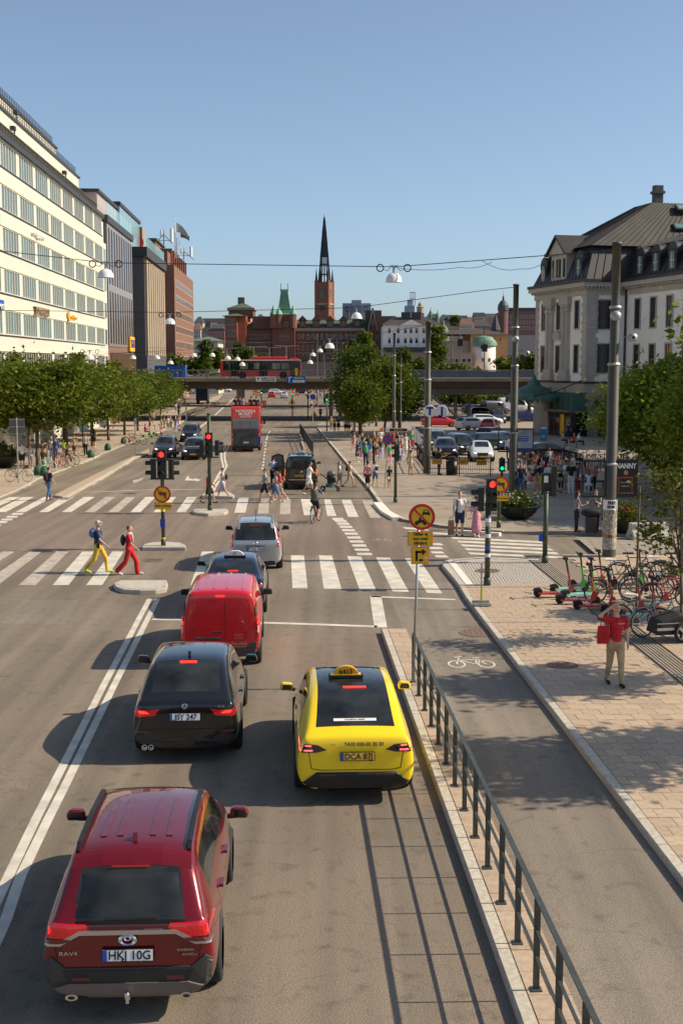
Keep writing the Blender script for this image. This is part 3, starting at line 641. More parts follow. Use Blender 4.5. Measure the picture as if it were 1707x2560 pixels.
for j,(yy)in enumerate((-13.5,0)):
 for k in range(21):
  z=zs+.3+k*.455;L_=1.3 if k%2 else 1.0
  if j==0:q=MB().bx(-.07,L_,-13.6,-13.5+L_*.9,z,z+.43)
  else:q=MB().bx(-.07,.3,-L_*.7,.08,z,z+.43)
  q.build('quoin_stone',M_STG,ST)
def win(x,y,z,w_,h_,face='x'):
 o=MB();
 f=MB().bx(-.10,.02,-w_/2-.16,w_/2+.16,-.12,0).bx(-.10,.02,-w_/2-.16,-w_/2,0,h_+.14).bx(-.10,.02,w_/2,w_/2+.16,0,h_+.14).bx(-.10,.02,-w_/2,w_/2,h_,h_+.14).build('window',M_STG,ST)
 f.location=(x,y,z)
 if face=='y':f.rotation_euler=(0,0,pi/2)
 MB().bx(-.015,.01,-w_/2,w_/2,0,h_).build('pane',M_WIN2,f)
 s_=MB().bx(-.045,-.015,-.03,.03,0,h_).bx(-.045,-.015,-w_/2,w_/2,h_*.66,h_*.66+.05).bx(-.045,-.015,-w_/2,-w_/2+.06,0,h_).bx(-.045,-.015,w_/2-.06,w_/2,0,h_).bx(-.045,-.015,-w_/2,w_/2,0,.06);s_.build('sash',mat('maroon_frame',(.05,.025,.025),.6),f)
 return f
for y in(-2.3,-6.4,-11.2):
 win(0,y,5.9,1.05,2.9);win(0,y,10.6,1.0,2.9)
for x in(2.2,):win(x,-13.5,5.9,1.9,3.0,'y');win(x,-13.5,10.5,1.9,3.0,'y')
for k in range(7):
 y=-16.6-k*3.35;win(4.3,y,5.9,1.1,2.9);win(4.3,y,10.5,1.1,3.0)
MB().cyl((4.15,-14.1,zs),(4.15,-14.1,zc+.3),.12).build('drainpipe',M_ROOFD,ST)
for y in(-4.3,-8.6):
 for dy in(-.5,.5):
  p=MB().cyl((-.12,y+dy,6.2),(-.12,y+dy,12.5),.36,.32,14).bx(-.5,.1,y+dy-.5,y+dy+.5,5.6,6.2).bx(-.45,.1,y+dy-.45,y+dy+.45,12.5,12.8)
  p.lathe([(.34,12.8),(.5,13.0),(.42,13.2)],12,(-.12,y+dy,0));p.build('pilaster',M_STG,ST)
 MB().bx(-.55,.05,y-1.15,y+1.15,13.2,zc-.55).build('entablature_block',M_STG,ST);MB().bx(-.6,.05,y-1.2,y+1.2,zs+.25,5.6).build('pedestal',M_STG,ST)
MB().prism([(-7.4,9.5),(-5.4,9.5),(-5.5,10),(-5.9,10.35),(-6.4,10.5),(-6.9,10.35),(-7.3,10)],-.35,0,ax='x').build('arched_pediment',M_STG,ST)
def frustum(name,x0,x1,y0,y1,z0,X0,X1,Y0,Y1,z1,m,seams=0):
 q=MB().add([(x0,y0,z0),(x1,y0,z0),(x1,y1,z0),(x0,y1,z0),(X0,Y0,z1),(X1,Y0,z1),(X1,Y1,z1),(X0,Y1,z1)],[(0,1,5,4),(1,2,6,5),(2,3,7,6),(3,0,4,7),(4,5,6,7)])
 o=q.build(name,m,ST)
 if seams:
  s=MB()
  def seam(a,b,A,B):
   n=max(1,int((Vector(b)-Vector(a)).length/seams))
   for k in range(n+1):
    t=k/n;s.bar(Vector(a).lerp(Vector(b),t),Vector(A).lerp(Vector(B),t),.07,.1)
  seam((x0,y0,z0),(x0,y1,z0),(X0,Y0,z1),(X0,Y1,z1));seam((x0,y0,z0),(x1,y0,z0),(X0,Y0,z1),(X1,Y0,z1));r=s.build('roof_seams',m,o);r['kind']='stuff'
 return o
zr=zc+1.05
frustum('mansard_roof',-.3,20,-13.8,.3,zr,1.2,18.5,-12.3,-1.2,zr+3.6,M_ROOFD,.9)
frustum('roof',0.6,24,-12.9,-.6,zr+3.6,9.6,21.0,-9,-5,zr+8.7,M_ROOF,.8)
frustum('mansard_roof',4.3,22,-40,-12.5,zr,5.8,20,-40,-12.5,zr+3.3,M_ROOFD,.9)
frustum('roof',5.6,22,-40,-11,zr+3.3,12.,14,-40,-8,zr+5.2,M_ROOFD,.8)
dm=MB().bx(-.15,4,-8.4,-4.4,zr-.1,zr+3.1).build('gable_dormer',M_STG,ST)
MB().prism([(-9.0,zr+3.1),(-3.8,zr+3.1),(-6.4,zr+5.0)],-.4,5.4,ax='x').build('dormer_gable',M_STG,dm)
MB().add([(-.7,-9.3,zr+3.05),(-.7,-6.4,zr+5.25),(-.7,-3.5,zr+3.05),(6,-9.3,zr+3.05),(6,-6.4,zr+5.25),(6,-3.5,zr+3.05),(-.7,-9.1,zr+2.85),(-.7,-6.4,zr+5.0),(-.7,-3.7,zr+2.85)],[(0,1,4,3),(1,2,5,4),(0,6,7,1),(1,7,8,2)]).build('dormer_roof',M_ROOF,dm)
for y in(-7.9,-6.75,-6.05,-4.9):MB().bx(-.2,-.1,y-.22,y+.22,zr+.6,zr+2.6).build('dormer_window',M_WIN2,dm)
def dormer(x,y,z,m=None):
 d=MB().bx(x-.5,x+2.2,y-.75,y+.75,z,z+2.1).build('dormer',M_ROOFD,ST)
 MB().lathe([(0,-.5),(.95,-.5),(.95,1.8),(0,1.8)],16,(x,y,z+1.9),ax='x').build('dormer_hood',M_ROOFD,d);MB().bx(x-.56,x-.5,y-.45,y+.45,z+.2,z+1.9).build('pane',M_WIN,d)
 MB().bx(x-.6,x-.56,y-.04,y+.04,z+.2,z+1.9).bx(x-.6,x-.56,y-.45,y+.45,z+1.0,z+1.06).build('glazing_bar',M_FRM,d)
for k in range(7):dormer(4.9,-16.6-k*3.35,zr+.3)
dormer(.5,-1.9,zr+.3);dormer(.5,-11.3,zr+.3)
def chimney(x,y,z0,z1,w_=1.1):MB().bx(x-w_,x+w_,y-w_*.8,y+w_*.8,z0,z1).bx(x-w_-.15,x+w_+.15,y-w_*.8-.15,y+w_*.8+.15,z1-.9,z1-.6).build('chimney',M_ROOFD,ST)
chimney(10.4,-8.6,zr+6,zr+10.6,.48);chimney(12.6,-14.4,zr+3,zr+6.4,.4);chimney(16.5,-9.5,zr+7,zr+9.8,.5);chimney(18,-15,zr+3,zr+6.5,.8);chimney(23,-12,zr+5,zr+9,.7)
for x,y,z in((12.6,-9.9,zr+8.1),(11.6,-11.3,zr+5.9),(13.2,-11.3,zr+5.9)):
 MB().obx((x,y,z),(1.3,1.0,.25),Matrix.Rotation(.7,3,'X')).build('skylight',M_ROOFD,ST);MB().obx((x,y-.08,z+.12),(1.0,.75,.06),Matrix.Rotation(.7,3,'X')).build('skylight_glass',M_WIN,ST)
rc=MB()
for k in range(12):rc.bx(-.135,-.12,-13.6,-9.6,zb+.4+k*.52,zb+.44+k*.52);rc.bx(-.135,-.12,-3.2,.1,zb+.4+k*.52,zb+.44+k*.52)
rc.build('rustic_joints',M_STG,ST)['kind']='stuff'
MB().bx(-.5,-.12,-8.9,-7.8,zb,4.2).bx(-.5,-.12,-5.0,-3.9,zb,4.2).build('portal_pier',M_STG,ST);MB().bx(-.2,-.12,-7.8,-5.0,zb,3.2).build('entrance_door',M_DKM,ST)
gl=MB().bx(-2.0,-.12,-14.5,-8.95,-.9,1.7).build('shopfront',M_DGL,ST)
for k in range(5):MB().bx(-2.06,-2.0,-14.5+k*1.36,-14.42+k*1.36,-.9,3.6).build('mullion',M_STEEL,ST)
MB().bx(-2.6,-.12,-15,-8.7,1.75,2.0).build('shop_canopy',M_STEEL,ST);MB().bx(-1.6,-.13,-14.5,-9,2.0,3.8).build('glass_canopy',mat('green_glass',(.05,.12,.11),.1),ST)
MB().bx(1.5,4.1,-21,-13.7,-.9,2.2).build('shopfront',M_DGL,ST)
MB().bx(-2.09,-2.0,-12.9,-12.0,-.7,1.5).build('yellow_poster',M_YEL,ST)
cp=thing('entrance_canopy','ornate green copper canopy hung on chains over the station entrance','canopy',ST.matrix_basis@Vector((-2.8,-6.4,2.9)),RZ2)
M_COP=mat('green_copper_dark',(.035,.10,.07),.5,var=(2,.3));M_COPL=mat('green_copper',(.16,.36,.25),.7,var=(.8,.15))
MB().lathe([(4.6,0),(4.5,.35),(3.0,.75),(2.3,1.25),(1.1,1.6),(.9,2.0),(.35,2.25),(.3,2.5),(0,2.9)],20).build('copper_roof',M_COP,cp).scale=(.62,1,1)
fx=MB()
for k in range(40):
 a=k/40*2*pi;fx.bx(2.8*cos(a)-.05,2.8*cos(a)+.05,4.5*sin(a)-.05,4.5*sin(a)+.05,-.35,.05)
fx.build('fringe',M_COP,cp)['kind']='stuff'
for y0,y1 in((-3.5,-6.5),(3.5,6.5)):MB().tube([(-1.5,y0,.5),(.5,(y0+y1)/2,1.0),(2.7,y1,2.2)],.06,5).build('chain_bracket',M_BLACK,cp)
# ======== STREET BRIDGE
BZ=4.6;BY=183.
br=thing('road_bridge','flat concrete road bridge with steel railings crossing over the street','bridge',(0,BY,0))
M_BR=mat('bridge_concrete',(.20,.165,.125),.85,var=(.25,.2));M_BRU=mat('bridge_girder',(.085,.068,.052),.8,var=(.3,.15))
dk=MB().bx(-70,60,0,20,BZ-.35,BZ).bx(-70,60,-.3,.25,BZ-.35,BZ+.15);dk.build('deck',M_BR,br)
MB().bx(-70,60,1.2,18.8,BZ-1.45,BZ-.35).build('girder',M_BRU,br);MB().bx(10,60,.8,19,BZ-2.3,BZ-1.45).build('girder',M_BRU,br)
def fence_bars(name,x0,x1,y,z,h,root,m,step=.5,posts=3.2,panel=None):
 q=MB();x=x0
 while x<x1:q.bx(x,x+.03,y,y+.03,z,z+h);x+=step
 o=q.build('baluster',m,root);o['kind']='stuff'
 x=x0;pmesh=MB().bx(-.05,.05,-.05,.05,0,h+.1).mesh('post',m)
 while x<x1:inst(pmesh,'post',root,(x,y,z));x+=posts
 MB().bx(x0,x1,y-.05,y+.05,z+h,z+h+.08).build('handrail',m,root)
 if panel:MB().bx(x0,x1,y+.08,y+.1,z+.1,z+h-.1).build('mesh_panel',panel,root)
fence_bars('r',-40,38,.0,BZ+.15,1.05,br,M_STEEL,.45,3.4)
MB().bx(7,38,.25,.3,BZ+.2,BZ+1.15).build('mesh_panel',mat('blue_grey_panel',(.10,.13,.18),.6),br)
fence_bars('r',-40,38,19.8,BZ+.15,1.0,br,M_GALV,.8,3.4)
for x in(-33,40):MB().bx(x-.5,x+.5,3,17,-1.7,BZ-1.4).build('pier',M_BR,br)
b2=thing('road_bridge','second lower bridge behind the first, seen only as a dark strip beneath it','bridge',(0,243,0))
MB().bx(-70,70,0,12,3.4,4.3).build('deck',M_BRU,b2)
for x in(-20,12,30):MB().bx(x-.5,x+.5,2,10,-1.7,3.4).build('pier',M_BR,b2)
st=thing('stairway','steel stairway climbing from the plaza up to the bridge','stairs',(9.8,181,0))
for k in range(20):MB().bx(-.0+k*.38,.38+k*.38,-1.8,-.4,4.6-k*.3,4.66-k*.3).build('step',M_BR,st)
MB().bar((0,-1.85,4.5),(7.6,-1.85,-1.3),.08,.3).bar((0,-.35,4.5),(7.6,-.35,-1.3),.08,.3).build('stringer',M_STEEL,st)
q=MB()
for k in range(26):q.cyl((k*.3,-1.85,4.5-k*.23),(k*.3,-1.85,5.6-k*.23),.025,n=4)
q.build('baluster',M_STEEL,st)['kind']='stuff';MB().bar((0,-1.85,5.6),(7.6,-1.85,-.2),.06,.06).build('handrail',M_STEEL,st)
def board(u0,v0,u1,v1,y,label,base,border=None):
 a=V(u0,v1,y);b=V(u1,v0,y);t=thing('direction_sign',label,'sign',(a.x,y,a.z));w_,h_=b.x-a.x,b.z-a.z
 MB().bx(0,w_,-.06,0,0,h_).build('sign_board',base,t);return t,w_,h_
t,w_,h_=board(640,942,690,954,BY-.45,'white direction sign with black arrow and two place names on the bridge edge',M_WHITE)
text('GAMLA STAN',.36,'sign_text',M_INK,t,(w_*.61,-.07,h_*.72),sx=.95,bold=.01);text('TEGELBACKEN',.36,'sign_text',M_INK,t,(w_*.61,-.07,h_*.28),sx=.85,bold=.01)
MB().bx(.28,.38,-.09,-.06,.1,.5).prism([(.15,.4),(.51,.4),(.33,.65)],-.09,-.06).build('arrow',M_INK,t)
t,w_,h_=board(717,940,763,958,BY-.45,'blue direction sign with turning arrow and white and green panels on the bridge edge',M_BLUE)
MB().bx(.9,w_-.1,-.09,-.06,h_*.5,h_-.1).build('green_panel',mat('sign_green_dark',(.0,.22,.12),.5),t);MB().bx(.9,w_-.1,-.09,-.06,.12,h_*.44).build('white_panel',M_WHITE,t)
text('E4 E20 E18',.34,'sign_text',M_WHITE,t,(w_*.65,-.1,h_*.72),sx=.8);text('SÖDERMALM',.3,'sign_text',M_BLUE,t,(w_*.65,-.1,h_*.27),sx=.8)
MB().bx(.3,.42,-.09,-.06,.15,.8).bx(.3,.75,-.09,-.06,.8,.9).build('arrow',M_WHITE,t)
def plate(u,v0,v1,y,label,disc=False):
 a=V(u,v1,y);b=V(u,v0,y);t=thing('road_sign',label,'sign',a);h_=b.z-a.z
 if disc:MB().lathe([(0,0),(h_/2,0),(h_/2,-.05),(0,-.05)],20,(0,0,h_/2),ax='y').build('sign_disc',M_YEL,t);MB().lathe([(h_/2*.75,-.06),(h_/2,-.06)],20,(0,0,h_/2),ax='y').build('sign_ring',M_RED,t)
 else:
  MB().bx(-h_*.2,h_*.2,-.05,0,h_*.4,h_).bx(-h_*.17,h_*.17,-.05,0,0,h_*.36).build('sign_plate',M_YEL,t);text('50',h_*.3,'sign_text',M_INK,t,(0,-.06,h_*.7))
plate(741,921,939,BY-.2,'yellow double sign plate at the railing in front of the red bus');plate(857,928,939,BY-.2,'round yellow and red prohibition sign on the bridge railing',True)
for x in(-1.6,-.2,1.2,9,17,19,26,28):MB().cyl((x,4,-1.7),(x,4,BZ-1.4),.28).build('pier',M_BR,br)
# ======== FAR SKYLINE: each building at its own distance and real size
def pbx(u0,u1,v0,y,dep,v1=None,mb=None,m=0):
 a=V(u0,v0,y);b=V(u1,v0,y);z0=-6 if v1 is None else V(u0,v1,y).z
 return(mb or MB()).bx(a.x,b.x,y,y+dep,z0,a.z,m),a.x,b.x,a.z
def gable_roof(mb,x0,x1,y0,y1,z0,z1,ax='x',inset=0,m=0):
 """ridge along ax"""
 if ax=='x':
  ym=(y0+y1)/2;return mb.add([(x0,y0,z0),(x1,y0,z0),(x1,y1,z0),(x0,y1,z0),(x0+inset,ym,z1),(x1-inset,ym,z1)],[(0,1,5,4),(2,3,4,5),(0,4,3),(1,2,5),(0,3,2,1)],m)
 xm=(x0+x1)/2;return mb.add([(x0,y0,z0),(x1,y0,z0),(x1,y1,z0),(x0,y1,z0),(xm,y0+inset,z1),(xm,y1-inset,z1)],[(0,4,5,3),(1,2,5,4),(0,1,4),(2,3,5),(0,3,2,1)],m)
def bld(name,label,cat='building'):return thing(name,label,cat,(0,0,0))
def win_grid(root,y,us,vs,wpx,hpx,m=M_WIN2,frame=None,arch=False):
 """windows at pixel columns and rows on a wall at depth y; each its own part, mesh shared"""
 k=y/F_;w_=wpx*k/2;h_=hpx*k
 fm=MB().bx(-w_-.12,w_+.12,-.10,.02,-.15,0).bx(-w_-.12,-w_,-.1,.02,0,h_).bx(w_,w_+.12,-.1,.02,0,h_).bx(-w_-.12,w_+.12,-.1,.02,h_,h_+.15)
 if arch:fm.lathe([(w_*1.05,-.12),(w_*1.35,-.12),(w_*1.35,.0)],14,(0,0,h_+.1),ax='y')
 fm=fm.mesh('window',frame or M_STG);pm=MB().bx(-w_,w_,-.04,0,0,h_).bx(-.03,.03,-.07,-.04,0,h_).mesh('pane',m)
 for v in vs:
  for u in us:
   p=V(u,v,y);f=inst(fm,'window',root,(p.x,y,p.z));inst(pm,'pane',f,(0,0,0))
NB=mat('dark_red_brick',(.21,.085,.058),.88,var=(.15,.14));NB2=mat('brick_dull',(.15,.08,.06),.88,var=(.2,.14));NB_LIT=mat('brick_sunlit',(.42,.13,.06),.85,var=(.2,.08))  # brighter orange copy puts the sunlit side into the brick colour
GRN=mat('moss_green_roof',(.085,.11,.06),.7,var=(.2,.2));CUP=mat('verdigris',(.075,.20,.125),.65,var=(.3,.15));CUPL=mat('light_verdigris',(.22,.44,.30),.7,var=(.5,.12))
M_STT=mat('sandstone_trim',(.36,.27,.20),.8)
Y=470.;nb=bld('publishing_house','long dark red brick publishing house with green roofs, corner tower and gable')
m_,x0,x1,z=pbx(614,683,824,Y,30);m_.build('wall',NB2,nb);gable_roof(MB(),x0-.5,x1,Y-.5,Y+24,z,V(640,782,Y).z,inset=5).build('roof',GRN,nb)
m_,x0,x1,z=pbx(737,913,824,Y,30);m_.build('wall',NB,nb);gable_roof(MB(),x0,x1,Y-.6,Y+24,z,V(640,797,Y).z).build('roof',GRN,nb)
a=V(737,828,Y);b=V(913,828,Y);MB().bx(a.x,b.x,Y-.7,Y,a.z,a.z+1.2).build('cornice',M_STT,nb)
for v in(858,884):
 a=V(614,v,Y);b=V(913,v,Y);MB().bx(a.x,b.x,Y-.4,Y,a.z,a.z+.4).build('band',M_STT,nb)
m_,x0,x1,z=pbx(681,737,786,Y-4,20);m_.build('tower_wall',NB,nb)
tc=((x0+x1)/2,Y+3.5);s0=(x1-x0)/2
q=MB();rings=[]
for v,hw in((786,23),(782,19),(775,16.5),(765,14),(750,11.5),(738,10),(727,8.3)):
 h_=hw*Y/F_;zz_=V(709,v,Y).z;rings.append((h_,zz_))
vs=[(tc[0]+a*h_,tc[1]+b*h_,zz_)for h_,zz_ in rings for a,b in((-1,-1),(1,-1),(1,1),(-1,1))]
fs=[(j*4+i,j*4+(i+1)%4,j*4+4+(i+1)%4,j*4+4+i)for j in range(len(rings)-1)for i in range(4)]+[tuple(range(len(vs)-4,len(vs)))]
q.add(vs,fs).build('tower_roof',CUP,nb);h_,zz_=rings[-1];MB().bx(tc[0]-h_-.3,tc[0]+h_+.3,tc[1]-h_,tc[1]+h_,zz_,zz_+.7).build('tower_cap',CUPL,nb)
for dx in(-1,1):MB().cyl((tc[0]+dx*h_,tc[1],zz_),(tc[0]+dx*h_,tc[1],zz_+3),.12,n=5).build('finial',M_DKM,nb)
for u,vv in((684,762),(697,768),(733,762)):
 p=V(u,786,Y-5);q=V(u,vv,Y-5);MB().cyl((p.x,p.y,p.z-5),(p.x,p.y,p.z),1.3,n=8).build('turret',NB,nb);MB().cyl((p.x,p.y,p.z),(p.x,p.y,q.z),1.5,.05,8).build('turret_spire',CUPL,nb)
m_,x0,x1,z=pbx(913,956,826,Y-3,26);m_.build('gable_wall',NB,nb)
zt_=V(930,774,Y-3).z;MB().bx(x0+.2,x1-.2,Y+3,Y+20,z,zt_).build('gable_roof',GRN,nb)
q=MB().prism([(x0+1.5,z),(x1-2.5,z),((x0+x1)/2-.5,V(930,772,Y-3).z)],Y-3,Y+3);q.build('gable',NB,nb)
for s_ in(-1,1):MB().bar(((x0+x1)/2-.5,Y-3.2,zt_+.6),((x0+x1)/2-.5+s_*((x1-x0)/2-1.5),Y-3.2,z),.5,.8).build('gable_coping',M_STT,nb)
win_grid(nb,Y,[622+k*8.3 for k in range(7)],(846,872,893),3.4,9,frame=M_STT);win_grid(nb,Y,[745+k*12 for k in range(14)],(846,875,897),4.5,10,frame=M_STT,arch=True)
win_grid(nb,Y-4,(703,711,719),(816,850),4,10,frame=M_STT,arch=True);win_grid(nb,Y-3,(926,942),(850,876),4.5,10,frame=M_STT);win_grid(nb,Y-3,(932,),(812,),5,12,frame=M_STT,arch=True)
for u in(756,790,825,858,893):
 p=V(u,818,Y-.2);d=MB().bx(p.x-1.3,p.x+1.3,Y+1,Y+6,p.z,p.z+2.6);gable_roof(d,p.x-1.8,p.x+1.8,Y+.6,Y+7,p.z+2.6,p.z+4.4,'y');d.build('dormer',NB2,nb);MB().bx(p.x-.7,p.x+.7,Y+.9,Y+1,p.z+.5,p.z+2.3).build('dormer_window',M_WIN2,nb)
for u in(637,648,659,670,681):p=V(u,822,Y);MB().bx(p.x-.8,p.x+.8,Y-.5,Y+5,p.z,p.z+4.6).build('stepped_dormer',NB2,nb)
for i,ch in enumerate('NORSTEDTS'):p=V(755+i*16.2,844,Y-1.2);text(ch,2.5,'letter',mat('dull_letter',(.30,.27,.25),.6),nb,p,ext=.1)
nl=bld('brick_warehouse','dark brick building with flat turret and side wall coloured sunlit orange, left of the publishing house')
m_,x0,x1,z=pbx(562,592,790,Y-6,30);m_.build('wall',NB,nl);pbx(592,615,790,Y-2,28)[0].build('side_wall',NB_LIT,nl);gable_roof(MB(),x0-1,V(616,790,Y).x,Y-7,Y+22,z,V(590,781,Y).z,inset=4).build('roof',GRN,nl)
a=V(568,773,Y);b=V(630,773,Y);MB().bx(a.x,b.x,Y+6,Y+20,z,a.z).build('turret_wall',NB2,nl);MB().bx(a.x-.6,b.x+.6,Y+5.5,Y+20.5,a.z,a.z+.8).build('turret_cornice',M_STT,nl);gable_roof(MB(),a.x,b.x,Y+5,Y+21,a.z+.8,a.z+3,inset=5).build('turret_roof',GRN,nl);MB().bx(a.x+3,a.x+5.5,Y+12,Y+14,a.z+2,a.z+5).build('chimney',GRN,nl)
win_grid(nl,Y-6,(568,576,584),(812,840,868,893),3.2,14)
CY_=640.;ch=bld('church','tall brick church tower with slender black openwork iron spire and four pinnacles','church');BRC=mat('church_brick',(.235,.098,.062),.85,var=(.2,.1))
c=V(811,800,CY_+5);k=CY_/F_
def tower(u0,u1,v0,v1,name,m,rot=.35):
 h_=(u1-u0)*k/2/(cos(rot)+sin(rot));a=V(811,v1,CY_).z;b=V(811,v0,CY_).z;o=MB().bx(-h_,h_,-h_,h_,a,b).build(name,m,ch);o.location=(c.x,c.y,0);o.rotation_euler=(0,0,-rot);return h_,a,b
h1,a1,b1=tower(787,836,795,900,'tower_base',BRC);h2,a2,b2_=tower(790,834,704,795,'tower',BRC);tower(788,836,758,761,'cornice',CUPL);tower(785,838,792,800,'base_band',BRC)
for i,(lx,lz,ww,hh)in enumerate(((0,730,7,28),(0,790,3,10))):
 for fz in(0,pi/2):
  o=MB().bx(-ww*k/2,ww*k/2,-h2-.08,-h2+.02,V(0,lz+hh*.5,CY_).z,V(0,lz-hh*.2,CY_).z).lathe([(0,-h2-.08),(ww*k/2,-h2-.08)],14,(0,0,V(0,lz-hh*.2,CY_).z),ax='y').build('belfry_window',M_WIN2,ch);o.location=(c.x,c.y,0);o.rotation_euler=(0,0,-.35+fz)
o=MB().lathe([(0,-h2-.3),(1.35,-h2-.3),(1.35,-h2),(0,-h2)],18,(0,0,V(0,771,CY_).z),ax='y').build('clock',M_DKM,ch);o.location=(c.x,c.y,0);o.rotation_euler=(0,0,-.35)
SPI=mat('cast_iron',(.018,.02,.028),.5);prof=[(711,15.2),(690,13.3),(663,10.6),(640,9.2),(610,6.7),(580,4.3),(555,1.9),(540,.4)]
q=MB()
for i in range(12):
 an=i/12*2*pi
 for j in range(len(prof)-1):
  P=[(c.x+cos(an)*w_*k,c.y+sin(an)*w_*k,V(0,v,CY_).z)for v,w_ in prof[j:j+2]];q.cyl(P[0],P[1],.5,.4,4,cap=False)
for t in range(26):
 v=711-t*6.4
 for j in range(len(prof)-1):
  if prof[j][0]>=v>prof[j+1][0]:
   f=(prof[j][0]-v)/(prof[j][0]-prof[j+1][0]);w_=prof[j][1]+(prof[j+1][1]-prof[j][1])*f
   if t%4==0 or t>10:q.lathe([(w_*k,V(0,v,CY_).z),(w_*k*.97,V(0,v-2,CY_).z),(w_*k*.8,V(0,v,CY_).z)],12,(c.x,c.y,0))
q.cyl((c.x,c.y,V(0,640,CY_).z),(c.x,c.y,V(0,548,CY_).z),7.5*k,.1,10);q.build('spire',SPI,ch);MB().cyl((c.x,c.y,V(0,545,CY_).z),(c.x,c.y,V(0,530,CY_).z),.2,.05,5).build('cross_finial',SPI,ch)
for sx in(-1,1):
 for sy in(-1,1):
  px_=Vector((sx*h2*.9,sy*h2*.9,0));px_.rotate(Matrix.Rotation(-.35,3,'Z'));MB().cyl((c.x+px_.x,c.y+px_.y,V(0,704,CY_).z),(c.x+px_.x,c.y+px_.y,V(0,669,CY_).z),.8,.04,6).build('pinnacle',SPI,ch);MB().cyl((c.x+px_.x,c.y+px_.y,a1),(c.x+px_.x,c.y+px_.y,V(0,700,CY_).z),1.0,n=6).build('buttress',BRC,ch)
Y=430.;wp_=bld('white_palace','white classical palace with dark hipped roof, pediment and three rows of windows');WP=mat('palace_white',(.85,.80,.76),.8,var=(.2,.04))
m_,x0,x1,z=pbx(958,1100,812,Y,24);m_.build('wall',WP,wp_);gable_roof(MB(),x0-.7,x1+.7,Y-.8,Y+24,z,V(0,789,Y).z,inset=5).build('roof',mat('palace_roof',(.05,.038,.034),.7),wp_)
a=V(1001,812,Y-.9);b=V(1054,812,Y);MB().prism([(a.x,a.z),(b.x,a.z),((a.x+b.x)/2,V(0,799,Y).z)],Y-1.2,Y+3).build('pediment',WP,wp_)
win_grid(wp_,Y,(973,995,1013,1027,1041,1059,1081),(833,858),6.2,12,M_WIN2,M_FRM,True);win_grid(wp_,Y,(1013,1027,1041,1059),(875,),6.2,7,M_WIN2,M_FRM,True)
a=V(958,836,Y);b=V(1100,836,Y);MB().bx(a.x,b.x,Y-.25,Y,a.z,a.z+.3).build('band',WP,wp_)
for u in(967,1003,1050,1068,1090):a=V(u,880,Y);MB().bx(a.x-.3,a.x+.3,Y-.2,Y,-2,z).build('pilaster',WP,wp_)
for u in(1014,1040):p=V(u,795,Y+8);MB().bx(p.x-1.5,p.x+1.5,Y+7,Y+10,p.z-3,p.z+2).build('chimney',M_DKM,wp_)
dp=bld('dark_house','low dark roofed house between the brick gable and the white palace');pbx(948,990,790,455,14)[0].build('wall',NB2,dp);
wl=bld('quay_wall','long grey stone wall below the white palace','wall');pbx(958,1100,880,424,4)[0].build('wall_body',mat('grey_wall',(.25,.2,.17),.85),wl);a=V(958,880,424);b=V(1100,880,424);MB().bx(a.x,b.x,423.5,428,a.z,a.z+1.6).build('dark_fence',M_DKM,wl)
dc=bld('domed_church','pale church with green copper dome and two small lanterns right of the palace','church');p=V(1107,835,520);MB().lathe([(6,-20),(6,0),(5.6,.1),(5.2,3),(3.4,6),(1.6,7.2),(1.2,9),(1.5,9.2),(0,12)],16).build('dome',mat('dome_green',(.12,.16,.09),.7),dc,loc=p).scale=(.42,.42,.5)
for u,v in((1076,782),(1093,787)):q_=V(u,v,500);MB().cyl((q_.x,500,q_.z-12),(q_.x,500,q_.z-1),.7,n=8).lathe([(.9,-1),(.6,.3),(.2,.9),(.05,2.2)],8,q_).build('lantern_turret',CUP,dc)
MB().bx(p.x-3,p.x+4,510,525,-5,p.z-3).build('nave',mat('nave_cream',(.6,.52,.4),.8),dc)
Y=300.;rt=bld('round_tower','round white stone tower with flat cone green copper roof','tower');p=V(1212,925,Y);k=Y/F_
zt_=V(0,862,Y).z;MB().lathe([(31*k,p.z-5),(30*k,p.z+.5),(29*k,zt_),(0,zt_)],28,(p.x,Y+3,0)).build('wall',mat('lime_white',(.74,.66,.58),.85,var=(.4,.08)),rt,True)
MB().lathe([(33*k,zt_-.2),(32*k,zt_+.6),(20*k,zt_+1.9),(0,V(0,838,Y).z),(0,zt_+3.3)],28,(p.x,Y+3,0)).build('roof',mat('dull_verdigris',(.13,.25,.18),.7,var=(.5,.2)),rt);MB().cyl((p.x,Y+3,zt_+2),(p.x,Y+3,zt_+4.6),.15,n=5).build('finial',M_DKM,rt)
for a_,v in((-1.5,872),(-1.85,872),(-1.2,905),(-1.75,905)):o=MB().bx(-.35,.35,-29.6*k,-28.8*k,0,.9).build('window',M_WIN2,rt);o.location=(p.x,Y+3,V(0,v,Y).z);o.rotation_euler=(0,0,a_+pi/2)
yh=bld('ochre_house','ochre yellow house with dark hipped roof behind the round tower');m_,x0,x1,z=pbx(1176,1268,836,316,22);m_.build('wall',mat('ochre_render',(.58,.30,.12),.8,var=(.2,.05)),yh);gable_roof(MB(),V(1105,0,316).x,x1+.6,315,339,z,V(0,818,316).z,inset=7).build('roof',mat('brown_roof',(.06,.045,.035),.75),yh);pbx(1112,1176,852,317,18)[0].build('wing',M_STT,yh);win_grid(yh,316,(1185,1235,1250),(852,900),4,7)
ph=bld('pink_house','low pink stone railway side house with a row of arched windows');pbx(1094,1182,882,296,12)[0].build('wall',mat('pink_render',(.44,.29,.22),.8),ph);win_grid(ph,296,(1114,1129,1141,1159,1172),(905,924),7,8);p=V(1128,882,296);MB().prism([(p.x-2.6,p.z),(p.x+2.6,p.z),(p.x,p.z+2.4)],296,300).build('gable',M_STT,ph)
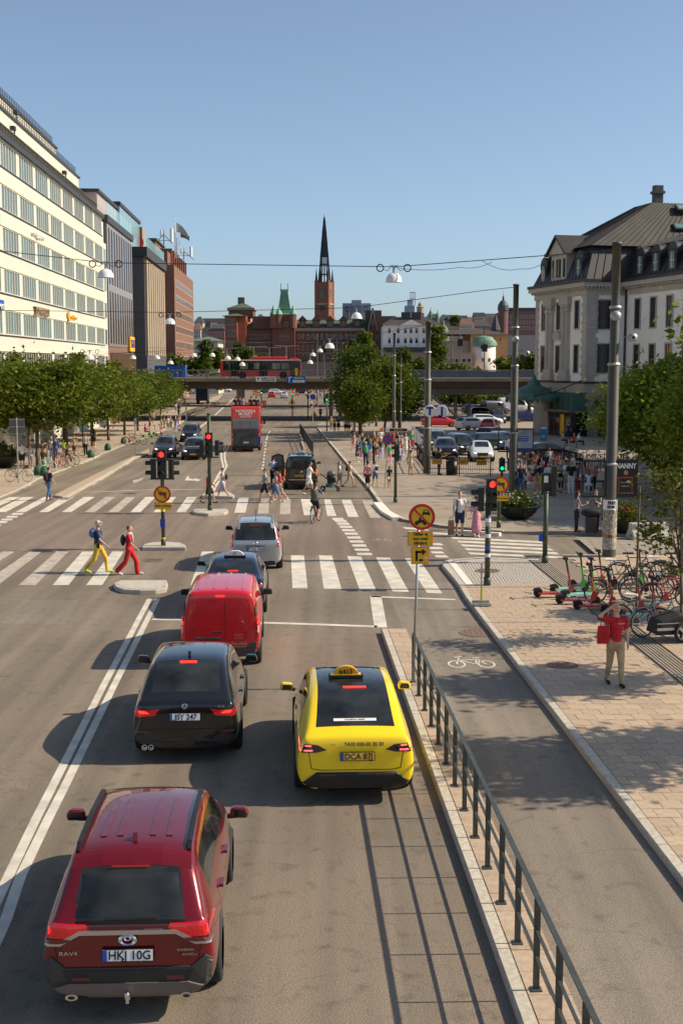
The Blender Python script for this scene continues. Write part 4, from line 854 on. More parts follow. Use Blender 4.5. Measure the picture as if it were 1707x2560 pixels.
hz=mat('far_tower_blue',(.30,.34,.42),.6,var=(.1,.1));hr=bld('tower_block','three stepped haze tinted high rise blocks far behind the brick gable')  # distance haze put into the wall colour, no air modelled
pbx(856,880,758,1500,30)[0].build('wall',hz,hr);pbx(879,903,750,1495,30)[0].build('wall',hz,hr);pbx(902,927,758,1500,30)[0].build('wall',hz,hr)
q=MB();[pbx(857,926,v,1493,1,v+1.3,q)for v in range(763,800,5)];q.build('balcony_band',mat('far_band',(.17,.2,.27),.6),hr)['kind']='stuff';pbx(871,876,770,1492,3)[0].build('light_shaft',M_STT,hr)
ht=bld('tower_block','far grey tower block topped with an open steel crown');pbx(1013,1036,764,1200,20)[0].build('wall',hz,ht);pbx(1019,1031,749,1203,12)[0].build('crown_base',hz,ht)
q=MB()
for u in(1025,1029,1033,1037):a=V(u,764,1205);b=V(u,730,1205);q.cyl(a,b,.35,n=4)
for v in(731,747):q.bar(V(1025,v,1205),V(1037,v,1205),.6,.6)
q.build('steel_crown',M_GALV,ht);pbx(1037,1060,783,1100,20)[0].build('wing',mat('ochre_far',(.5,.4,.26),.8),ht);p=V(1050,783,1100);MB().lathe([(3,0),(3,5),(3.6,5.3),(2,6),(1.8,8),(0,10)],10,p).build('dome_turret',M_STT,ht)
rb=bld('red_block','large far red brick apartment block with domed corner turret on the right');RBm=mat('far_red',(.17,.085,.085),.8,var=(.15,.12));Y=560.
m_,x0,x1,z=pbx(1256,1345,778,Y,25);m_.build('wall',RBm,rb);MB().bx(x0+3,x1,Y+1,Y+20,z,V(0,769,Y).z).build('roof',mat('far_slate',(.05,.055,.065),.7),rb);pbx(1245,1345,838,Y-2,5)[0].build('plinth',mat('far_plinth',(.3,.28,.27),.8),rb)
p=V(1257,778,Y);MB().cyl((p.x,Y,-5),(p.x,Y,V(0,774,Y).z),2.2,n=14).build('turret',RBm,rb);MB().lathe([(2.5,-.5),(2.5,0),(2.4,1.6),(1.4,3.4),(.5,4),(.4,5.5),(.1,6),(0,9)],14,(p.x,Y,V(0,773,Y).z)).build('turret_dome',mat('far_slate2',(.06,.08,.08),.6),rb)
win_grid(rb,Y,[1268+k*8 for k in range(9)],(795,809,823),2.6,6);p=V(1238,825,Y-4);MB().cyl((p.x,p.y,-5),(p.x,p.y,p.z),2,n=8).cyl((p.x,p.y,p.z),(p.x,p.y,V(0,784,Y).z),2.3,.05,8).build('spire',mat('far_slate',(.05,.055,.065)),rb)
mint=bld('mint_house','small pale mint house with grey hipped roof and arched windows beyond the bridge');m_,x0,x1,z=pbx(484,545,852,350,16);m_.build('wall',mat('mint_render',(.5,.5,.42),.8),mint);gable_roof(MB(),x0-1,x1+1,349,367,z,V(0,840,350).z,inset=4).build('roof',mat('grey_green_roof',(.14,.17,.14),.7),mint);win_grid(mint,350,(500,517,532),(870,),5,10,arch=True)
pink=bld('low_brick_pavilion','low red brick pavilion on a stone base beyond the bridge, right of the red bus');pbx(640,900,905,400,20)[0].build('wall',mat('low_stone',(.2,.15,.13),.85),pink)
hm={k:mat('far_'+k,c,.8)for k,c in dict(pink=(.30,.2,.17),sand=(.44,.36,.25),rust=(.22,.09,.07),grey=(.2,.2,.2),white=(.55,.5,.44)).items()}
RR=random.Random(3);desc={'pink':'dusty pink','sand':'sandy yellow','rust':'rust red','grey':'grey','white':'off white'}
def hillrow(us,v0,y,tag_,dv=4):
 prev=None
 for i,(u0,u1)in enumerate(us):
  c_=RR.choice([k for k in hm if k!=prev]);prev=c_;v=v0+RR.uniform(-dv,dv);yy=y+RR.uniform(0,25);nbr=tag_[0]if i<len(us)/2 else tag_[1]
  h=bld('hill_house',f'{desc[c_]} far hill house {nbr}, {["first","second","third","fourth","fifth","sixth","seventh","eighth"][i % 8]} from left','house')
  m_,x0,x1,z=pbx(u0,u1,v,yy,14,912);m_.build('wall',hm[c_],h);gable_roof(MB(),x0-.4,x1+.4,yy-.5,yy+14,z,z+RR.uniform(2,4),inset=RR.choice((0,2))).build('roof',RR.choice((M_DKM,NB2,mat('far_slate',(0,0,0)))),h)
  win_grid(h,yy,[u0+3+k*5 for k in range(int((u1-u0-3)/5))],(v+9,v+18),1.8,4)
hillrow([(486,507),(505,528),(526,548),(546,566)],806,760,('beside the brick office block','beside the brick warehouse'))
hillrow([(480,502),(500,524),(522,560)],828,640,('below the hill top','above the mint house'))
hillrow([(1066,1095),(1100,1122),(1120,1146),(1142,1168),(1164,1190),(1186,1212),(1208,1246)],796,820,('right of the palace','left of the far red block'),5)
hillrow([(1110,1150),(1148,1185),(1182,1225)],812,700,('behind the ochre house','left of the small spire'))
hl=MB();n=60;vs=[]
for i in range(n+1):
 u=300+i*18;v=822+5*math.sin(i*.7)+4*math.sin(i*1.9);p=V(u,v if(480<u<570 or 1060<u<1330)else 838,900);vs+=[(p.x,900,-6),(p.x,900,p.z),(p.x,1400,p.z+2)]
hl.add(vs,[f for i in range(n)for f in((i*3,i*3+3,i*3+4,i*3+1),(i*3+1,i*3+4,i*3+5,i*3+2))]);struct(hl.build('hills',mat('wooded_hill',(.05,.07,.035),.9,var=(.05,.4)),None))
# ======== TREES
LEAFA=leafmat('leaf_maple',(.032,.066,.005),(.15,.185,.012));LEAFB=leafmat('leaf_linden',(.03,.06,.009),(.13,.17,.018));LEAFD=leafmat('leaf_plane',(.09,.15,.014),(.34,.37,.035));LEAFC=leafmat('leaf_yellowing',(.05,.07,.008),(.16,.16,.02))
import numpy as np
def leaves(name,m,blobs,n,size,seed,parent=None,flat=.6,layer=0.,tone=(0,1),yel=0.):
 """many small folded leaf faces gathered in clumps through the crown's volume"""
 rg=np.random.default_rng(seed);nb=len(blobs);vol=np.array([b[1][0]*b[1][1]*b[1][2]for b in blobs]);vol=vol/vol.sum()
 nc=max(20,n//70);bi=rg.choice(nb,nc,p=vol);C=np.array([b[0]for b in blobs])[bi];Rr=np.array([b[1]for b in blobs])[bi]
 d=rg.normal(size=(nc,3));d/=np.linalg.norm(d,axis=1)[:,None];rad=rg.uniform(.35,1.04,nc)**.6
 cc=C+d*Rr*rad[:,None]
 if layer:cc[:,2]=np.round(cc[:,2]/layer)*layer+rg.normal(0,layer*.13,nc)
 cs=rg.uniform(.55,1.25,nc)*(Rr.mean(1)*.2+.12);ct=rg.uniform(tone[0],tone[1],nc)
 ci=rg.integers(0,nc,n);P=cc[ci]+rg.normal(size=(n,3))*cs[ci][:,None]*np.array([1,1,flat])
 a=rg.normal(size=(n,3));a[:,2]*=.45;a/=np.linalg.norm(a,axis=1)[:,None];b=rg.normal(size=(n,3));b=np.cross(a,b);b/=np.linalg.norm(b,axis=1)[:,None]
 s=size*rg.uniform(.6,1.25,n)[:,None]
 V4=np.stack([P-a*s,P+b*s*.55,P+a*s,P-b*s*.55],1).reshape(-1,3)
 me=bpy.data.meshes.new(name);me.vertices.add(4*n);me.vertices.foreach_set('co',V4.astype('f4').ravel())
 me.loops.add(4*n);me.loops.foreach_set('vertex_index',np.arange(4*n,dtype='i4'));me.polygons.add(n);me.polygons.foreach_set('loop_start',np.arange(0,4*n,4,dtype='i4'))
 me.update(calc_edges=True)
 at=me.attributes.new('tone','FLOAT','POINT');tv=np.clip(ct[ci]*.75+rg.uniform(0,.35,n),0,1);at.data.foreach_set('value',np.repeat(tv,4).astype('f4'))
 me.materials.append(m);o=bpy.data.objects.new(name,me);link(o,parent);return o
def tree(label,loc,h,blobs,n,size,seed,m,trunk_r=.12,trunk_h=None,name='street_tree',group=None,layer=0.,rz=0.,tone=(0,1),limbs=True,flat=.6):
 t=thing(name,label,'tree',loc,rz,group);rg=random.Random(seed);th=trunk_h or h*.35
 q=MB();lean=(rg.uniform(-.15,.15),rg.uniform(-.15,.15));q.tube([(0,0,-.1),(lean[0]*.4,lean[1]*.4,th*.5),(lean[0],lean[1],th)],[trunk_r*1.15,trunk_r,trunk_r*.85],9)
 if limbs:
  for b in blobs:
   c,r=b
   for k in range(4):
    e=Vector(c)+Vector((rg.uniform(-1,1)*r[0],rg.uniform(-1,1)*r[1],rg.uniform(-.5,.8)*r[2]))*.7;s=Vector((lean[0],lean[1],th));mid=s.lerp(e,.5)+Vector((0,0,-.15*r[2]))
    q.tube([tuple(s),tuple(mid),tuple(e)],[trunk_r*.6,trunk_r*.35,trunk_r*.12],5)
 q.build('trunk',M_WOOD,t,True);cr=leaves('crown',m,blobs,n,size,seed,t,flat,layer,tone);return t
lt_=[(96,1167),(166,1136),(227,1115),(270,1101),(312,1086)]
base_blobs=[((0,0,4.9),(4.0,3.8,2.1)),((1.5,.5,6.3),(1.9,2.0,1.3)),((-2.3,-.9,4.2),(2.0,2.0,1.3)),((-1.2,.8,6.6),(1.1,1.2,1.0)),((2.9,-.6,4.0),(1.4,1.5,.8))]
TA=tree('broad maple street tree, the nearest of the left pavement row behind the warning sign',G(96,1167,.1),7.4,base_blobs,15000,.17,11,LEAFA,.15,2.6,layer=.62)
TB=tree('broad maple street tree second from the camera, above the orange bicycle',G(168,1136,.1),7.4,[((.2,0,4.9),(3.9,3.9,2.0)),((-1.5,.8,6.4),(1.7,1.6,1.3)),((2.4,-.5,4.1),(2.0,2.0,1.1)),((.9,-.4,6.9),(1.0,1.0,.9)),((-2.9,.3,4.3),(1.3,1.5,.9))],15000,.17,12,LEAFA,.14,2.5,layer=.6)
for i,(u,v,b,sc,rz_,lb)in enumerate([(232,1115,TA,.97,2.1,'third'),(272,1101,TB,.95,1.2,'fourth'),(312,1088,TA,.93,4.0,'fifth'),(345,1077,TB,.9,3.1,'sixth'),(375,1064,TA,.88,.7,'seventh'),(402,1052,TB,.84,5.0,'eighth and last')]):
 dup(b,G(u,v,.1),rz_,f'maple street tree along the left pavement, {lb} from the nearest',sc=(sc*(1+.07*math.sin(i*2.3)),sc,sc*(1+.08*math.sin(i*1.7+1)-.03)))
for i,(x,y,b,sc,rz_)in enumerate([(-28.5,78,TB,1.0,1.),(-27.5,93,TA,1.02,2.5),(-27,108,TB,1.0,4.1),(-27.5,124,TA,.98,.3),(-24.9,71,TA,.96,5.2),(-28,140,TB,.95,2.2)]):
 dup(b,(x,y,gz(y)+.1),rz_,f'back row maple against the cream office, {["second","third","fourth","fifth","nearest, cut by the left edge","farthest"][i]}',sc=sc)
cb_=[((0,0,6.2),(2.9,2.9,3.2)),((.4,0,8.2),(1.7,1.7,1.7)),((-.8,-.4,4.2),(2.4,2.4,1.5))]
TC=tree('tall dark green linden in the middle, highest of the plaza trees',G(900,1084,.1),9.8,cb_,17000,.17,21,LEAFB,.17,2.2,tone=(0,.75))
TD=tree('yellowish green linden right of the tall dark one on the plaza',G(960,1092,.1),8,[((0,0,5.0),(3.0,2.7,2.6)),((.6,0,6.6),(1.8,1.8,1.4))],15000,.17,22,LEAFA,.15,2.0,tone=(0,.8))
dup(TD,G(996,1088,.1),2.,'linden at the right end of the plaza tree group beside the station pole',sc=.82);dup(TC,G(940,1066,.1),3.6,'linden standing behind the middle of the plaza tree group',sc=.92);dup(TD,G(905,1100,.1),4.2,'smaller linden in front, overhanging the waiting crowd',sc=.78)
FT=[(912,905,830,240,15,'tall light green tree beyond the bridge in front of the brick gable'),(880,905,852,235,12,'round tree beyond the bridge left of the tall light green one'),(1093,912,815,262,16,'slim tall poplar like tree beyond the bridge beside the palace'),(1010,920,872,235,14,'bushy tree beyond the bridge right of the plaza trees'),(1050,922,898,240,10,'low bushy tree beyond the bridge under the quay wall'),(515,905,850,260,9,'slim young tree beyond the bridge beside the mint house'),(596,905,858,270,8,'narrow young tree beyond the bridge at the warehouse wall'),(625,908,872,265,14,'low round tree beyond the bridge behind the red bus'),(545,908,872,262,13,'low tree beyond the bridge left of the red bus'),(1135,805,790,600,10,'hillside tree beside the green dome'),(1330,930,885,235,14,'scrubby tree beyond the bridge near the station corner')]
FT=[f for f in FT if f[0]<1340]
for i,(u,vb,vt,y,r_,lb)in enumerate(FT):
 top=V(u,vt,y).z;r=r_*y/F_;b0=V(u,vb+12,y);b0.z=max(-1.7,min(b0.z,top-2.2*r))if y<500 else top-2.4*r;h_=top-b0.z
 tree(lb,b0,h_,[((0,0,h_*.5),(r,r,h_*.5)),((r*.2,0,h_*.8),(r*.6,r*.6,h_*.2))],4000,.32,40+i,LEAFB if i%2 else LEAFA,.2,h_*.25,name='far_tree')
rb_=[((0,0,3.9),(2.7,3.0,2.8)),((.9,-.6,6.0),(1.7,1.8,1.7)),((-1.0,-.8,2.2),(1.9,2.0,1.6)),((2.2,.4,4.6),(2.2,2.4,2.2))]
TE=tree('large leafy plane tree at the right edge behind the tall lamp pole',(18.6,61,.1),8.6,rb_,26000,.15,31,LEAFD,.2,1.6,tone=(0,1),name='plane_tree')
dup(TE,(18.2,68,.0),2.4,'plane tree partly hidden behind the first, farther towards the station',sc=.98);dup(TE,(20.5,56,.1),4.0,'plane tree cut by the right edge, nearest of the big trees',sc=1.15)
for x,y,s_ in((24.5,60,1.8),(26,69,1.9),(29,79,1.8),(32,90,1.8),(31,64,1.7)):dup(TE,(x,y,.0),x,'tall plane tree added unseen past the right edge to shade the plaza',sc=s_,group='added shade trees outside the right edge')  # unseen trees, added to throw shade across the plaza
sp=tree('young sapling with sparse leaves and a stake at the right edge by the bicycles',G(1703,1600,.12),4.7,[((.1,0,3.4),(.9,.8,1.1)),((-.55,0,2.7),(.7,.6,.5)),((-.3,.2,4.0),(.5,.4,.4)),((-.7,.1,1.9),(.5,.4,.25))],2000,.07,51,LEAFC,.045,1.8,name='sapling',tone=(.1,1))
MB().cyl((-.62,2.2,0),(-.62,2.2,3.6),.03,n=6).build('stake',M_WOOD,sp)
sb_=[((0,0,6.2),(1.5,1.0,1.3)),((-.8,.2,5.4),(1.2,.7,.6)),((.7,-.3,7.0),(1.1,.7,.7))]
for i,(x,y,s_)in enumerate(((12.6,26.4,1.0),(11.6,21.0,1.0),(14.6,21.6,1.0),(14.2,33.5,.8))):
 t=tree('young street tree just outside the right edge, dappling the pavement',(x,y,.12),7,sb_,3900,.13,60+i,LEAFA,.06,2.6,group='young trees outside the right edge',rz=i*1.7);t.scale=(s_,s_,s_)
M_PLT=mat('planter_black',(.016,.017,.016),.5)
def planter(p,r,label,flowers,seed,m_=LEAFB):
 t=thing('flower_planter',label,'planter',p);MB().lathe([(0,0),(r*.45,0),(r*.8,r*.25),(r,r*.55),(r*1.02,r*.6),(r*.94,r*.6),(r*.85,r*.5),(0,r*.5)],24).build('bowl',M_PLT,t,True)
 leaves('foliage',m_,[((0,0,r*.75),(r*.8,r*.8,r*.3)),((0,0,r*1.0),(r*.4,r*.4,r*.25))],2600,.06,seed,t);f=MB();rg=random.Random(seed)
 for k in range(70):
  a=rg.uniform(0,2*pi);q=sqrt(rg.random())*r*.9;f.ell((q*cos(a),q*sin(a),r*rg.uniform(.75,1.15)),(.04,.04,.03),5,3)
 f.build('flowers',flowers,t)['kind']='stuff';return t
planter(G(1291,1296,.12),1.0,'wide black bowl planter with grasses and pale flowers beside the traffic light',mat('flower_pale',(.6,.5,.45),.7),71)
planter(G(1562,1330,.12),.95,'black bowl planter of red flowers behind the tall lamp pole',mat('flower_red',(.45,.01,.02),.6),72)
planter(G(925,1118,.12),.7,'planter with pale flowers under the plaza trees',mat('flower_pale',(.6,.5,.45),.7),73,LEAFA)
planter(G(8,1168,.12),1.3,'tall leafy planter at the left edge behind the warning sign',mat('flower_pale',(.6,.5,.45)),74,LEAFB)
def belt(name,u0,u1,v0,v1,y,n,label_kind='stuff'):
 a=V(u0,v0,y);b=V(u1,v1,y);bl=[];rg=random.Random(int(u0));m=max(3,int((b.x-a.x)/3))
 for i in range(m):bl.append(((a.x+(b.x-a.x)*(i+.5)/m,y+rg.uniform(-2,2),(a.z+b.z)/2+rg.uniform(-.4,.5)),(2.6,2.2,max(.8,(a.z-b.z)/2*rg.uniform(.7,1.25)))))
 o=leaves(name,LEAFB if int(u0)%2 else LEAFA,bl,n,.32,int(u0),None,.7);o['kind']='stuff';return o
belt('shrubs',330,520,895,935,258,7000);belt('shrubs',560,700,890,920,270,5000);belt('shrubs',945,1090,900,935,250,6000);belt('shrubs',1100,1200,918,936,250,3000);belt('shrubs',1250,1345,895,935,255,5000);belt('shrubs',1100,1330,985,1010,228,7000);belt('shrubs',440,560,935,975,300,5000)
# ======== VEHICLES
def paint(name,c,metal=.25,rough=.3):return mat(name,c,rough,metal,coat=1.)
def loft_body(name,st,W_,mats,sub=2,tw=.9):
 """closed shell lofted from stations: (y, zbot, zmid, zbelt, zlow_glass_top, ztop, w_low, w_mid, w_belt, w_top, top material, side material)"""
 vs=[];fs=[];ms=[];h=W_/2;N=9
 for s in st:
  y,zb_,zm,zbe,zt,wl,wm,wb,wt=s[:9];g1=.12;e=.1
  half=[(0,zb_),(wl*.8,zb_),(wl,zb_+.14),(wm,zm),(wb,zbe),(wb+(wt-wb)*g1,zbe+(zt-zbe)*.12),(wt+(wb-wt)*e,zt-(zt-zbe)*.10),(wt*tw,zt),(0,zt+.025)]
  ring=[(x*h,y,z)for x,z in half]+[(-x*h,y,z)for x,z in half[-2:0:-1]]
  vs+=ring
 n=len(ring)
 for j in range(len(st)-1):
  top,side=st[j][9],st[j][10]
  for i in range(n):
   k=i if i<N-1 else n-1-i
   m=0
   if k==5:m=side
   elif k in(7,):m=top
   elif k==6:m=0
   elif k in(0,):m=2
   elif k==1 or k==2*0+1:m=3
   fs.append((j*n+i,j*n+(i+1)%n,(j+1)*n+(i+1)%n,(j+1)*n+i));ms.append(m)
 for j,rv in((0,1),(len(st)-1,0)):
  f=[j*n+i for i in range(n)];c=len(vs);y=st[j][0]
  vs.append((0,y,(st[j][1]+st[j][4])/2))
  for i in range(n):fs.append((f[i],f[(i+1)%n],c)if rv else(f[(i+1)%n],f[i],c));ms.append(0)
 me=bpy.data.meshes.new(name);me.from_pydata(vs,[],fs);[me.materials.append(m)for m in mats];me.polygons.foreach_set('material_index',ms);me.update()
 b=bmesh.new();b.from_mesh(me);bmesh.ops.recalc_face_normals(b,faces=b.faces);b.to_mesh(me);b.free()
 o=bpy.data.objects.new('tmp',me);link(o);md=o.modifiers.new('s','SUBSURF');md.levels=sub;md.render_levels=sub
 ev=bpy.data.meshes.new_from_object(o.evaluated_get(bpy.context.evaluated_depsgraph_get()));bpy.data.objects.remove(o);return ev
def split_mats(me,names,root):
 out=[]
 for i,nm in enumerate(names):
  ids=[p for p in me.polygons if p.material_index==i]
  if not ids or nm is None:continue
  used={};vs=[];fs=[]
  for p in ids:
   f=[]
   for v in p.vertices:
    if v not in used:used[v]=len(vs);vs.append(me.vertices[v].co[:])
    f.append(used[v])
   fs.append(f)
  m2=bpy.data.meshes.new(nm);m2.from_pydata(vs,[],fs);m2.materials.append(me.materials[i]);m2.polygons.foreach_set('use_smooth',[True]*len(fs));m2.update()
  o=bpy.data.objects.new(nm,m2);link(o,root);out.append(o)
 return out
def patch(bv,poly,m,name,root,side='rear',off=.008,cuts=3,thick=.02,smooth=False):
 """a moulded piece that follows the body: poly in (x, z) for rear/front, (y, z) for the sides, (x, y) for the top"""
 b=bmesh.new();vs=[b.verts.new((p[0],p[1],0))for p in poly];b.faces.new(vs).normal_update()
 bmesh.ops.triangulate(b,faces=b.faces[:])
 if cuts:bmesh.ops.subdivide_edges(b,edges=b.edges[:],cuts=cuts,use_grid_fill=True)
 D={'rear':(lambda p:Vector((p.x,-3,p.y)),Vector((0,1,0))),'front':(lambda p:Vector((p.x,12,p.y)),Vector((0,-1,0))),'right':(lambda p:Vector((3,p.x,p.y)),Vector((-1,0,0))),'left':(lambda p:Vector((-3,p.x,p.y)),Vector((1,0,0))),'top':(lambda p:Vector((p.x,p.y,6)),Vector((0,0,-1)))}[side]
 hit={};last=None
 cen=Vector((sum(p[0]for p in poly)/len(poly),sum(p[1]for p in poly)/len(poly),0))
 for v in b.verts:
  for k in range(40):
   q_=v.co.lerp(cen,k*.02);o_=D[0](q_);r=bv.ray_cast(o_,D[1])
   if r[0]is not None:break
  hit[v]=(r[0],r[1],o_)
 good=[h for h in hit.values()if h[0]is not None]
 if not good:b.free();return None
 for v,(p,nn,o_)in hit.items():
  if p is None:
   q=min(good,key=lambda g:(g[2]-o_).length);p=o_+D[1]*((q[0]-q[2]).dot(D[1])+.03)
  v.co=p-D[1]*off
 r=bmesh.ops.extrude_face_region(b,geom=b.faces[:]);nv=[e for e in r['geom']if isinstance(e,bmesh.types.BMVert)]
 for v in nv:v.co+=D[1]*(thick+off)
 bmesh.ops.recalc_face_normals(b,faces=b.faces);me=bpy.data.meshes.new(name);b.to_mesh(me);b.free();me.materials.append(m)
 if smooth:me.polygons.foreach_set('use_smooth',[True]*len(me.polygons))
 o=bpy.data.objects.new(name,me);link(o,root);return o
def mir(poly):return[(-x,z)for x,z in poly][::-1]
_wh={}
def wheel(root,x,y,r,w=.22,side=1,rim=None):
 key=(r,side)
 if key not in _wh:
  t=MB().lathe([(r*.66,-w/2),(r*.93,-w/2),(r,-w*.38),(r,w*.38),(r*.93,w/2),(r*.66,w/2)],22,ax='x').mesh('tyre',M_RUB,True)
  q=MB().lathe([(0,side*w*.30),(r*.12,side*w*.36),(r*.2,side*w*.25),(r*.22,side*w*.05),(r*.60,side*w*.0),(r*.66,side*w*.36),(r*.7,side*w*.36),(r*.7,-side*w*.4),(0,-side*w*.4)],22,ax='x')
  for k in range(5):
   a=k/5*2*pi;q.bar((side*w*.26,r*.12*cos(a),r*.12*sin(a)),(side*w*.3,r*.64*cos(a),r*.64*sin(a)),.05,r*.2)
  _wh[key]=(t,q.mesh('rim',mat('alloy',(.33,.33,.34),.3,.8)))
 t=inst(_wh[key][0],'wheel',root,(x,y,r));inst(_wh[key][1],'rim',t,(0,0,0));return t
def arch(root,bv,y,r,side,m):
 s='right' if side>0 else 'left'
 pts=[(y+cos(a)*r*1.16,r+sin(a)*r*1.16)for a in[k/14*pi for k in range(15)]]+[(y-r*1.16,r*.42),(y+r*1.16,r*.42)]
 return patch(bv,pts if side>0 else pts[::-1],m,'wheel_arch',root,s,.006,1,.03)
def mirror_(root,x,y,z,side,m,sz=(.12,.10,.15)):
 X_=x+side*.13;o=MB().prism([(X_-.11,z-.06),(X_+.10,z-.065),(X_+.125,z-.01),(X_+.09,z+.075),(X_-.08,z+.085),(X_-.12,z+.03)],y-.05,y+.07);o=o.build('door_mirror',m,root,bevel=.025)
 MB().prism([(X_-.085,z-.035),(X_+.075,z-.04),(X_+.09,z+.0),(X_+.065,z+.05),(X_-.06,z+.058)],y-.056,y-.048).build('mirror_glass',M_GLASS,o)
 MB().bar((x-side*.02,y+.02,z-.05),(x+side*.1,y,z-.04),.06,.05).build('mirror_arm',M_BLACK,o);return o
def number_plate(root,s,x,y,z,yellow=False,tilt=0.,front=False,w=.52,h=.115):
 t=MB().bx(-w/2-.012,w/2+.012,-.012,.0,-h/2-.012,h/2+.012).build('number_plate',M_BLACK,root,loc=(x,y,z));t.rotation_euler=(tilt,0,pi if front else 0)
 MB().bx(-w/2,w/2,-.016,-.012,-h/2,h/2).build('plate_face',M_PLY if yellow else M_PLW,t);MB().bx(-w/2,-w/2+.045,-.019,-.016,-h/2,h/2).build('plate_band',M_BLUE,t)
 if s:text(s,h*1.15,'plate_text',M_INK,t,(.02,-.018,-.002),ext=.001,sx=.92,bold=.002)
 return t
def at_rear(bv,x,z,d=Vector((0,1,0)),y0=-3):r=bv.ray_cast(Vector((x,y0,z)),d);return(r[0],r[1])if r[0]else(Vector((x,0,z)),Vector((0,-1,0)))
def car(name,label,pt,st,W_,wheels,r,loc=(0,0,0),rz=.044,sub=2,lower=None,top=None,group=None,cat='car',mirrors=None,mcol=None,archm=None,tw=.9):
 root=thing(name,label,cat,loc,rz,group)
 me=loft_body('body',st,W_,[pt,M_GLASS,M_BLACKM,lower or pt,top or pt],sub,tw);bv=BVHTree.FromPolygons([v.co for v in me.vertices],[p.vertices for p in me.polygons])
 split_mats(me,['body','window','underside','sill','roof'],root)
 if wheels:
  for y in wheels:
   for s in(-1,1):
    wheel(root,s*(W_/2-.115),y,r,.23,s)
    if sub>1:arch(root,bv,y,r,s,archm or M_BLACKM)
 if mirrors:
  for s in(-1,1):mirror_(root,s*(W_/2-.02),mirrors[0],mirrors[1],s,mcol or M_BLACK)
 return root,bv
def prof_suv(L,H,zb=.22,back=.5,belt=1.0,rear_h=1.0,hood=1.0,wt=.72,deck=.0):
 b=belt
 return[(0,zb+.1,.62,rear_h*.80,rear_h*.92,.86,.92,.88,.80,0,0),(.05,zb+.02,.64,rear_h*.88,rear_h*1.0,.92,.96,.91,.85,0,0),(.13+deck,zb,.66,b*.94,rear_h*1.04,.95,.99,.92,.80,1,0),(back*.62+deck,zb,.68,b*1.0,rear_h*1.04+(H-rear_h*1.04)*.70,.96,1.0,.93,wt+.02,1,0),(back+deck,zb,.68,b,H*.985,.96,1.0,.93,wt,0,1),(back+.35+deck,zb,.68,b,H,.96,1.0,.93,wt,0,1),(L*.42,zb,.67,b*.985,H*1.0,.96,1.0,.93,wt,0,1),(L*.60,zb,.67,b*.97,H*.965,.96,1.0,.93,wt-.01,1,1),(L*.66,zb,.66,b*.96,H*.87,.96,1.0,.93,wt+.05,1,0),(L*.76,zb,.64,b*.93,hood*1.06,.96,1.0,.90,.78,0,0),(L*.80,zb,.62,b*.90,hood*1.0,.96,.99,.88,.76,0,0),(L*.92,zb,.58,b*.80,hood*.93,.94,.97,.85,.70,0,0),(L*.985,zb+.04,.55,b*.66,hood*.80,.86,.90,.78,.6,0,0),(L,zb+.1,.5,b*.55,hood*.62,.78,.82,.72,.5,0,0)]
def ground_at(u,v,z=0.):p=G(u,v,z);return Vector((p.x,p.y,gz(p.y)))
M_TL2=mat('tail_lamp_dark',(.10,.012,.014),.12,coat=1.)
def lit(root,bv,poly,name='tail_lamp',m=None,**k):
 for s,P in((1,poly),(-1,mir(poly))):patch(bv,P,m or M_TLR,name,root,'rear',**k)
def seam(root,bv,pts,w=.012,side='rear',m=None,name='panel_gap'):
 for i in range(len(pts)-1):
  a=Vector(pts[i]);b=Vector(pts[i+1]);d=(b-a).normalized();n=Vector((-d.y,d.x))*w/2
  patch(bv,[tuple(a-n),tuple(b-n),tuple(b+n),tuple(a+n)],m or M_BLACKM,name,root,side,.002,4,.004)
  # ---- 1 dark red SUV, nearest
P=ground_at(323,2478,.35)
RP=paint('deep_red_paint',(.175,.002,.008),.3,.25)
c1,bv=car('suv','dark red estate SUV with grey bumper cladding, nearest the camera at the bottom left',RP,prof_suv(4.6,1.69,.25,.58,1.06,1.14,1.06,.70),1.87,(.92,3.62),.36,P,.044,lower=M_CLAD,mirrors=(3.1,1.13),mcol=RP,archm=M_CLAD)
patch(bv,[(-.90,.30),(.90,.30),(.93,.66),(.80,.74),(.66,.62),(-.66,.62),(-.80,.74),(-.93,.66)],M_CLAD,'bumper',c1,off=.02,cuts=4);patch(bv,[(-.62,.46),(.62,.46),(.68,.60),(-.68,.60)],M_TRIM,'bumper_inset',c1,off=.03)
patch(bv,[(-.70,.28),(.70,.28),(.78,.40),(.62,.46),(-.62,.46),(-.78,.40)],mat('taupe_plastic',(.15,.12,.11),.5),'skid_plate',c1,off=.045,cuts=4)
for s in(-1,1):
 patch(bv,sorted([(s*.40,.49),(s*.58,.49)])+sorted([(s*.58,.53),(s*.40,.53)],reverse=True),M_TL2,'reflector',c1,off=.04,cuts=0)
 MB().lathe([(.03,.0),(.04,0),(.052,0),(.052,.1),(.0,.1)],14,ax='y').build('exhaust_tip',M_CHR,c1,loc=(s*.60,.0,.29)).scale=(1.3,1,.7)
lit(c1,bv,[(.42,1.05),(.50,1.0),(.64,.95),(.90,.95),(.99,1.03),(.93,1.11),(.62,1.09),(.44,1.09)],off=.03,cuts=4)
lit(c1,bv,[(.55,.93),(.70,.90),(.92,.90),(.92,.94),(.62,.945)],'lamp_lens',M_TL2,off=.045)
for s in(1,-1):o=patch(bv,[(s*.82,1.0),(s*.90,1.0),(s*.90,1.05),(s*.82,1.05)][::s],M_BRAKE,'brake_lamp',c1,off=.045,cuts=0)
patch(bv,[(-.90,.865),(-.70,.87),(-.50,.985),(.50,.985),(.70,.87),(.90,.865),(.90,.895),(.73,.91),(.50,1.03),(-.50,1.03),(-.73,.91),(-.90,.895)],mat('satin_chrome',(.62,.60,.60),.22,.9),'chrome_trim',c1,off=.035,cuts=5)
